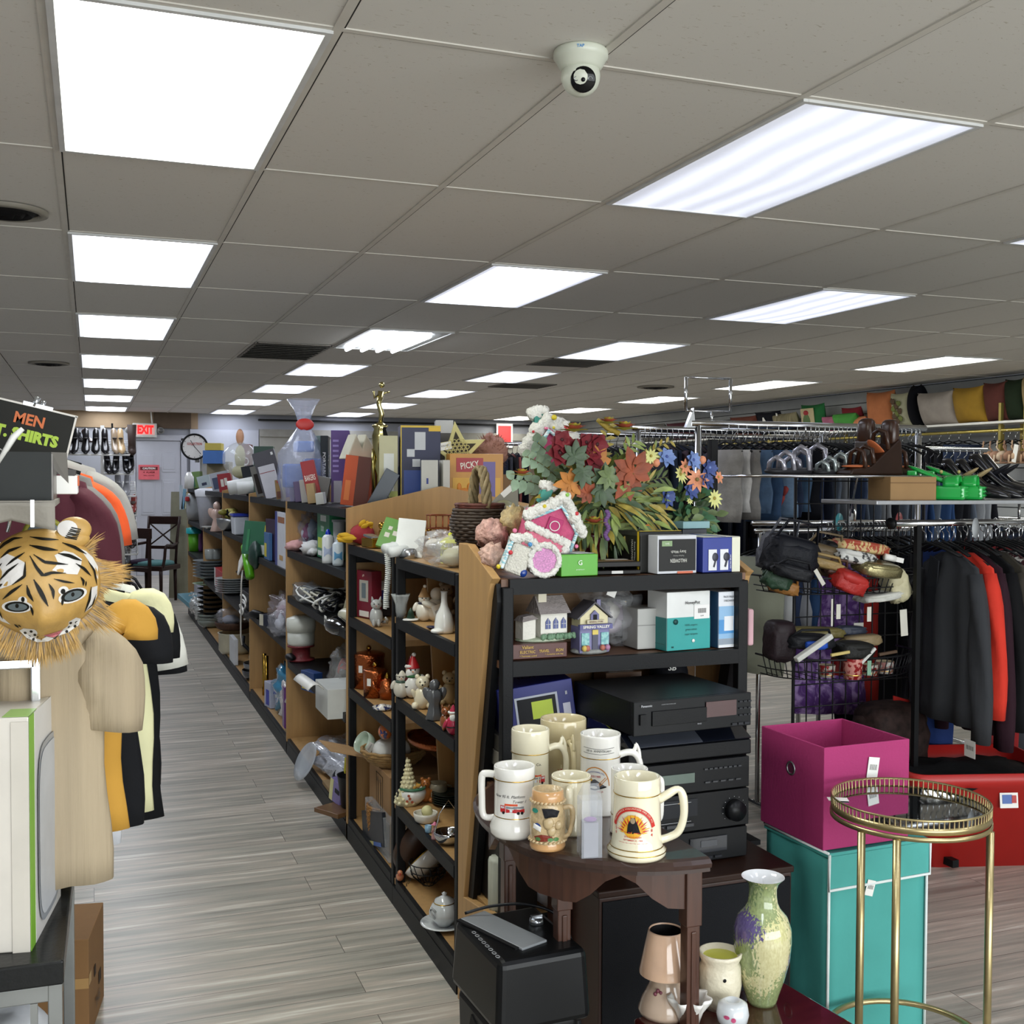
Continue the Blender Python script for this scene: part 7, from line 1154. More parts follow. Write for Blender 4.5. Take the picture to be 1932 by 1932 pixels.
def garment(name,label,cat,loc,rz,hw,length,mat,th=.05,sleeve=None,sdir=(.12,-.22),flare=1.0,hang=True,group=None,seed=0,neck=.07,both=True,mats2=None,hook=.075,amp=.35):
 """a top on a hanger: local XZ plane, shoulders at z=0"""
 t=thing(name,label,cat,loc,rz,group);r=random.Random(seed);ph=r.uniform(0,6)
 f=lambda an,j:amp*math.sin(an*5+ph+j*.12)*min(1,j/4)+.2*math.sin(an*9+ph)
 rows=[((0,0,.005),(neck,0,0),(0,th*.4,0)),((0,0,-.02),(hw*.6,0,0),(0,th*.5,0)),((0,0,-.05),(hw*.93,0,0),(0,th*.6,0)),((0,0,-.10),(hw*.98,0,0),(0,th*.8,0))]
 for k in range(1,9):q=k/8;rows.append(((.006*math.sin(ph+k),0,-.10-(length-.10)*q),(hw*(.94+.06*q)*(1+(flare-1)*q),0,0),(0,th*(.85+.25*q),0)))
 obj('body',loft(MB(mat),rows,44,fold=f),t)
 if sleeve:
  for s in((-1,1)if both else(1,)):
   sx,sz=s*hw*.82,-.06;ex_,ez_=s*(hw+sdir[0]),-.05+sdir[1];d=Vector((ex_-sx,0,ez_-sz)).normalized();rr=[];A_,C2_=Vector((sx,0,sz-.015)),Vector((ex_,0,ez_));B_=(A_+C2_)/2+Vector((s*.035,0,.045))
   for k in range(9):q=k/8;c=A_*(1-q)**2+B_*2*q*(1-q)+C2_*q*q;tg=((B_-A_)*(1-q)+(C2_-B_)*q).normalized();n_=Vector((tg.z,0,-tg.x));w_=sleeve*(.45+.5*min(1,q*2.2)-.12*q);rr.append((c,n_*w_,(0,th*(.5+.25*math.sin(q*3)),0)))
   obj('sleeve',loft(MB(mats2 or mat),rr,20,fold=lambda an,j:.25*math.sin(an*3+j)),t)
 if hang:hanger_parts(t,hw*.8,.01,hook=hook)
 return t
FAB=lambda h,**k:M(h,.85,var=.05,sc=6,bump=.15,bsc=40,**k)
RLX=-.19
def shirt_at(label,Y,rpx,shy,hemy,tip,col,sl=.085,mat=None,name='t_shirt',cat='shirt',th=.045,seed=0,cen=-.20,**k):
 """front shirt edge at pixel column rpx, shoulder and hem heights from the photograph, at distance Y"""
 xr=P(rpx,901,y=Y).x;zs=P(rpx,shy,y=Y).z;zh=P(rpx,hemy,y=Y).z;tp=P(tip[0],tip[1],y=Y);hw=xr-cen
 return garment(name,label,cat,(cen,Y,zs),0,hw,zs-zh,mat or FAB(col),th=th,sleeve=sl,sdir=(tp.x-xr,tp.z-zs+.05),seed=seed,group='shirts on the near rack',**k)
shirt_at('beige short-sleeved shirt at the front of the near rack',2.42,206,1130,1655,(206,1375),'#a8987e',.078,mat=M('#a8987e',.85,var=.12,sc=3,stretch=(9,1,.4),bump=.3,bsc=14),seed=1,th=.06)
shirt_at('mustard yellow shirt behind the beige one',2.52,236,1118,1562,(252,1205),'#c8963a',.060,seed=2)
shirt_at('white shirt showing only below the mustard one',2.58,224,1125,1590,(234,1200),'#dcdfe6',.05,seed=3,th=.03)
shirt_at('black shirt with a white hem stitch behind the mustard one',2.66,268,1105,1553,(276,1250),'#16171a',.07,seed=4)
shirt_at('pale cream shirt behind the first black shirt',2.78,291,1085,1528,(286,1190),'#dfdcae',.06,seed=5,th=.035)
shirt_at('black shirt at the back of the lower shirts',2.90,306,1090,1540,(300,1240),'#101114',.06,seed=6)
shirt_at('white polo shirt with black stripes on its collar and sleeve',3.02,262,1068,1500,(306,1262),'#d9d9d0',.08,seed=7,th=.05)
shirt_at('black shirt at the far end of the near rack, long thin edge visible',3.2,300,1090,1480,(318,1270),'#15161a',.06,seed=8)
t=bpy.data.objects['t_shirt.006'];g=MB(INK)
for k in range(2):g.tube([(P(222+3*k,1078+12*k,y=3.0).x-t.location.x,-.035,P(0,1078+12*k,y=3.0).z-t.location.z),(P(248,0,y=3.0).x-t.location.x,-.04,P(0,1098+12*k,y=3.0).z-t.location.z),(P(266,0,y=3.0).x-t.location.x,-.035,P(0,1128+14*k,y=3.0).z-t.location.z)],.004,6)
obj('stripes',g,t)
t=bpy.data.objects['t_shirt'];zs=t.location.z
for(lb,Y,rpx,shy,hemy,tip,col,sl,sd)in(('burgundy sweater on the upper rail behind the dark shoebox',2.95,176,872,1290,(190,1100),'#4a1424',.06,11),('grey top edge between the burgundy and the orange one',3.10,185,866,1280,(208,1072),'#6d6a68',.045,12),('bright orange shirt on the upper rail',3.20,188,864,1250,(222,1030),'#d4501c',.045,13),('light grey long-sleeved top behind the orange shirt',3.34,193,850,1230,(229,1020),'#8f8d8a',.055,14)):
 shirt_at(lb,Y,rpx,shy,hemy,tip,col,sl,name='sweater',seed=sd,cen=-.24,th=.05)
t=thing('clothes_rack','chrome clothes rack holding the shirts at the left','clothes rack',(0,0,0))
obj('rail',MB(CHROME).tube([(-.24,2.34,1.74),(-.24,3.6,1.74)],.013,14),t);zr=P(60,1100,y=2.28).z+.10;obj('rail',MB(CHROME).tube([(-.20,2.30,zs+.085),(-.20,3.4,zs+.085)],.013,14),t)
for yy in(2.36,3.6):obj('post',MB(CHROME).box((-.24,yy,.87),(.025,.025,1.74)),t,bevel=.003)
p0=P(30,1252,y=2.345);p1=P(67,1252,y=2.345);obj('crossbar',MB(CHROME).box(((p0.x+p1.x)/2-.1,2.345,p0.z),(abs(p1.x-p0.x)+.2,.02,.020)),t,bevel=.003);obj('upright',MB(CHROME).box((p1.x,2.345,p0.z-.15),(.018,.02,.33)),t,bevel=.003)
p=P(60,962,y=2.0);q_=P(60,1000,y=2.0);obj('bracket_post',MB(M('#dfe2e4',.25,.4)).box((p.x,2.02,(p.z+q_.z)/2+.01),(.006,.006,.045)),t)
L=P(82,1012,y=2.36);t=thing('kitchen_scale','yellow-rimmed round dial half hidden behind the mask','scale',L,fz(L));obj('dial',MB(M('#7d8a94',.4)).ball((0,0,0),(.034,.010,.034)),t);obj('rim',MB(M('#9c9a34',.4)).tube([(.035*math.cos(a),0,.035*math.sin(a))for a in[k*PI/12 for k in range(24)]],.005,8,closed=True),t)
p=P(97,945,y=2.12);SHZ=P(97,945,y=2.12).z
g=MB(M('#8b867c',.9,var=.12,sc=10,bump=.4,bsc=30)).sheet(lambda u,v:(-.42+.42*u+.03*0,-.015-.01*math.sin(u*20)*v+.01*v,-.002-v*(.030+.035*abs(math.sin(u*3.3+.4)))),30,6);g.box((-.21,.13,-.004),(.42,.28,.008));t=obj('draped_shelf',g,loc=(P(104,945,y=2.10).x,2.10,SHZ),solid=.003);tag(t,'shelf covered with a drooping grey-brown cloth under the dark shoebox','shelf')
hb=P(97,853,y=2.12).z-SHZ;t=thing('shoe_box','large dark grey open box on the cloth-covered shelf','box',(P(97,900,y=2.12).x-.17,2.25,SHZ),0);DG=M('#2b2d2c',.6);
obj('box_body',MB(DG).box((0,-.13,hb/2),(.34,.004,hb)).box((0,.13,hb/2),(.34,.004,hb)).box((0,0,.002),(.34,.26,.004)).box((-.17,0,hb/2),(.004,.26,hb)),t);obj('side_wall',MB(M('#6a655f',.35,bump=.4,bsc=15)).box((.17,0,hb/2-.003),(.005,.26,hb)),t);obj('flap',MB(M('#6f6c66',.5)).add([(.17,-.13,hb),(.195,-.10,hb),(.197,-.08,hb-.055),(.175,-.13,hb-.03)],[(0,1,2,3)]),t)
t2=thing('strap_shoes','black strappy shoes and a white heel sticking out of the dark box','shoes',(t.location.x,2.2,SHZ+hb-.02));obj('straps',MB(M('#0f0f12',.4)).tube([(-.02,0,.0),(.0,0,.05),(.04,.02,.055),(.07,.03,.01)],.012,8).tube([(.02,.06,.0),(.06,.06,.03),(.10,.06,0)],.012,8),t2)
obj('white_heel',MB(M('#d9d8d2',.3)).tube([(.085,-.08,.0),(.11,-.08,.045),(.125,-.08,.06)],[.004,.006,.004],8),t2)
p=P(112,915,y=2.3);t=thing('shoe_tree_box','white box end with an orange edge sticking out beyond the dark box','box',(p.x-.01,2.42,P(112,933,y=2.3).z),.0);obj('carton',MB(PAPER).box((.012,0,.018),(.060,.16,.036)),t,bevel=.002);obj('lid',MB(M('#3a3836',.5)).box((.010,0,.044),(.055,.16,.012),rot=(0,.1,0)),t);obj('orange_edge',MB(M('#d2602a',.5)).box((.043,0,.026),(.002,.16,.02)),t)
cn=[P(3,760,y=2.62),P(118,787,y=2.62)];L=P(60,815,y=2.62);t=thing('shirt_sign','black clip-on sign lettered MEN T. SHIRTS','sign',L,(0,math.atan2(27,115),fz(L)*.0));sw_,sh_=.158,.108
obj('board',MB(M('#23231f',.6)).box((0,0,0),(sw_,.003,sh_)),t);g=MB(M('#d9d4ca',.4))
g.box((0,0,sh_/2),(sw_+.006,.006,.004)).box((-sw_/2,0,0),(.004,.006,sh_)).box((sw_/2,0,0),(.004,.006,sh_));obj('frame',g,t)
g=MB(M('#d3703c',.6),M('#aecb45',.6));g.text('MEN',.024,0,T((-.010,-.003,.024)),w=.060,bold=.03);g.text('T. SHIRTS',.026,1,T((-.008,-.003,-.010)),w=.128,bold=.06);obj('lettering',g,t)
g=MB(SILV);g.tube([(-.008,0,sh_/2),(-.004,0,sh_/2+.022)],.006,8).tube([(.010,0,sh_/2),(.008,0,sh_/2+.016)],.005,8).box((0,0,sh_/2+.003),(.06,.010,.008));obj('clip',g,t)
obj('stem',MB(CHROME).tube([(0,.004,-sh_/2),(0,.004,-.22)],.004,8),t)
MD=2.02;K_=MD/FPX;L=P(77,1105,d=MD);t=thing('tiger_mask','painted tiger face mask with a shaggy tan fur ruff hanging before the shirts','mask',L,(0,0,fz(L)))
def rad(th):s=math.sin(th);return K_*(106-16*max(0,-s)**2*abs(math.cos(th))**.5*1.2+2*max(0,s))
def mf(x,z,off=0):
 th=math.atan2(z,x);q=min(1,math.hypot(x,z)/rad(th));b=.022*math.exp(-((x-K_*20)**2+(z+K_*72)**2)/(2*(K_*30)**2));e=sum(-.005*math.exp(-((x-K_*a)**2+(z+K_*b_)**2)/(2*(K_*14)**2))for a,b_ in((-38,32),(54,14)))
 return Vector((x,-(.062*(1-q**2.6)+b*(1-q**6)+e)-off,z))
def mq(cx_,cy_):return((cx_*.15528-77)*K_,(1105-960-cy_*.15528)*K_)
TG=M('#bb9450',.45,var=.13,sc=30,bump=.15,bsc=60);WP=M('#dcd8d2',.5,var=.05,sc=40);BK=M('#17150f',.5,var=.02)
g=MB(TG);rings=22;nn=56;vv=[mf(0,0)]
for j in range(1,rings+1):
 for k in range(nn):a=2*PI*k/nn;r_=rad(a)*(j/rings);vv.append(mf(r_*math.cos(a),r_*math.sin(a)))
for k in range(nn):a=2*PI*k/nn;r_=rad(a)*.97;vv.append(Vector((r_*math.cos(a),.012,r_*math.sin(a))))
ff=[(0,1+k,1+(k+1)%nn)for k in range(nn)]+[(1+j*nn+k,1+(j+1)*nn+k,1+(j+1)*nn+(k+1)%nn,1+j*nn+(k+1)%nn)for j in range(rings)for k in range(nn)]
g.add(vv,ff,0,True);obj('face',g,t)
g=MB(WP);o1=lambda x,z:mf(x,z,.0008)
for poly in([(650,545),(760,500),(860,530),(960,610),(945,700),(905,785),(790,770),(620,720),(690,640)],[(0,640),(60,580),(130,525),(220,560),(320,620),(340,720),(260,820),(180,880),(60,930),(0,930)],[(930,480),(1010,520),(1090,600),(1150,720),(1148,880),(1100,760),(1040,640)],[(1075,960),(1140,950),(1135,1080),(1070,1220),(990,1270),(1040,1110)],[(0,1090),(15,1200),(75,1310),(160,1380),(60,1340),(0,1280)],[(255,1460),(300,1425),(420,1430),(500,1515),(650,1580),(570,1618),(450,1620),(330,1560)],[(665,1562),(740,1480),(810,1360),(890,1322),(945,1350),(925,1430),(800,1520)]):patch(g,[mq(*p)for p in poly],o1)
disc(g,*mq(235,1145),26*K_,12*K_,o1);disc(g,*mq(850,1035),26*K_,13*K_,o1,rot=.25);disc(g,*mq(745,965),9*K_,8*K_,o1);disc(g,*mq(295,1070),8*K_,8*K_,o1);obj('white_markings',g,t)
g=MB(BK);o2=lambda x,z:mf(x,z,.0018)
for pts,w_ in(([(0,510),(100,410),(200,350),(300,340)],18),([(60,570),(150,490),(290,437)],16),([(380,330),(520,355),(700,370)],16),([(375,425),(530,465),(690,490)],22),([(740,405),(880,465),(1015,555)],18),([(120,660),(200,590),(325,505)],14),([(420,530),(540,620),(800,660)],18),([(690,525),(820,560),(960,630)],20),([(380,545),(450,680),(520,775),(620,745),(775,760)],20),([(0,720),(75,630)],10),([(40,840),(140,720),(255,630)],14),([(185,880),(320,780),(330,610)],16),([(890,655),(980,720),(1065,820)],16),([(1035,640),(1105,760),(1135,940)],12),([(0,930),(80,870)],14),([(80,1055),(180,960),(295,875)],18),([(345,885),(365,990),(415,1080)],20),([(420,820),(480,940),(575,1140)],26),([(585,875),(630,960),(635,1060)],18),([(640,820),(760,860),(870,885)],14),([(940,815),(975,870),(970,930)],14),([(1005,870),(1000,940)],8),([(1065,950),(1045,1110),(990,1270)],14),([(1125,1050),(1085,1180),(1000,1255)],8),([(10,1090),(30,1200),(75,1310)],12),([(200,1370),(250,1420)],12),([(245,1375),(275,1410)],8),([(500,1515),(560,1560),(650,1585),(740,1490)],7),([(380,1130),(400,1190),(408,1250)],14),([(735,1060),(730,1140)],14)):strip(g,[mq(*p)for p in pts],lambda q,w_=w_:w_*.155*K_*math.sin(PI*min(.97,max(.06,q)))**.8,o2,n=16)
disc(g,*mq(235,1145),21*K_,10*K_,o2);disc(g,*mq(850,1030),21*K_,11*K_,o2,rot=.25);disc(g,*mq(740,975),4*K_,5*K_,o2);disc(g,*mq(300,1055),3*K_,5*K_,o2)
for x,z in((318,1490),(385,1465),(425,1515),(465,1548),(365,1548),(510,1575),(410,1580),(828,1388),(895,1395),(812,1450),(880,1445),(785,1505)):disc(g,*mq(x,z),2.7*K_,2.9*K_,o2,n=10)
obj('black_stripes',g,t)
o3=lambda x,z:mf(x,z,.0026);o4=lambda x,z:mf(x,z,.0034)
for a,b,c,d_,e in((240,1147,16.5,7,0),(855,1035,16,8,.25)):g=MB(M('#5d6668',.2),BK);disc(g,*mq(a,b),c*K_,d_*K_,o3,rot=e);disc(g,*mq(a-5,b-14),3*K_,4.2*K_,o4,1);obj('eye',g,t)
g=MB(M('#c9747a',.5));patch(g,[mq(*p)for p in((515,1522),(600,1508),(735,1478),(695,1540),(640,1568),(570,1550))],o2);obj('nose',g,t)
ex0,ez0=mq(880,260)
g=MB(TG).ball((ex0,.0,ez0),(31*K_,.016,25*K_),26,14);g.ball((ex0-8*K_,.0,ez0-16*K_),(36*K_,.018,20*K_),22,12);e=obj('ear',g,t);ef=lambda x,z:Vector((x,-.0185*math.sqrt(max(0,1-((x-ex0)/(31*K_))**2*.6-((z-ez0)/(27*K_))**2*.6))-.0015,z));g=MB(WP);disc(g,*mq(800,240),18*K_,16*K_,ef);obj('inner_ear',g,e);g=MB(BK)
for k in range(7):x0,z0=mq(770+12*k,345-20*k);x1,z1=mq(905+8*k,372-20*k);strip(g,[(x0,z0),((x0+x1)/2,(z0+z1)/2-.001*(k%2)),(x1,z1)],lambda q:.0011,lambda x,z:ef(x,z)+Vector((0,-.001,0)))
obj('ear_scribble',g,e);g=MB(TG).ball((-ex0*1.75,.0,ez0*.95),(29*K_,.016,24*K_),20,12);obj('ear',g,t)
rr=random.Random(5)
for nm,colr,n_,ln in(('fur_ruff','#bf9a5c',2300,76),('fur_underlayer','#a08c74',1300,48)):
 g=MB(M(colr,.9,var=.35,sc=25,sheen=.3))
 for k in range(n_):
  th=rr.choice([rr.uniform(-1.0,.75),rr.uniform(-1.0,.75),rr.uniform(-2.9,-1.0),rr.uniform(-2.6,-1.0),rr.uniform(2.7,3.6)]);clump=.6+.4*math.sin(th*9);r0=rad(th)*rr.uniform(.92,.99);l_=ln*K_*rr.uniform(.5,1.0)*(clump if th>-1 else .75);dth=rr.uniform(-.22,.22)+.1*math.sin(th*9+1.5);d=Vector((math.cos(th+dth),rr.uniform(-.12,.5),math.sin(th+dth)));a=Vector((r0*math.cos(th),rr.uniform(.004,.014),r0*math.sin(th)));s=Vector((-math.sin(th),rr.uniform(-.5,.5),math.cos(th)))*.0010
  if th>.95:continue
  mid=a+d*l_*.55+Vector((0,0,-.004));g.add([a-s,a+s,mid-s*.8,mid+s*.8,a+d*l_+Vector((0,0,-.010))],[(0,1,3,2),(2,3,4)])
 obj(nm,g,t)['kind']='stuff'
tz=.70;A=P(120,1812,z=tz);B=P(133,1692,z=tz);t=thing('display_bench','low black-topped display bench with a grey steel frame','bench',(A.x,A.y,0),math.atan2(-(B.x-A.x),B.y-A.y));D_=.62
obj('top',MB(M('#1b1c1c',.25,bump=.05)).box((-.35,D_/2,tz-.022),(.70,D_,.044)),t,bevel=.004);GS=M('#8a8c8a',.35,.6)
for x in(-.015,-.66):
 for y in(.02,D_-.02):obj('leg',MB(GS).box((x,y,(tz-.044)/2),(.024,.024,tz-.044)),t,bevel=.002)
obj('front_rail',MB(GS).box((-.34,.02,tz-.06),(.66,.022,.03)),t,bevel=.002);obj('side_rail',MB(GS).box((-.015,D_/2,tz-.06),(.022,D_-.06,.03)),t,bevel=.002);obj('front_rail',MB(GS).box((-.34,.02,.18),(.66,.022,.022)),t);obj('inner_frame',MB(GS).box((-.05,.015,tz-.2),(.012,.012,.25)),t)
tag(obj('white_bundle',MB(M('#c9ccd0',.8,bump=.6,bsc=12)).ball((0,0,0),(.14,.14,.16),26,16,nz=.3,seed=3).ball((.07,-.06,-.05),(.07,.08,.12),m=M('#8f959e',.8),nz=.3),loc=(A.x-.17,A.y+.22,tz-.3)),'white and grey folded fabric bundle under the display bench','bundle');tag(obj('bundle_shelf',MB(M('#55534f',.6)).box((0,0,0),(.5,.4,.02)),loc=(A.x-.25,A.y+.3,tz-.48)),'grey lower board of the display bench under the white bundle','board')
a,b=P(58,1795,z=tz),P(113,1690,z=tz);hh=P(58,1352,y=a.y).z-tz;yaw_=math.atan2(-(b.x-a.x),b.y-a.y);dl=(b-a).length
cen=a+(b-a)/2+Vector((-.15*math.cos(yaw_),-.15*math.sin(yaw_),0))
t=boxed('balance_board_box','tall worn white wii Fit box with a green edge, wrapped in clear tape','box',cen+Vector((0,0,.0)),yaw_,(.30,dl,hh),'#d9d3c8',panels=(('r',.0,0,.14,1,'#7fb63a'),('r',.14,0,1,1,'#dcdad6'),('f',.0,.0,.7,.4,'#c9a49c'),('f',.9,0,1,.98,'#cfc9bd'),('t',.85,0,1,.25,'#9cc46a')),texts=(('r',.80,.86,.032,'Wii','#77797a',PI/2,.085),('r',.80,.68,.032,'Fit','#8fbe4a',PI/2,.07)),bevel=.003)
g=MB(M('#9ba0a6',.3),M('#c4c8cd',.35));F,fw,fh=face_t('r',(.30,dl,hh));
for m_,s,off in((0,1.0,-.0045),(1,.93,-.0055)):
 pl=[]
 for k in range(28):a_=2*PI*k/28;c_,s_=math.cos(a_),math.sin(a_);pl.append((fw*.56+fw*.38*s*math.copysign(abs(c_)**.45,c_),fh*.44+fh*.40*s*math.copysign(abs(s_)**.45,s_)))
 patch(g,pl,lambda x,z:F@Vector((x,off,z)),m_)
obj('pictured_board',g,t)
tz2=.285;a,b=P(167,1772,z=tz2),P(195,1702,z=tz2);yaw2=math.atan2(-(b.x-a.x),b.y-a.y);dl=(b-a).length;cen=(a+b)/2+Vector((-.14*math.cos(yaw2),-.14*math.sin(yaw2),0));cen.z=0
boxed('shipping_carton','brown cardboard carton with tape on the floor behind the display bench','box',cen,yaw2,(.28,dl,tz2),'#8f6a42',panels=(('f',.2,.52,1,.62,'#b9925c'),('r',0,.55,.12,.65,'#c9a878'),('r',.6,.3,.75,.42,'#3a2a1c'),('r',.3,.5,.4,.6,'#3a2a1c')),texts=(('r',.5,.2,.03,'THIS','#3a2a1c'),),rough=.8)
#  far left: shoe racks, chair, door, clock, exit sign
SHOE={}
def pump(col,rough=.25,heel=.09,inner='#2a2624'):
 k=(col,heel,inner)
 if k not in SHOE:
  m_,mi=M(col,rough,coat=.4),M(inner,.6);a=MB(m_,mi)
  prof=[(-.115,heel+.012,.024,.03),(-.09,heel+.008,.028,.032),(-.05,heel*.75,.028,.02),(0,heel*.35,.032,.02),(.05,.018,.038,.022),(.09,.014,.036,.018),(.12,.010,.018,.010),(.13,.008,.004,.004)]
  loft(a,[((0,-y,z+h_*.3),(w_,0,0),(0,0,h_))for y,z,w_,h_ in prof],14,0);me1=mesh_of(a,'upper')
  h_=MB(m_).tube([(0,.108,heel),(0,.105,.0)],[.014,.006],8);me2=mesh_of(h_,'heel');s_=MB(mi).ball((0,.04,heel*.62+.02),(.020,.065,.008),12,6,rot=(-heel*5.5,0,0));me3=mesh_of(s_,'insole');SHOE[k]=(me1,me2,me3)
 return SHOE[k]
def shoe(label,loc,rot,col,heel=.09,s=1,group=None,rough=.25,inner='#2a2624',cat='shoe',name='pump_shoe'):
 t=thing(name,label,cat,loc,rot,group);t.scale=(s,s,s)
 for me,nm in zip(pump(col,rough,heel,inner),('upper','heel','insole')):o=bpy.data.objects.new(nm,me);COL.objects.link(o);o.parent=t
 return t
def wire_shelf(label,px0,px1,py,Y,dep=.28,tilt=.55):
 a,b=P(px0,py,y=Y),P(px1,py,y=Y);w_=b.x-a.x;t=thing('wire_shelf',label,'wire shelf',((a.x+b.x)/2,Y,a.z));g=MB(WHITE)
 for k in range(9):y=dep*k/8;g.tube([(-w_/2,y*math.cos(tilt),y*math.sin(tilt)),(w_/2,y*math.cos(tilt),y*math.sin(tilt))],.004,5)
 obj('wires',g,t)['kind']='stuff';g=MB(WHITE)
 for s in(-1,0,1):g.tube([(s*w_/2,0,0),(s*w_/2,dep*math.cos(tilt),dep*math.sin(tilt))],.006,6)
 g.tube([(-w_/2,0,-.01),(w_/2,0,-.01)],.008,6);obj('frame',g,t);return t
YS=12.6
t=thing('shoe_gridwall','white slotted metal upright holding the slanted shoe shelves at the far left','display rack',(P(190,901,y=YS+.3).x,YS+.3,0));obj('upright',MB(WHITE).box((-.45,0,1.05),(.04,.03,2.1)),t);obj('upright',MB(WHITE).box((.02,0,1.05),(.04,.03,2.1)),t);obj('foot',MB(WHITE).box((-.2,0,.03),(.7,.3,.04)),t);obj('hook_strip',MB(BLACK).box((.12,.02,2.0),(.02,.02,.25)),t)
SR=[(120,245,856,'top slanted wire shelf of black high heels'),(196,252,893,'second slanted wire shelf with pale-soled black pumps'),(212,256,935,'third slanted wire shelf with silver sandals'),(222,258,971,'fourth slanted wire shelf with red shoes'),(230,258,1003,'fifth wire shelf with dark shoes'),(234,260,1045,'lowest wire shelf with dark shoes')]
for a_,b_,y_,l_ in SR:wire_shelf(l_,a_,b_,y_,YS)
row1=[(121,'#141316'),(131,'#1a1718'),(143,'#121114'),(162,'#18161a'),(181,'#111013'),(198,'#141215'),(216,'#a08c74'),(228,'#c4a67c')]
for k,(px,c)in enumerate(row1):
 p=P(px,852,y=YS+.02);lb='tan high heel on the top slanted shoe shelf' if c=='#c4a67c' else('taupe high heel on the top slanted shoe shelf' if c=='#a08c74' else 'black high heel on the top slanted shoe shelf');shoe(lb,(p.x,YS+.10,p.z+.045),(.55-PI*0,0,rnd.uniform(-.2,.2)),c,s=1.15,group='black high heels on the top shoe shelf' if 'black' in lb else None)
for px,c in((150,'#1b1a1e'),(165,'#3a2420')):p=P(px,822,y=YS+.3);shoe(('black' if px==150 else 'brown')+' shoe on the very top behind the high heels',(p.x,YS+.28,p.z-.08),(0,0,.3),c,s=1.1)
tag(obj('brown_boot',MB(M('#3a2820',.6)).tube([(0,0,.32),(0,0,.1),(0,0,.03),(0,-.1,.02)],[.05,.04,.045,.03],10),loc=P(249,858,y=YS+.1)),'tall brown boot at the right end of the top shoe shelf','boot')
for k,(px,py,c,inn,lb)in enumerate(((203,890,'#18171b','#4a4a50','dark pump at the left of the second shoe shelf'),(219,890,'#131418','#8f8d8a','black pump with a pale insole, left one of the pair'),(238,890,'#131418','#9aa0a6','black pump with a pale insole, right one of the pair'),(248,886,'#101014','#2c2c30','black pump at the right end of the second shoe shelf'),(224,932,'#8f9094','#a4a5a8','silver sandal on the third shoe shelf, left one'),(240,932,'#9a9b9f','#b0b1b4','silver sandal on the third shoe shelf, right one'),(236,962,'#8a2420','#3a2a28','red shoe on the fourth shoe shelf'),(252,965,'#8d3a34','#5a4a44','red and grey shoe on the fourth shoe shelf'),(238,992,'#3c3628','#55503c','dark olive shoe on the fifth shoe shelf'),(250,985,'#1c1a30','#2c2a3c','dark violet shoe on the fifth shoe shelf'),(240,1022,'#4a3028','#2a2220','brown shoe above the lowest shoe shelf'),(252,1030,'#2e2826','#1c1a1a','dark shoe beside the wooden chair'),(236,1058,'#55585a','#2f3032','grey sports shoe at the lowest shoe shelf'))):
 p=P(px,py,y=YS+.02);shoe(lb,(p.x,YS+.09,p.z+.04),(.5,0,.15*(-1)**k),c,heel=.07 if py<940 else .03,s=1.15,inner=inn)
p=P(275,1112,z=0);L=Vector((P(287,1100,y=14.6).x,14.6,0));t=thing('wooden_armchair','dark wooden armchair with a teal seat in front of the white door','chair',L,-.55);CWM=M('#2a1814',.35,var=.15)
s_=1.0;
for x,y in((-.24,-.22),(.24,-.22),(-.2,.22),(.2,.22)):obj('leg',MB(CWM).tube([(x,y,0),(x*.98,y*.98,.44)],[.018,.024],8),t)
obj('seat_frame',MB(CWM).box((0,0,.43),(.52,.48,.06)),t,bevel=.008);obj('seat',MB(M('#4f7f80',.8),M('#2a1c30',.8)).ball((0,0,.475),(.24,.22,.04),sq=.5).ball((-.13,-.02,.49),(.12,.2,.04),m=1,sq=.6),t)
for x in(-.2,.2):obj('back_post',MB(CWM).tube([(x,.22,.44),(x,.26,.75),(x*1.05,.32,1.05)],.018,8),t)
obj('top_rail',MB(CWM).box((0,.32,1.0),(.44,.03,.10)),t,bevel=.01);obj('back_rail',MB(CWM).box((0,.26,.66),(.40,.02,.04)),t);g=MB(CWM)
for s in(-1,1):g.tube([(s*.18,.265,.68),(-s*.18,.30,.95)],.010,6)
obj('cross_splat',g,t)
for s in(-1,1):obj('arm',MB(CWM).tube([(s*.21,.26,.72),(s*.27,0,.70),(s*.27,-.15,.70),(s*.26,-.17,.55),(s*.25,-.2,.44)],.018,8,sm=4),t)
tag(obj('folding_stool',MB(CWM).box((-.18,0,.45),(.03,.03,.9)).box((.18,0,.45),(.03,.03,.9)).box((0,0,.88),(.40,.04,.12)).box((0,0,.45),(.36,.03,.05)),loc=(P(262,1000,y=14.0).x,14.0,0),rot=(0,0,-.9)),'second dark wooden chair back half hidden behind the shoe shelves','chair')
dx0,dx1=P(257,1000,y=BACK-.03).x,P(341,1000,y=BACK-.03).x;DT=P(300,832,y=BACK-.03).z
DWM=M('#b4b6bd',.5,var=.02);g=MB(DWM).box(((dx0+dx1)/2,BACK-.03,DT/2),(dx1-dx0,.05,DT));d=struct('door_1',g,bevel=.004);wd=dx1-dx0;cxd=(dx0+dx1)/2
for s in(-1,1):
 for z0_,z1_2 in((.25,.75),(.95,1.50),(1.62,1.92)):g=MB(M('#b4b6bd',.5,var=.02)).box((cxd+s*wd*.23,BACK-.058,(z0_+z1_2)/2),(wd*.30,.008,z1_2-z0_)).box((cxd+s*wd*.23,BACK-.062,(z0_+z1_2)/2),(wd*.24,.008,z1_2-z0_-.08),DWM);obj('door_panel',g,d,bevel=.003)
g=MB(DWM);struct('trim_3',g.box((dx0-.05,BACK-.04,DT/2),(.09,.07,DT+.1)).box((dx1+.05,BACK-.04,DT/2),(.09,.07,DT+.1)).box((cxd,BACK-.04,DT+.05),(wd+.2,.07,.09)),bevel=.004)
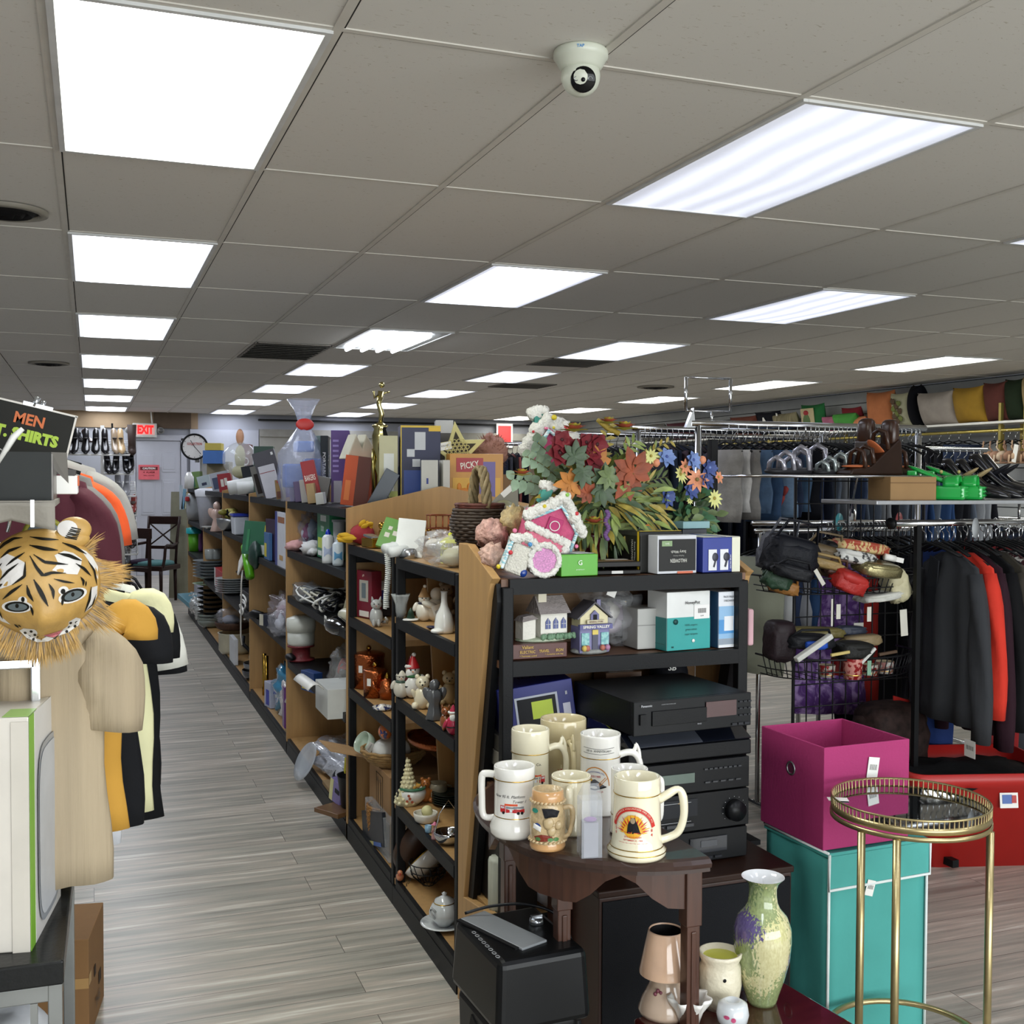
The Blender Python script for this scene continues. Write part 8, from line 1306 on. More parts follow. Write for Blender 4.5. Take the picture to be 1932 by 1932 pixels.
L=P(281,891,y=BACK-.09);t=thing('door_notice','small pink paper notice taped to the white door','notice',L);obj('paper',MB(M('#d8646c',.7)).box((0,0,0),(.31,.004,.23)),t);obj('header_band',MB(M('#6a2024',.7)).box((0,-.003,.06),(.26,.002,.05)),t);g=MB(PAPER,M('#7a1c22',.7));g.text('CAUTION',.032,0,T((0,-.0045,.06)),bold=.03);g.text('4  ALARM',.030,1,T((0,-.003,.0)),bold=.03);g.text('WILL SOUND',.02,1,T((0,-.003,-.05)),bold=.02);obj('lettering',g,t)
L=P(273,812,y=BACK-.10);t=thing('exit_sign','lit white EXIT sign with red letters and two lamp heads above the door','exit sign',L);obj('housing',MB(M('#c9c9c2',.5)).box((0,0,0),(.36,.10,.22)),t,bevel=.012);obj('face_panel',MB(M('#d9a8a0',.4,emis=.25)).box((0.01,-.052,.01),(.27,.004,.165)),t);g=MB(M('#e01c1c',.5,emis=1.2));g.text('EXIT',.135,t=T((.01,-.0555,.01)),w=.24,bold=.06);obj('lettering',g,t)
for s in(-1,1):obj('lamp_head',MB(M('#8f8f8a',.5),M('#5c5c5a',.3)).ball((s*.235,-.02,-.0),(.055,.05,.055)).cyl((s*.235,-.06,0),(s*.235,-.075,0),.04,m=1),t)
obj('conduit',MB(WHITE).tube([(.11,.0,.11),(.09,.0,.32)],.012,8),t)
L=P(367,843,y=13.9);t=thing('wall_clock','round white wall clock with a black rim beyond the shelving','clock',L,fz(L));obj('rim',MB(BLACK).tube([(.148*math.cos(a),0,.148*math.sin(a))for a in[k*PI/20 for k in range(40)]],.012,8,closed=True),t);obj('face',MB(M('#cfcdca',.4)).lathe([(0,0),(.148,0)],n=36,t=T((0,0,0),(PI/2,0,0))),t);obj('case',MB(BLACK).lathe([(0,0),(.14,0),(.14,.04),(0,.04)],n=30,t=T((0,.045,0),(PI/2,0,0))),t)
g=MB(INK).box((-.02,-.006,.035),(.006,.002,.10),rot=(0,-.55,0)).box((.035,-.006,-.04),(.006,.002,.12),rot=(0,-.7,0));obj('hands',g,t);g=MB(M('#b03434',.5),INK);g.text('COLLECTION',.03,0,T((0,-.005,.035)),w=.17,bold=.02)
for k in range(12):a=k*PI/6;g.box((.125*math.cos(a),-.004,.125*math.sin(a)),(.006,.001,.014),1,rot=(0,PI/2-a,0))
obj('printing',g,t)
t=thing('clock_shelf_unit','tall grey display unit carrying the wall clock, beyond the far end of the shelving','display unit',(P(372,901,y=14.1).x,14.1,0),0);obj('body',MB(M('#9a9c9a',.6)).box((.14,.0,.9),(.2,.2,1.75)),t,bevel=.005);obj('stem',MB(M('#9a9c9a',.6)).box((0,-.02,1.85),(.05,.04,.25)),t)
tag(obj('leaning_board',MB(M('#8f8d78',.7)).box((0,0,.68),(.30,.02,1.36)),loc=(P(338,901,y=14.9).x,14.9,0),rot=(-.05,0,-.6)),'tall beige board leaning at the end of the shelving near the door','board')
t=thing('face_masks','pale blue and white strips hanging at the far end of the shelving','packets',(1.0,13.215,1.44));
for k in range(3):obj('strip',MB(M(('#bcc9d6','#7fb0cf','#c9cdb0')[k],.6)).box((.0+.03*k-.05,0,-.12-.02*k),(.035,.006,.28-.05*k),rot=(0,.1*k,0)),t)
wx0=P(358,800,y=BACK).x;wx1=P(487,800,y=BACK).x
struct('wall_back_panel',MB(M('#b4b7be',.6,var=.02)).box(((wx0+wx1)/2,BACK-.03,1.15),(wx1-wx0,.06,2.3)))
struct('wall_back_board',MB(M('#98968c',.7,var=.05)).box(((wx1+RW)/2,BACK-.045,1.1),(RW-wx1-.02,.09,2.2)));struct('trim_4',MB(M('#8f8d84',.7)).box(((wx1+RW)/2,BACK-.06,2.26),(RW-wx1-.02,.12,.12)));struct('trim_5',MB(M('#1a1a1a',.6)).box(((wx1+RW)/2,BACK-.05,2.47),(RW-wx1,.12,.025)))
for k in range(5):struct('trim_%d'%(6+k),MB(M('#7d7b72',.7)).box((wx1+.9+k*1.22,BACK-.095,1.1),(.02,.01,2.2)))
tag(obj('wall_poster',MB(PAPER,M('#c23a3a',.6)).box((0,0,0),(.30,.004,.42)).box((0,-.003,.02),(.24,.003,.30),1),loc=P(952,822,y=BACK-.12)),'red and white sale sign on the far back wall','sign')
#  right side: pillows, racks, baskets
def pillow(label,y0,col,w=.45,h=.40,th=.2,lean=.2,tw=0,extra=None,name='pillow',cat='pillow',dz=0,X=None,sq=.55,mat=None,grp=None):
 t=thing(name,label,cat,(RW-.20 if X is None else X,y0,PSZ+dz),(lean,0,-PI/2+tw),grp);g=MB(mat or M(col,.85,var=.12,sc=8,bump=.4,bsc=25));n_=18;vv=[]
 for s in(-1,1):
  for j in range(n_+1):
   for i in range(n_+1):
    u,v=2*i/n_-1,2*j/n_-1;b=((1-u**2)*(1-v**2))**.42;pin=1-.08*(1-u*u)*(1 if abs(v)>.9 else 0);vv.append((u*w/2*(1-.09*(1-v*v)),s*th/2*b,h/2+v*h/2*(1-.09*(1-u*u))))
 K=(n_+1)**2;ff=[]
 for j in range(n_):
  for i in range(n_):a=j*(n_+1)+i;ff+=[(a,a+1,a+n_+2,a+n_+1),(K+a,K+a+n_+1,K+a+n_+2,K+a+1)]
 g.add(vv,ff,0,True);obj('cushion',g,t)
 if extra:extra(t,w,h,th)
 return t
PX=RW-.38;PSZ=P(1850,796,x=PX).z
t=thing('pillow_shelf','long white shelf high on the slatted wall, carrying the pillows','shelf',(RW-.19,12.0,PSZ-.012));obj('board',MB(WHITE).box((0,0,0),(.38,11.6,.022)),t,bevel=.003)
for y in(6.9,8.1,8.35,10.7,13.1,15.5):obj('bracket',MB(M('#b9a35c',.3,.6)).box((.05,y-12,-.14),(.03,.03,.26)),t)
def pl(px0,px1,ytop,col,label,th=.20,lean=.22,tw=0,**k):
 a,b=P(px0,800,x=PX).y,P(px1,800,x=PX).y;yc=(a+b)/2;w=abs(a-b)*.98;h=P((px0+px1)/2,ytop,x=RW-.2).z-PSZ
 return pillow(label,yc,col,w=w*1.04,h=max(.12,h),th=th*1.35,lean=lean,tw=tw,**k)
def ex_letter(t,w,h,th):g=MB(PAPER);g.text('A',h*.55,t=T((-.02,-th/2-.004,h*.55)),bold=.04);g.box((w*.38,-th*.36,h*.5),(.03,.004,h*.9),rot=(0,.3,0));obj('letter',g,t)
def ex_bear(t,w,h,th):g=MB(M('#cbbd93',.7),M('#a8242c',.6),M('#5f7a4a',.7)).box((-.06*w,-th/2-.002,h*.5),(w*.55,.004,h*.74)).ball((-.05,-th/2-.006,h*.72),(.05,.006,.03),m=1).ball((-.05,-th/2-.006,h*.42),(.07,.006,.09),m=2);obj('printed_panel',g,t)
def ex_deer(t,w,h,th):
 g=MB(M('#5a4632',.8),M('#6f7a3c',.8))
 for k in range(9):g.ball((-.02+.05*math.sin(k*2.1),-th/2-.003,h*(.22+.07*k)),(.035,.006,.03),m=k%2,nz=.5,seed=k)
 obj('embroidery',g,t)
for a in((1912,1950,712,'#a89468','cream patterned pillow with a dark red back at the right edge',.16,.2),(1876,1915,716,'#23301f','dark green pillow near the right end of the pillow shelf',.14,.15),(1838,1882,722,'#5c2c24','reddish brown velvet pillow',.14,.2),(1783,1842,730,'#a07c22','mustard yellow pillow between the grey and the brown ones',.18,.25),(1722,1790,738,'#9c948c','large pale grey pillow right of the embroidered one',.22,.35)):pl(a[0],a[1],a[2],a[3],a[4],th=a[5],lean=a[6])
pl(1700,1716,728,'#0c0d14','black pillow standing on edge beside the embroidered one',th=.2,lean=.08);pl(1664,1702,742,'#a9a88c','cream pillow with dark embroidery',th=.10,lean=.2,extra=ex_deer);pl(1616,1668,740,'#b06a3e','tall peach orange cushion',th=.12,lean=.12,h=None)if False else pl(1616,1668,740,'#b06a3e','tall peach orange cushion',th=.14,lean=.12)
pl(1590,1618,785,'#b5714a','low peach cushion lying left of the tall one',th=.12,lean=.5);pl(1562,1606,777,'#3f8a34','bright green cushion lying in front of the wall',th=.14,lean=.6);pl(1560,1596,768,'#7a1420','dark red bow-shaped cushion at the back',th=.10,lean=.3,X=RW-.10);pl(1538,1568,784,'#a8607a','pink cushion left of the green one',th=.10,lean=.5)
pl(1494,1537,764,'#1c6a34','green pillow with a printed bear and red bow',th=.10,lean=.15,extra=ex_bear);pl(1447,1492,778,'#8a8264','beige striped pillow left of the printed bear one',th=.14,lean=.4,mat=M('#8a8264',.8,var=.3,sc=6,stretch=(8,1,1)));pl(1415,1462,776,'#0f111a','black pillow with a white letter A',th=.10,lean=.35,extra=ex_letter);pl(1372,1420,783,'#5c2a1a','rust brown pillow with a white corner',th=.14,lean=.5);pl(1335,1376,789,'#14141e','very dark blue pillow',th=.14,lean=.6);pl(1300,1338,790,'#7c7c80','grey pillow behind the empty sign frame',th=.14,lean=.5);pl(1256,1302,793,'#4c1424','maroon pillow left of the empty sign frame',th=.14,lean=.6);pl(1200,1252,797,'#5c5a54','dark grey pillow at the far end of the shelf',th=.16,lean=.6)
_G={}
def top_mesh(w,h,th,col,kind,seed):
 key=(round(w,2),round(h,2),col,kind,seed%3)
 if key in _G:return _G[key]
 m=FAB(col)if isinstance(col,str)else col;ph=seed%3*2.1;f=lambda an,j:.35*math.sin(an*4+ph+j*.2)*min(1,j/2)
 if kind=='top':
  rows=[((0,0,0),(.05,0,0),(0,th*.3,0)),((0,0,-.03),(w*.3,0,0),(0,th*.5,0)),((0,0,-.08),(w*.48,0,0),(0,th*.7,0))]+[((0,0,-.08-(h-.08)*q/4),(w*(.46+.04*math.sin(q+ph)),0,0),(0,th*(.8+.1*q/4),0))for q in range(1,5)]
  mb=loft(MB(m),rows,24,fold=f)
  for s in(-1,1):mb=loft(mb,[((s*w*.44,0,-.05),(.05,0,.02),(0,th*.4,0)),((s*w*.50,0,-h*.35),(.05,0,0),(0,th*.4,0)),((s*w*.5,0,-h*.82),(.045,0,0),(0,th*.4,0))],12)
 else:
  rows=[((0,0,-.03),(w*.5,0,0),(0,th*.35,0))]+[((.004*math.sin(q*2+ph),0,-.03-(h-.03)*q/6),(w*(.5+.03*math.sin(q*1.7+ph)),0,0),(0,th*(.4+.12*math.sin(q+ph)),0))for q in range(1,7)]
  mb=loft(MB(m),rows,22,fold=f)
 _G[key]=mesh_of(mb,'fabric');return _G[key]
def hang(name,label,cat,x,y,z,rz,w,h,th,col,kind='top',group=None,seed=0,hook=.09):
 t=thing(name,label,cat,(x,y,z-hook),rz,group);o=bpy.data.objects.new('fabric',top_mesh(w,h,th,col,kind,seed));COL.objects.link(o);o.parent=t;hanger_parts(t,.17 if kind=='top' else w*.5,.01,hook=hook);return t
def rail(label,a,b,feet=True,r=.014,group=None,m=None):
 a,b=Vector(a),Vector(b);t=thing('garment_rack',label,'clothes rack',(a.x,a.y,0),0,group);d=b-a;mm=m or CHROME
 obj('rail',MB(mm).tube([(0,0,a.z),tuple(Vector((d.x,d.y,b.z)))],r,12),t);u=d.normalized();n_=Vector((-u.y,u.x,0))*.24
 for q in((0.03,.97)if feet else()):
  c=d*q;obj('post',MB(mm).tube([(c.x,c.y,.06),(c.x,c.y,a.z)],r*.9,10),t);obj('foot',MB(mm).tube([(c.x-n_.x,c.y-n_.y,.05),(c.x+n_.x,c.y+n_.y,.05)],r,10),t)
 return t
PAL=['#15161a','#1d1e26','#24242a','#1a2030','#2b2422','#30323a','#3a2a34','#1c2a3e','#3c4048','#202022']
R1Y=4.6;ra,rb=P(1303,800,y=R1Y),P(1745,808,y=R1Y);RZ1=(ra.z+rb.z)/2
t=rail('chrome rack with folded jeans and an empty sign frame on top',(ra.x,R1Y,RZ1),(rb.x,R1Y,RZ1),r=.018);obj('end_cap',MB(CHROME).prism([(-.03,-.02),(.02,-.02),(.01,.07)],-.012,.012,t=Matrix.Translation((0,0,RZ1))),t)
fx0,fx1=P(1294,750,y=R1Y).x-ra.x,P(1378,750,y=R1Y).x-ra.x;fz0,fz1=P(1336,776,y=R1Y).z,P(1336,713,y=R1Y).z;g=MB(CHROME)
g.tube([(fx0,0,fz0),(fx1,0,fz0)],.005,8).tube([(fx0,0,fz1),(fx1,0,fz1)],.005,8).tube([(fx0,0,fz0),(fx0,0,fz1)],.008,8).tube([(fx1,0,fz0),(fx1,0,fz1)],.008,8).tube([((fx0+fx1)/2+.02,0,fz0),((fx0+fx1)/2+.02,0,RZ1)],.006,8);sf=thing('sign_holder','empty chrome sign frame standing on the rack rail','sign holder',(ra.x,R1Y,0));obj('frame',g,sf)
JEANS=[(1368,850,985,'#8f8c88',.20,'grey folded trousers at the left end of the jeans rack'),(1386,848,966,'#c4c2bf',.19,'pale ripped folded jeans on the rack, with a torn knee'),(1402,850,980,'#85827f',.20,'mid grey folded trousers behind the pale ripped jeans'),(1424,838,968,'#4d6684',.20,'blue folded denim shorts beside the grey trousers'),(1440,830,985,'#2f4a6c',.22,'darker blue folded jeans in the middle of the rack'),(1462,822,975,'#6d87a4',.26,'light blue denim with a red embroidered patch'),(1478,845,975,'#27344e',.22,'dark navy folded jeans behind the embroidered pair'),(1497,850,965,'#4a6888',.2,'worn blue jeans with a torn hem'),(1512,848,980,'#16181f',.22,'black folded jeans right of the torn ones')]
for k,(px,yt,yb,c,w_,lb)in enumerate(JEANS):
 zt_2,zb_=P(px,yt,y=R1Y).z,P(px,yb,y=R1Y).z;x=P(px,900,y=R1Y).x;t=hang('folded_jeans',lb,'jeans',x,R1Y,RZ1,-PI/2+.35,w_,(RZ1-.09)-zb_,.05,M(c,.9,var=.22,sc=14,bump=.3,bsc=60),'pants','folded jeans on the chrome rack',k)
 if 'patch' in lb:g=MB(M('#9c3a36',.7)).ball((.05,-.03,-.26),(.03,.006,.035),nz=.6).ball((.08,-.03,-.22),(.02,.006,.02),nz=.6);obj('patch',g,t)
 if 'ripped' in lb:obj('torn_knee',MB(M('#4a4642',.8)).ball((-.02,-.03,-.22),(.02,.005,.006)),t)
for k in range(26):
 x=P(1515+k*8.6,900,y=R1Y).x
 t=thing('empty_hanger','empty wire hanger on the right half of the jeans rack rail','hanger',(x,R1Y,RZ1-.09),-PI/2+rnd.uniform(-.2,.3),'empty hangers on the jeans rack');hanger_parts(t,.17,.01,hook=.09)
def fill(label,name,cat,x0,x1,y,z,n,cols,w,h,kind,grp,th=.05,rz0=-PI/2,jit=.12,seed=0,along='x'):
 r=random.Random(seed)
 for k in range(n):
  q=(k+.5)/n;c=cols[r.randrange(len(cols))];hh=round(h*r.choice((.85,1,1.1)),2);p_=x0+(x1-x0)*q
  pos=(p_,y)if along=='x' else(y,p_);hang(name,label,cat,pos[0],pos[1],z,rz0+r.uniform(-jit,jit),w,hh,th,c,kind,grp,k)
x=lambda px,y:P(px,900,y=y).x
for(lb,px0,px1,yy,py,n,cols,w,h,kind,nm,ct,sd)in(('second chrome rack, behind the jeans rack',1192,1560,5.5,812,34,PAL,.42,.72,'top','dark_garment','clothes',1),('third chrome rack behind the flowers',1090,1560,6.7,823,36,PAL+['#5a4a50','#4a5a6a'],.42,.75,'top','dark_garment','clothes',2)):
 z_=P((px0+px1)/2,py,y=yy).z;rail(lb,(x(px0,yy),yy,z_),(x(px1,yy),yy,z_),r=.016)
 fill('dark garment hanging among others on the %s'%('second chrome rack' if sd==1 else 'third chrome rack'),nm,ct,x(px0,yy)+.05,x(px1,yy)-.05,yy,z_,n,cols,w,h,kind,'dark garments on the %s'%('second rack' if sd==1 else 'third rack'),seed=sd)
yy=9.5;z_=P(990,838,y=yy).z;rail('far chrome rack seen left of the flowers',(x(930,yy),yy,z_),(x(1200,yy),yy,z_),r=.016);fill('garment on the far rack seen left of the flowers','dark_garment','clothes',x(935,yy),x(1195,yy),yy,z_,30,PAL+['#6a3a5a','#4a6a7a','#7a7a84','#8a4a44'],.42,.7,'top','garments on the far rack',seed=3)
yy=5.0;z_=P(1600,845,y=yy).z;rail('long rack of jeans behind the wire baskets',(x(1500,yy),yy,z_),(x(1860,yy),yy,z_),r=.014);fill('pair of jeans in the crowded row behind the wire baskets','hanging_jeans','jeans',x(1505,yy),x(1850,yy),yy,z_,26,['#22324e','#1a2234','#3a506e','#1b1c22','#5a6472','#8f9296','#2a3a5c','#20406c'],.30,.62,'pants','jeans in the row behind the baskets',seed=4,th=.06)
yy=4.45;z_=P(1560,1000,y=yy).z;rail('lower rack behind the grid panel with purple and dark clothes',(x(1425,yy),yy,z_),(x(1735,yy),yy,z_),r=.012)
LOWR=[(1436,1070,1270,'#8e9180','olive grey long top hanging left of the baskets'),(1450,1080,1215,'#b6b7ba','white sleeve-like top hanging left of the baskets'),(1466,1090,1210,'#1c2c4c','dark blue jeans hanging left of the baskets'),(1484,1090,1200,'#8d8f96','pale striped leg hanging between dark jeans'),(1500,1085,1200,'#20406a','mid blue jeans beside the purple cloth')]
for k,(px,yt,yb,c,lb)in enumerate(LOWR):hang('hanging_garment',lb,'clothes',x(px,yy),yy,z_,-PI/2+.5,.26,z_-.09-P(px,yb,y=yy).z,.06,c,'pants','clothes left of the baskets',k)
PUR=M('#553076',.85,col2='#a286bc',thr=.52,soft=.10,sc=14,dist=1.5)
for k,px in enumerate((1528,1552,1578,1604,1626)):hang('tie_dye_cloth',('purple tie-dyed cloth hanging behind the baskets, leftmost fold','purple tie-dyed cloth hanging behind the baskets, second fold','purple tie-dyed cloth hanging behind the baskets, middle fold','purple tie-dyed cloth hanging behind the baskets, fourth fold','purple tie-dyed cloth hanging behind the baskets, rightmost fold')[k],'cloth',x(px,yy),yy,z_,-.2+.1*k,.13,z_-.09-P(px,1345,y=yy).z,.05,PUR,'pants','purple tie-dyed cloths',k)
hang('hanging_garment','bright red garment behind the grid panel','clothes',x(1640,yy),yy,z_,-.3,.12,.75,.05,'#a8241c','pants',None,2)
for k in range(7):hang('dark_garment','black garment hanging behind the right half of the grid panel','clothes',x(1650+k*12,yy),yy+.03,z_,-.8,.30,.95,.06,PAL[k%3],'pants','black garments behind the grid panel',k)
for px,py,c,lb in((1583,985,'#3f9aa4','teal round size marker on the rack behind the grid'),(1606,985,'#9ea2a6','grey round size marker on the rack behind the grid'),(1696,983,'#a84a4c','red round size marker on the rack behind the grid'),(1840,996,'#a9adb0','pale grey round size marker on the coat rack rail')):
 p=P(px,py,y=4.35 if px<1800 else 3.70);tag(obj('size_marker',MB(M(c,.4)).lathe([(0,0),(.042,0),(.042,.002),(0,.002)],n=26,t=T((0,0,0),(PI/2,0,0))),loc=p,rot=(0,0,.5)),lb,'size marker')
yy2=4.35;z2_=P(1640,985,y=yy2).z;rail('dark lower rail with clip hangers behind the grid panel',(x(1420,yy2),yy2,z2_),(x(1730,yy2),yy2,z2_),r=.012,feet=False)
for k in range(22):t=thing('clip_hanger','wire clip hanger on the lower rail behind the grid panel','hanger',(x(1560+k*7.6,yy2),yy2,z2_-.08),-PI/2+rnd.uniform(-.2,.3),'clip hangers on the lower rail');hanger_parts(t,.16,.01,hook=.08)
GY_=4.10;gx0,gx1=P(1500,1000,y=GY_).x,P(1742,1000,y=GY_).x;t=thing('grid_panel','black wire grid panel carrying the baskets and the shoe shelf','display rack',(gx0,GY_,0));GW=gx1-gx0;gz=P(1740,872,y=GY_).z
n_=11
for k in range(n_):xx=GW*k/(n_-1);obj('vertical_wire',MB(WIRE).tube([(xx,0,.05),(xx,0,gz)],.007 if k in(0,n_-1)else .003,6),t)
k=0;zz=.08
while zz<gz+.01:obj('cross_wire',MB(WIRE).tube([(0,-.004,zz),(GW,-.004,zz)],.003,6),t);zz+=.098
for s in(0,GW):obj('foot',MB(WIRE).box((s,-.1,.02),(.02,.6,.02)),t)
p=P(1345,900,y=4.3);tag(obj('rack_post',MB(BLACK).box((0,0,.865),(.03,.03,1.73)).box((-.025,0,1.33),(.006,.006,.8)).box((-.05,0,.02),(.3,.5,.02)),loc=(p.x,4.3,0)),'black upright post with thin wires left of the jeans','post')
def basket(label,pyr,pyb,pxl,pxr,depth=.30):
 y0=GY_-.01;xl,xr=P(pxl,pyr,y=GY_-.1).x-gx0,P(pxr,pyr,y=GY_-.1).x-gx0;zr_,zb_=P((pxl+pxr)/2,pyr,y=GY_-depth).z,P((pxl+pxr)/2,pyb,y=GY_-depth).z;t=thing('wire_basket',label,'basket',(gx0,y0,zb_));H_=zr_-zb_;c=(xl+xr)/2;R2=(xr-xl)/2
 rim=lambda a,s=1.0:(c+R2*s*math.cos(a),-depth*s*abs(math.sin(a))**.7,)
 for s,z in((1,H_),(.965,H_*.5),(.93,.02)):g=MB(WIRE).tube([(*rim(PI*k/24,s),z)for k in range(25)],.0045 if s==1 else .0028,6);obj('hoop',g,t)
 g=MB(WIRE)
 for k in range(1,34):a=PI*k/34;g.tube([(*rim(a),H_),(*rim(a,.93),.02)],.0024,5)
 for k in range(11):xx=c+R2*.84*(2*k/10-1);g.tube([(xx,0,.02),(xx,-depth*.86*(max(0,1-((xx-c)/(R2*.86))**2))**.35,.02)],.0017,5)
 obj('wire_bars',g,t);return t,H_,c,R2,Vector((gx0,y0,zb_))
B1=basket('upper black wire basket heaped with handbags',1092,1132,1440,1716);B2=basket('lower black wire basket with small gift tins and bags',1246,1294,1448,1716,.28)
def soft(name,label,cat,p,r3,col,rot=(0,0,0),mat=None,nz=.25,sq=.7,seed=0,strap=False):
 r3=(r3[0],r3[1],r3[2]*1.35);t=thing(name,label,cat,p,rot);obj('body',MB(mat or M(col,.55,var=.15,sc=20,bump=.5,bsc=40)).ball((0,0,0),r3,24,14,nz=nz,nsc=14,seed=seed,sq=.55),t)
 obj('flap',MB(mat or M(col,.5)).ball((0,0,r3[2]*.55),(r3[0]*.9,r3[1]*.98,r3[2]*.55),20,8,sq=.55),t)
 if strap:obj('strap',MB(M(col,.5)).tube([(-r3[0],0,0),(-r3[0]*.6,-r3[1],r3[2]*1.8),(r3[0]*.5,-r3[1],r3[2]*1.9),(r3[0],0,0)],.006,6),t)
 return t
Bp=lambda px,py,y:P(px,py,y=y)
SEQ=M('#8f8762',.25,var=.6,sc=400,metal=.7);STRP=M('#c9b07a',.6,col2='#a0402c',thr=.5,soft=.03,sc=12,stretch=(6,1,2));
for a in(('handbag','grey cloth bag at the left back of the upper basket','bag',Bp(1465,1045,3.98),(.07,.07,.06),'#4a4c54'),('handbag','large shiny black handbag at the left of the upper basket','bag',Bp(1490,1052,3.90),(.11,.08,.06),'#0e1018'),('handbag','olive brown leather bag in the middle of the upper basket','bag',Bp(1545,1055,3.95),(.09,.07,.045),'#5f5038'),('handbag','tan folded purse across the middle of the upper basket','bag',Bp(1553,1063,3.86),(.08,.05,.014),'#927a4c'),('handbag','black clutch resting under the red striped purse','bag',Bp(1578,1040,3.93),(.07,.05,.025),'#101012'),('handbag','flat black bag hanging forward at the left rim of the upper basket','bag',Bp(1495,1080,3.80),(.08,.05,.02),'#17181c'),('handbag','brown pouch near the centre of the upper basket','bag',Bp(1575,1075,3.85),(.05,.04,.018),'#4a2f24'),('handbag','green and white bag inside the left of the upper basket','bag',Bp(1466,1092,3.90),(.06,.05,.03),'#24402c'),('handbag','orange tan bag at the bottom left of the upper basket','bag',Bp(1478,1108,3.92),(.06,.05,.02),'#9a6a34')):soft(*a,rot=(0,.25,-.3),seed=len(a[1]),strap='clutch' not in a[1])
soft('purse','red and gold striped flat purse on top of the upper basket','purse',Bp(1622,1032,3.90),(.12,.08,.018),'#c0a070',(0,.16,-.1),STRP);soft('purse','white and black patterned purse under the striped one','purse',Bp(1612,1052,3.86),(.09,.06,.02),'#c9c9c4',(0,.2,-.1),M('#c9c9c4',.6,col2='#2a2a2c',thr=.55,soft=.03,sc=40));soft('purse','glittering silver and gold sequined purse in the upper basket','purse',Bp(1655,1073,3.82),(.10,.07,.022),'#8f8762',(.2,.12,0),SEQ,nz=.1);t=soft('purse','red flowered purse with yellow petals at the front of the upper basket','purse',Bp(1602,1098,3.80),(.075,.05,.030),'#a8241f',(.3,.35,0));g=MB(M('#c9c23a',.5))
for k in range(8):a=k*PI/4;g.ball((-.01+.02*math.cos(a),-.03,.022+.014*math.sin(a)),(.012,.008,.006),8,5)
g.ball((.03,-.03,.025),(.03,.012,.012),m=M('#141a30',.5));obj('flower_print',g,t)
soft('purse','cream vinyl bag bulging at the right of the upper basket','purse',Bp(1690,1105,3.85),(.05,.05,.05),'#c2bb98',(0,-.4,0));soft('purse','white flat purse at the bottom right of the upper basket','purse',Bp(1660,1125,3.85),(.10,.06,.012),'#c4c4bc',(0,-.1,0));t=thing('shrink_wrapped_tag','white rolled price tags on the right of the striped purse','tags',Bp(1677,1050,3.82));obj('roll',MB(PAPER).tube([(-.02,0,0),(.03,0,-.01)],.014,12),t);obj('tag',MB(PAPER).box((.05,0,-.015),(.05,.004,.02),rot=(0,.2,0)),t)
for px,py,ry,lb in((1538,1075,-.6,'white and pale blue tag hanging from the front bags'),(1570,1130,0,'thin white tag strip hanging below the upper basket'),(1582,1140,0,'white strap end hanging below the upper basket'),(1640,1145,0,'silver buckle strap hanging below the upper basket'),(1704,1150,-.08,'pale rectangular tag hanging right of the upper basket'),(1620,1175,0,'small grey square tag behind the baskets')):
 w_,h_=(.018,.075)if px in(1538,)else((.008,.11)if px==1570 else((.02,.06)if px in(1582,1640)else((.035,.11)if px==1704 else(.05,.04))));t=thing('hanging_tag',lb,'tag',Bp(px,py,3.78 if py<1160 else 4.02),(0,ry,0));obj('tag',MB(M('#c9c6ba',.6)).box((0,0,-h_/2),(w_,.002,h_)),t);obj('string',MB(INK).tube([(0,0,0),(0,.01,.02)],.001,4),t)
for a in(('handbag','black and pink bag at the left of the lower basket','bag',Bp(1470,1210,3.95),(.06,.06,.06),'#241a1e'),('handbag','olive patterned flat bag at the back of the lower basket','bag',Bp(1540,1193,4.0),(.13,.04,.016),'#6a6034'),('handbag','black zipped bag in the middle of the lower basket','bag',Bp(1525,1210,3.9),(.11,.06,.022),'#17181c'),('handbag','bright blue folded pouch in the lower basket','bag',Bp(1538,1217,3.85),(.05,.03,.012),'#1f50b8'),('handbag','glittery black bag right of the middle in the lower basket','bag',Bp(1610,1228,3.86),(.08,.06,.028),'#1c1c1a'),('handbag','tan rolled case on top of the lower basket','bag',Bp(1625,1209,3.95),(.09,.035,.018),'#8c7a5a'),('handbag','dark blue beaded strap bag at the back of the lower basket','bag',Bp(1605,1190,4.0),(.07,.03,.015),'#2a3040')):soft(*a,rot=(0,-.05 if 'rolled' in a[1]else .05,-.1),seed=len(a[1]),nz=.15,strap='zipped' in a[1])
tag(obj('white_case',MB(M('#c9c9c2',.3)).box((0,0,0),(.19,.03,.022)),loc=Bp(1535,1222,3.80),rot=(0,-.5,0),bevel=.005),'long white case leaning diagonally in the lower basket','case')
def tin(label,px,r_,h_,c,c2,y=3.86,py=1295):p=Bp(px,py,y);p.z=B2[4].z+.024;t=thing('gift_tin',label,'tin',p,0,'printed tins in the lower basket');obj('body',MB(M(c,.3,col2=c2,thr=.5,soft=.03,sc=55)).lathe([(0,0),(r_*.85,0),(r_,h_)],n=26),t);obj('rim',MB(M('#c9a45a',.3,.8)).lathe([(r_*.88,h_*.18),(r_*.90,h_*.22),(r_*.88,h_*.24)],n=26),t);obj('inside',MB(M('#b9a98c',.5)).lathe([(0,h_*.9),(r_*.98,h_*.9),(r_*.98,h_),(r_,h_)],n=26),t)
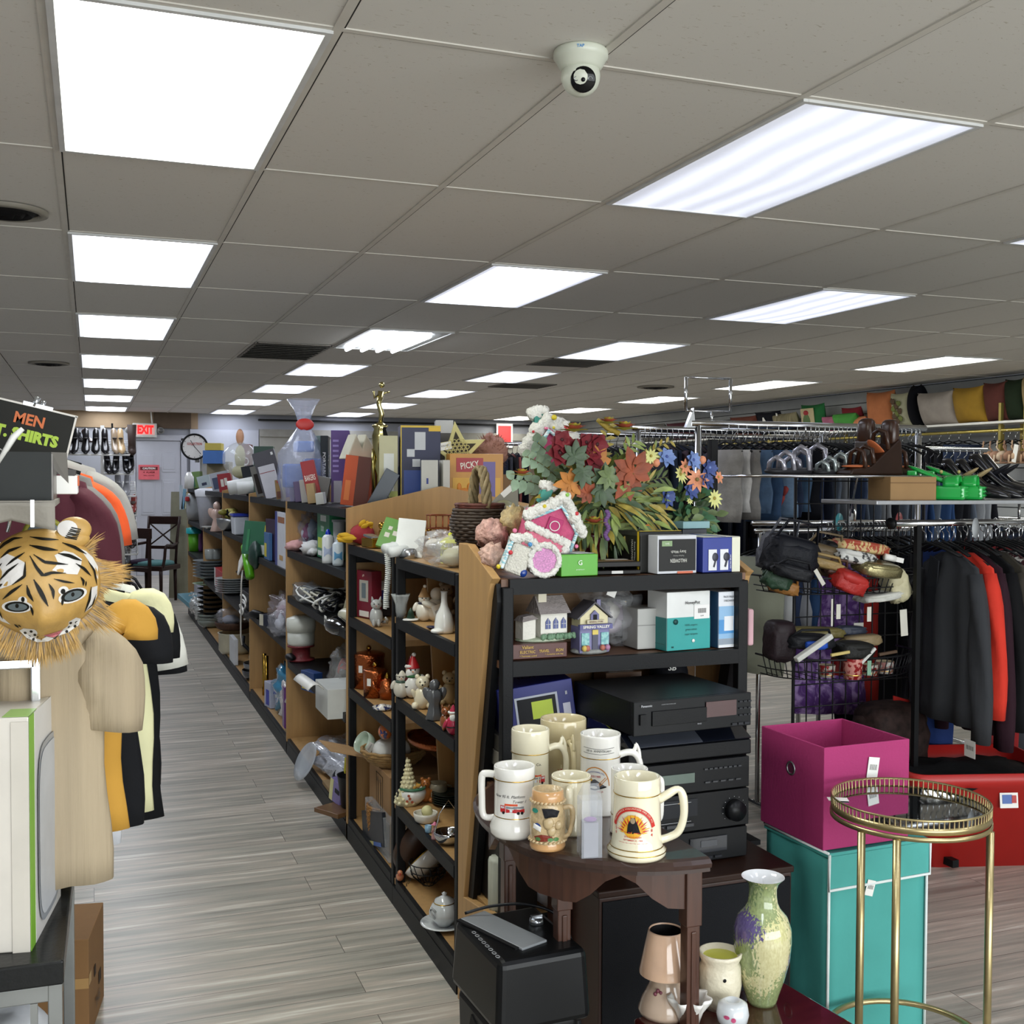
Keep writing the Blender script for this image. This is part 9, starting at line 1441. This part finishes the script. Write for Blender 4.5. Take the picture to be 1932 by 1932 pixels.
tin('red patterned metal cup at the front of the lower basket',1608,.042,.085,'#8c1c20','#c98a80',3.83);tin('small red and white striped tin left of the red cup',1560,.035,.05,'#b9b4a8','#8c2428',3.90);tin('red paper cup behind the striped tin',1580,.03,.07,'#8f1a1e','#7c1418',3.93);tin('red and white tin right of the red cup',1640,.035,.045,'#c4bfb2','#8c2428',3.88);tin('white round tin at the right of the lower basket',1668,.04,.05,'#b4b4ae','#9a6a64',3.90)
for px,py,c,lb,ry in((1640,1260,'#7aa48c','pale green gift tag in the lower basket',0),(1585,1233,'#c4b06a','gold bar-shaped trinket across the lower basket',-.1),(1638,1237,'#c9c9c4','white paper strip on the right of the lower basket',-.7),(1675,1232,'#4a3420','brown leather strap at the right rim of the lower basket',-.1)):tag(obj('trinket',MB(M(c,.5)).box((0,0,0),(.02,.004,.06)if ry==0 else(.09,.012,.012)),loc=Bp(px,py,3.80),rot=(0,ry,0),bevel=.002),lb,'trinket')
sx0,sx1=P(1430,893,y=3.75).x,P(1725,900,y=3.95).x;SZ=P(1580,899,y=3.85).z;t=thing('wire_shoe_shelf','chrome wire shelf with strappy silver and brown shoes','wire shelf',(sx0,3.72,SZ));W2=sx1-sx0
g=MB(CHROME)
for k in range(40):g.tube([(W2*k/39,0,.0),(W2*k/39,.34,.002)],.0022,5)
obj('wires',g,t);g=MB(CHROME).tube([(0,0,0),(W2,0,0),(W2,.34,0),(0,.34,0)],.006,8,closed=True);obj('frame',g,t);obj('hanging_bracket',MB(CHROME).tube([(W2*.5,.02,-.0),(W2*.72,.33,-.17)],.004,6),t)
def wedge(label,px,s,c,sole,y,flip=1,name='wedge_sandal'):
 t=thing(name,label,'shoe',(P(px,890,y=y).x,y,SZ+.007),(0,0,-PI/2*flip+.15));t.scale=(s,s,s);g=MB(M(sole,.3)).prism([(-.13,0),(.13,0),(.12,.02),(.03,.03),(-.04,.08),(-.11,.13),(-.12,.12)],-.038,.038,t=Matrix.Rotation(-PI/2,4,'Z'));obj('sole',g,t,bevel=.006)
 for(y0,z0_,hh)in((.06,.045,.035),(.02,.06,.03),(-.05,.11,.04)):g=MB(M(c,.25)).tube([(.04,-y0,z0_-.02),(.03,-y0,z0_+hh),(0,-y0-.003,z0_+hh+.012),(-.03,-y0,z0_+hh),(-.04,-y0,z0_-.02)],.008,7);obj('strap',g,t)
 obj('heel_counter',MB(M(c,.25)).ball((0,.10,.15),(.034,.022,.05),sq=.6),t);g=MB(M('#b9653a',.6)).ball((0,-.06,.030),(.034,.07,.006)).ball((0,.04,.085),(.030,.06,.006),rot=(-.75,0,0));obj('insole',g,t);return t
wedge('dark brown strappy wedge shoe on the chrome shelf, the near one',1640,1.15,'#3a2419','#2a1a12',3.80,1);wedge('dark brown strappy wedge shoe behind, showing its orange lining',1672,1.2,'#3f281c','#33210f',3.95,-1)
def sandal(label,px,c,y=3.86,s=1):t=thing('sandal',label,'shoe',(P(px,890,y=y).x,y,SZ+.006),(0,0,-1.3));t.scale=(s,s,s);obj('sole',MB(M('#2a2a2e',.4)).ball((0,0,.012),(.04,.12,.012),sq=.7),t);[obj('strap',MB(M(c,.15,.7)).tube([(.036,yy_,.015),(.03,yy_,.045+.02*k),(0,yy_,.06+.02*k),(-.03,yy_,.045+.02*k),(-.036,yy_,.015)],.009,7),t)for k,yy_ in enumerate((-.07,-.02,.06))];return t
sandal('shiny silver strappy sandal at the left of the chrome shelf',1490,'#b4b4c0',s=1.15);sandal('second silver strappy sandal with a buckle',1520,'#a4a4b0',3.95,1.25);sandal('clear jelly sandal left of the brown wedges',1570,'#b9c4c4',s=.9);sandal('second clear jelly sandal, showing a brown insole',1590,'#a8aca8',3.93,1.0)
CY=3.78;cz=P(1750,987,y=CY).z;cxa,cxb=x(1683,CY),x(1995,CY);t=rail('chrome coat rack at the right edge',(cxa,CY,cz),(cxb,CY,cz),r=.014,feet=False);obj('post',MB(BLACK).box((x(1733,CY)-cxa,0,cz/2),(.022,.022,cz)),t);obj('foot',MB(BLACK).box((x(1733,CY)-cxa,0,.03),(.03,.5,.03)),t);obj('end_cap',MB(BLACK).lathe([(0,-.012),(.024,-.008),(.024,.008),(0,.012)],n=16,t=T((0,0,cz),(0,PI/2,0))),t)
SHZ2=P(1850,944,y=3.62).z;t=thing('shoe_shelf','pale shelf above the coat rack with shoes on it','shelf',((x(1655,3.62)+x(1990,3.62))/2,3.80,SHZ2));sl=x(1990,3.62)-x(1655,3.62);obj('board',MB(M('#a9abae',.3,.3)).box((0,0,-.008),(sl,.36,.016)),t,bevel=.003)
for s in(-.46,.49):obj('support',MB(CHROME).tube([(s*sl,0,-.016),(s*sl,0,cz-SHZ2+.012)],.006,8),t)
boxed('shoe_carton','open brown shoe carton on the pale shelf','box',(x(1708,3.72),3.74,SHZ2),-.1,(.21,.16,.095),'#97774e',panels=(('f',0,.72,1,.76,'#7a5c3a'),),rough=.8)
def platform(label,px,dy):
 t=thing('platform_mule',label,'shoe',(x(px,3.70),3.72+dy,SHZ2+.001),(0,0,-.2+.9));G_=M('#1fae4a',.2,coat=.6);obj('platform',MB(G_).prism([(-.055,0),(.055,0),(.056,.058),(-.056,.058)],-.10,.02),t,bevel=.012);g=MB(G_)
 for z in(.018,.034,.050):g.tube([(-.056,-.085,z),(-.04,-.102,z),(.04,-.102,z),(.056,-.085,z),(.056,.0,z)],.0045,6)
 obj('ribs',g,t);obj('heel',MB(G_).prism([(-.03,0),(.03,0),(.035,.12),(-.035,.12)],.09,.13),t,bevel=.006);obj('insole',MB(G_).ball((0,.03,.095),(.042,.115,.012),rot=(.42,0,0)),t)
 g=MB(G_).sheet(lambda u,v:(.054*math.cos(PI*u),-.075+.06*v,.055+.045*math.sin(PI*u)*(1-.1*v)),14,4);obj('vamp_band',g,t,solid=.008);obj('bow',MB(M('#b9a86a',.4)).ball((.0,.0,.115),(.022,.005,.006)).ball((0,.0,.115),(.006,.007,.008)),t)
platform('bright green platform mule on the pale shelf, left one',1782,0);platform('bright green platform mule on the pale shelf, right one',1822,.02)
for k,(px,dy,c,inn,lb,sc_)in enumerate(((1852,.0,'#0e0e12','#9c8860','black court shoe with a tan insole, left one of the pair',1.15),(1878,.0,'#0e0e12','#a8946a','black court shoe with a tan insole, right one of the pair',1.15),(1905,-.02,'#090a10','#14141a','black patent high heel at the right end of the pale shelf, left one',1.3),(1928,.0,'#090a10','#14141a','black patent high heel at the right end of the pale shelf, right one',1.3))):shoe(lb,(x(px,3.72),3.76+dy,SHZ2+.002),(0,0,.45),c,heel=.10,s=sc_,inner=inn,rough=.12)
GEO=M('#c9c6c0',.8,col2='#3c1018',thr=.5,soft=.02,sc=16,dist=2.0,stretch=(1,1,1.3))
COATS=[(1796,'#2c2e32',.76,'charcoal grey blazer at the left end of the coat rack',1),(1822,'#d0301c',.66,'bright orange-red coat behind the charcoal blazer',1),(1838,'#2c1620',.80,'dark plum jacket behind the orange-red coat',1),(1860,'#0b0b0e',.72,'black velvet jacket with cuff buttons',1),(1882,'#3a352c',.60,'olive brown wool jacket',1),(1900,GEO,.66,'white, maroon and black patterned jacket',1),(1925,'#10131f',.78,'navy jacket right of the patterned one',1),(1938,'#5a6678',.5,'dusty blue jacket near the right edge',1),(1946,'#9c1f5c',.5,'magenta top near the right edge',1),(1954,'#d0452c',.5,'coral orange top at the right edge',1),(1966,'#8a6a1c',.74,'mustard coat at the right edge of the picture',1),(1980,'#17181c',.7,'black coat just beyond the right edge',1)]
for k,(px,c,ln,lb,q)in enumerate(COATS):
 m_=FAB(c)if isinstance(c,str)else c;hz_=cz-.13;t=garment('hanging_coat',lb,'coat',(x(px,CY),CY,hz_),-PI/2-.12,.20,ln*.92,m_,th=.050,sleeve=.062,sdir=(.015,-ln*.95+.02),flare=1.05,seed=30+k,group='coats on the chrome rack',neck=.06,hook=.12,amp=.2)
 if k==0:
  g=MB(M('#26282c',.8)).prism([(-.06,-.01),(.0,-.03),(-.03,-.30),(-.09,-.16)],-.058,-.052);obj('lapel',g,t);ptag(t,.19,-.03,-ln*.98,w=.07,h=.07)
 if k==3:g=MB(SILV);[g.ball((.225,-.045,-ln*.80-.022*j),.006,8,5)for j in range(3)];obj('buttons',g,t)
for k in range(18):t=thing('chrome_hanger','chrome hanger hook on the coat rack rail','hanger',(x(1752+11*k,CY),CY+.01,cz-.09),PI/2+rnd.uniform(-.3,.3),'bare hangers on the coat rack');hanger_parts(t,.16,.01,hook=.09)
for k,(px,yb,c,lb)in enumerate(((1900,1440,'#8c1418','dark red long garment hanging down into the red tote'),(1880,1440,'#7a1216','second dark red garment beside the red tote'),(1925,1425,'#3a3c42','dark grey garment at the right edge above the tote'),(1775,1430,'#14306a','blue garment low behind the charcoal blazer'))):hang('hanging_garment',lb,'clothes',x(px,4.0),4.0,cz,-.6,.14,cz-.09-P(px,yb,y=4.0).z,.06,c,'pants',None,k)
WX=RW-.30;wz=P(1850,814,x=WX).z;t=rail('long brass-coloured rail along the slatted wall under the pillow shelf',(WX,6.6,wz),(WX,17.6,wz),r=.014,feet=False,m=M('#b9a85c',.3,.7))
for y in(7.9,8.2,12.0,16.0):obj('drop_post',MB(M('#b9a85c',.3,.7)).box((0,y-6.6,(wz+.18)*1-.15),(.03,.03,.45)),t);
BRA=[FAB('#b08c70'),FAB('#bfa184'),FAB('#9a7660'),FAB('#c9b49c'),FAB('#a4806a')]
def bra(label,y,m_,k):
 t=thing('bra',label,'underwear',(WX,y,wz-.10),rnd.uniform(-.3,.3),'beige bras on the wall rail');g=MB(m_)
 for s in(-1,1):g.ball((s*.07,-.02,-.14),(.065,.035,.05),14,8,nz=.15);g.tube([(s*.11,0,.0),(s*.12,0,-.06),(s*.09,-.02,-.11)],.008,6)
 g.tube([(-.14,0,-.13),(-.15,0,-.20),(-.05,-.01,-.20),(.05,-.01,-.20),(.15,0,-.20),(.14,0,-.13)],.010,6);obj('cups',g,t);hanger_parts(t,.13,.01,hook=.10)
for k in range(16):bra('beige bra hanging on the wall rail above the shoe shelf',7.0+.085*k,BRA[k%5],k)
tag(obj('paper_ticket',MB(PAPER).box((0,0,0),(.006,.05,.16)),loc=(WX-.12,7.9,wz-.22),rot=(.2,0,0)),'white paper ticket hanging among the bras','tag')
r=random.Random(9)
for k in range(64):
 y=8.6+.135*k;c=r.choice(['#1b2236','#22324e','#17181c','#1e2a44','#2a3a5c','#101114','#34405a']);lb='dark jeans in the long row on the wall rail'
 hang('wall_jeans',lb,'jeans',WX,y,wz,r.uniform(-.15,.15),.36,r.choice((.55,.62)),.06,c,'pants','jeans in the long row on the wall rail',k)
wz2=P(1850,975,x=WX).z
rail('lower rail along the slatted wall with dark clothes',(WX,6.4,wz2),(WX,15.0,wz2),r=.014,feet=False)
for k in range(44):hang('wall_garment','dark top in the lower row along the slatted wall','clothes',WX,6.5+.19*k,wz2,r.uniform(-.15,.15),.42,.7,.07,r.choice(PAL+['#4a1c24','#3a4a3c']),'top','dark tops in the lower wall row',k)
t=thing('red_suitcase','dark red suitcase lying behind the magenta cube','suitcase',(x(1560,4.35),4.28,0),.05);obj('shell',MB(M('#7c1218',.5,bump=.2)).box((0,0,.20),(.62,.26,.34)),t,bevel=.05,seg=4);g=MB(BLACK)
g.tube([(-.30,-.131,.05),(-.30,-.131,.35),(.30,-.131,.35),(.30,-.131,.05)],.005,6);obj('zip',g,t);obj('handle',MB(BLACK).tube([(-.08,0,.37),(-.07,0,.40),(.07,0,.40),(.08,0,.37)],.010,8),t)
for s in(-.22,.22):obj('wheel',MB(BLACK).cyl((s,-.05,.03),(s+.03,-.05,.03),.03),t)
soft('duffel_bag','black duffel bag on the floor behind the grid panel','bag',Vector((x(1680,4.4),4.4,.16)),(.30,.18,.16),'#101014');soft('duffel_bag','dark brown patterned bag on the floor under the right of the grid','bag',Vector((x(1690,4.0),4.02,.36)),(.16,.12,.15),'#2c1f1c',mat=M('#2c1f1c',.7,var=.6,sc=30));tag(obj('black_suitcase',MB(M('#0f1013',.5)).box((0,0,.30),(.42,.24,.56)),loc=(x(1262,4.9),5.0,.70),bevel=.04),'black soft suitcase standing up behind the daisy bouquet','suitcase');tag(obj('suitcase_stand',MB(M('#2a2a2c',.6)).box((0,0,.49),(.6,.4,.98)),loc=(x(1262,4.9),5.0,0)),'dark stand under the black suitcase behind the flowers','stand')
tag(obj('red_flag',MB(M('#b8241c',.6)).prism([(0,-.03),(.10,0),(0,.03)],-.002,.002),loc=Bp(1685,1325,4.05)),'small bright red triangular tag low on the grid panel','tag')
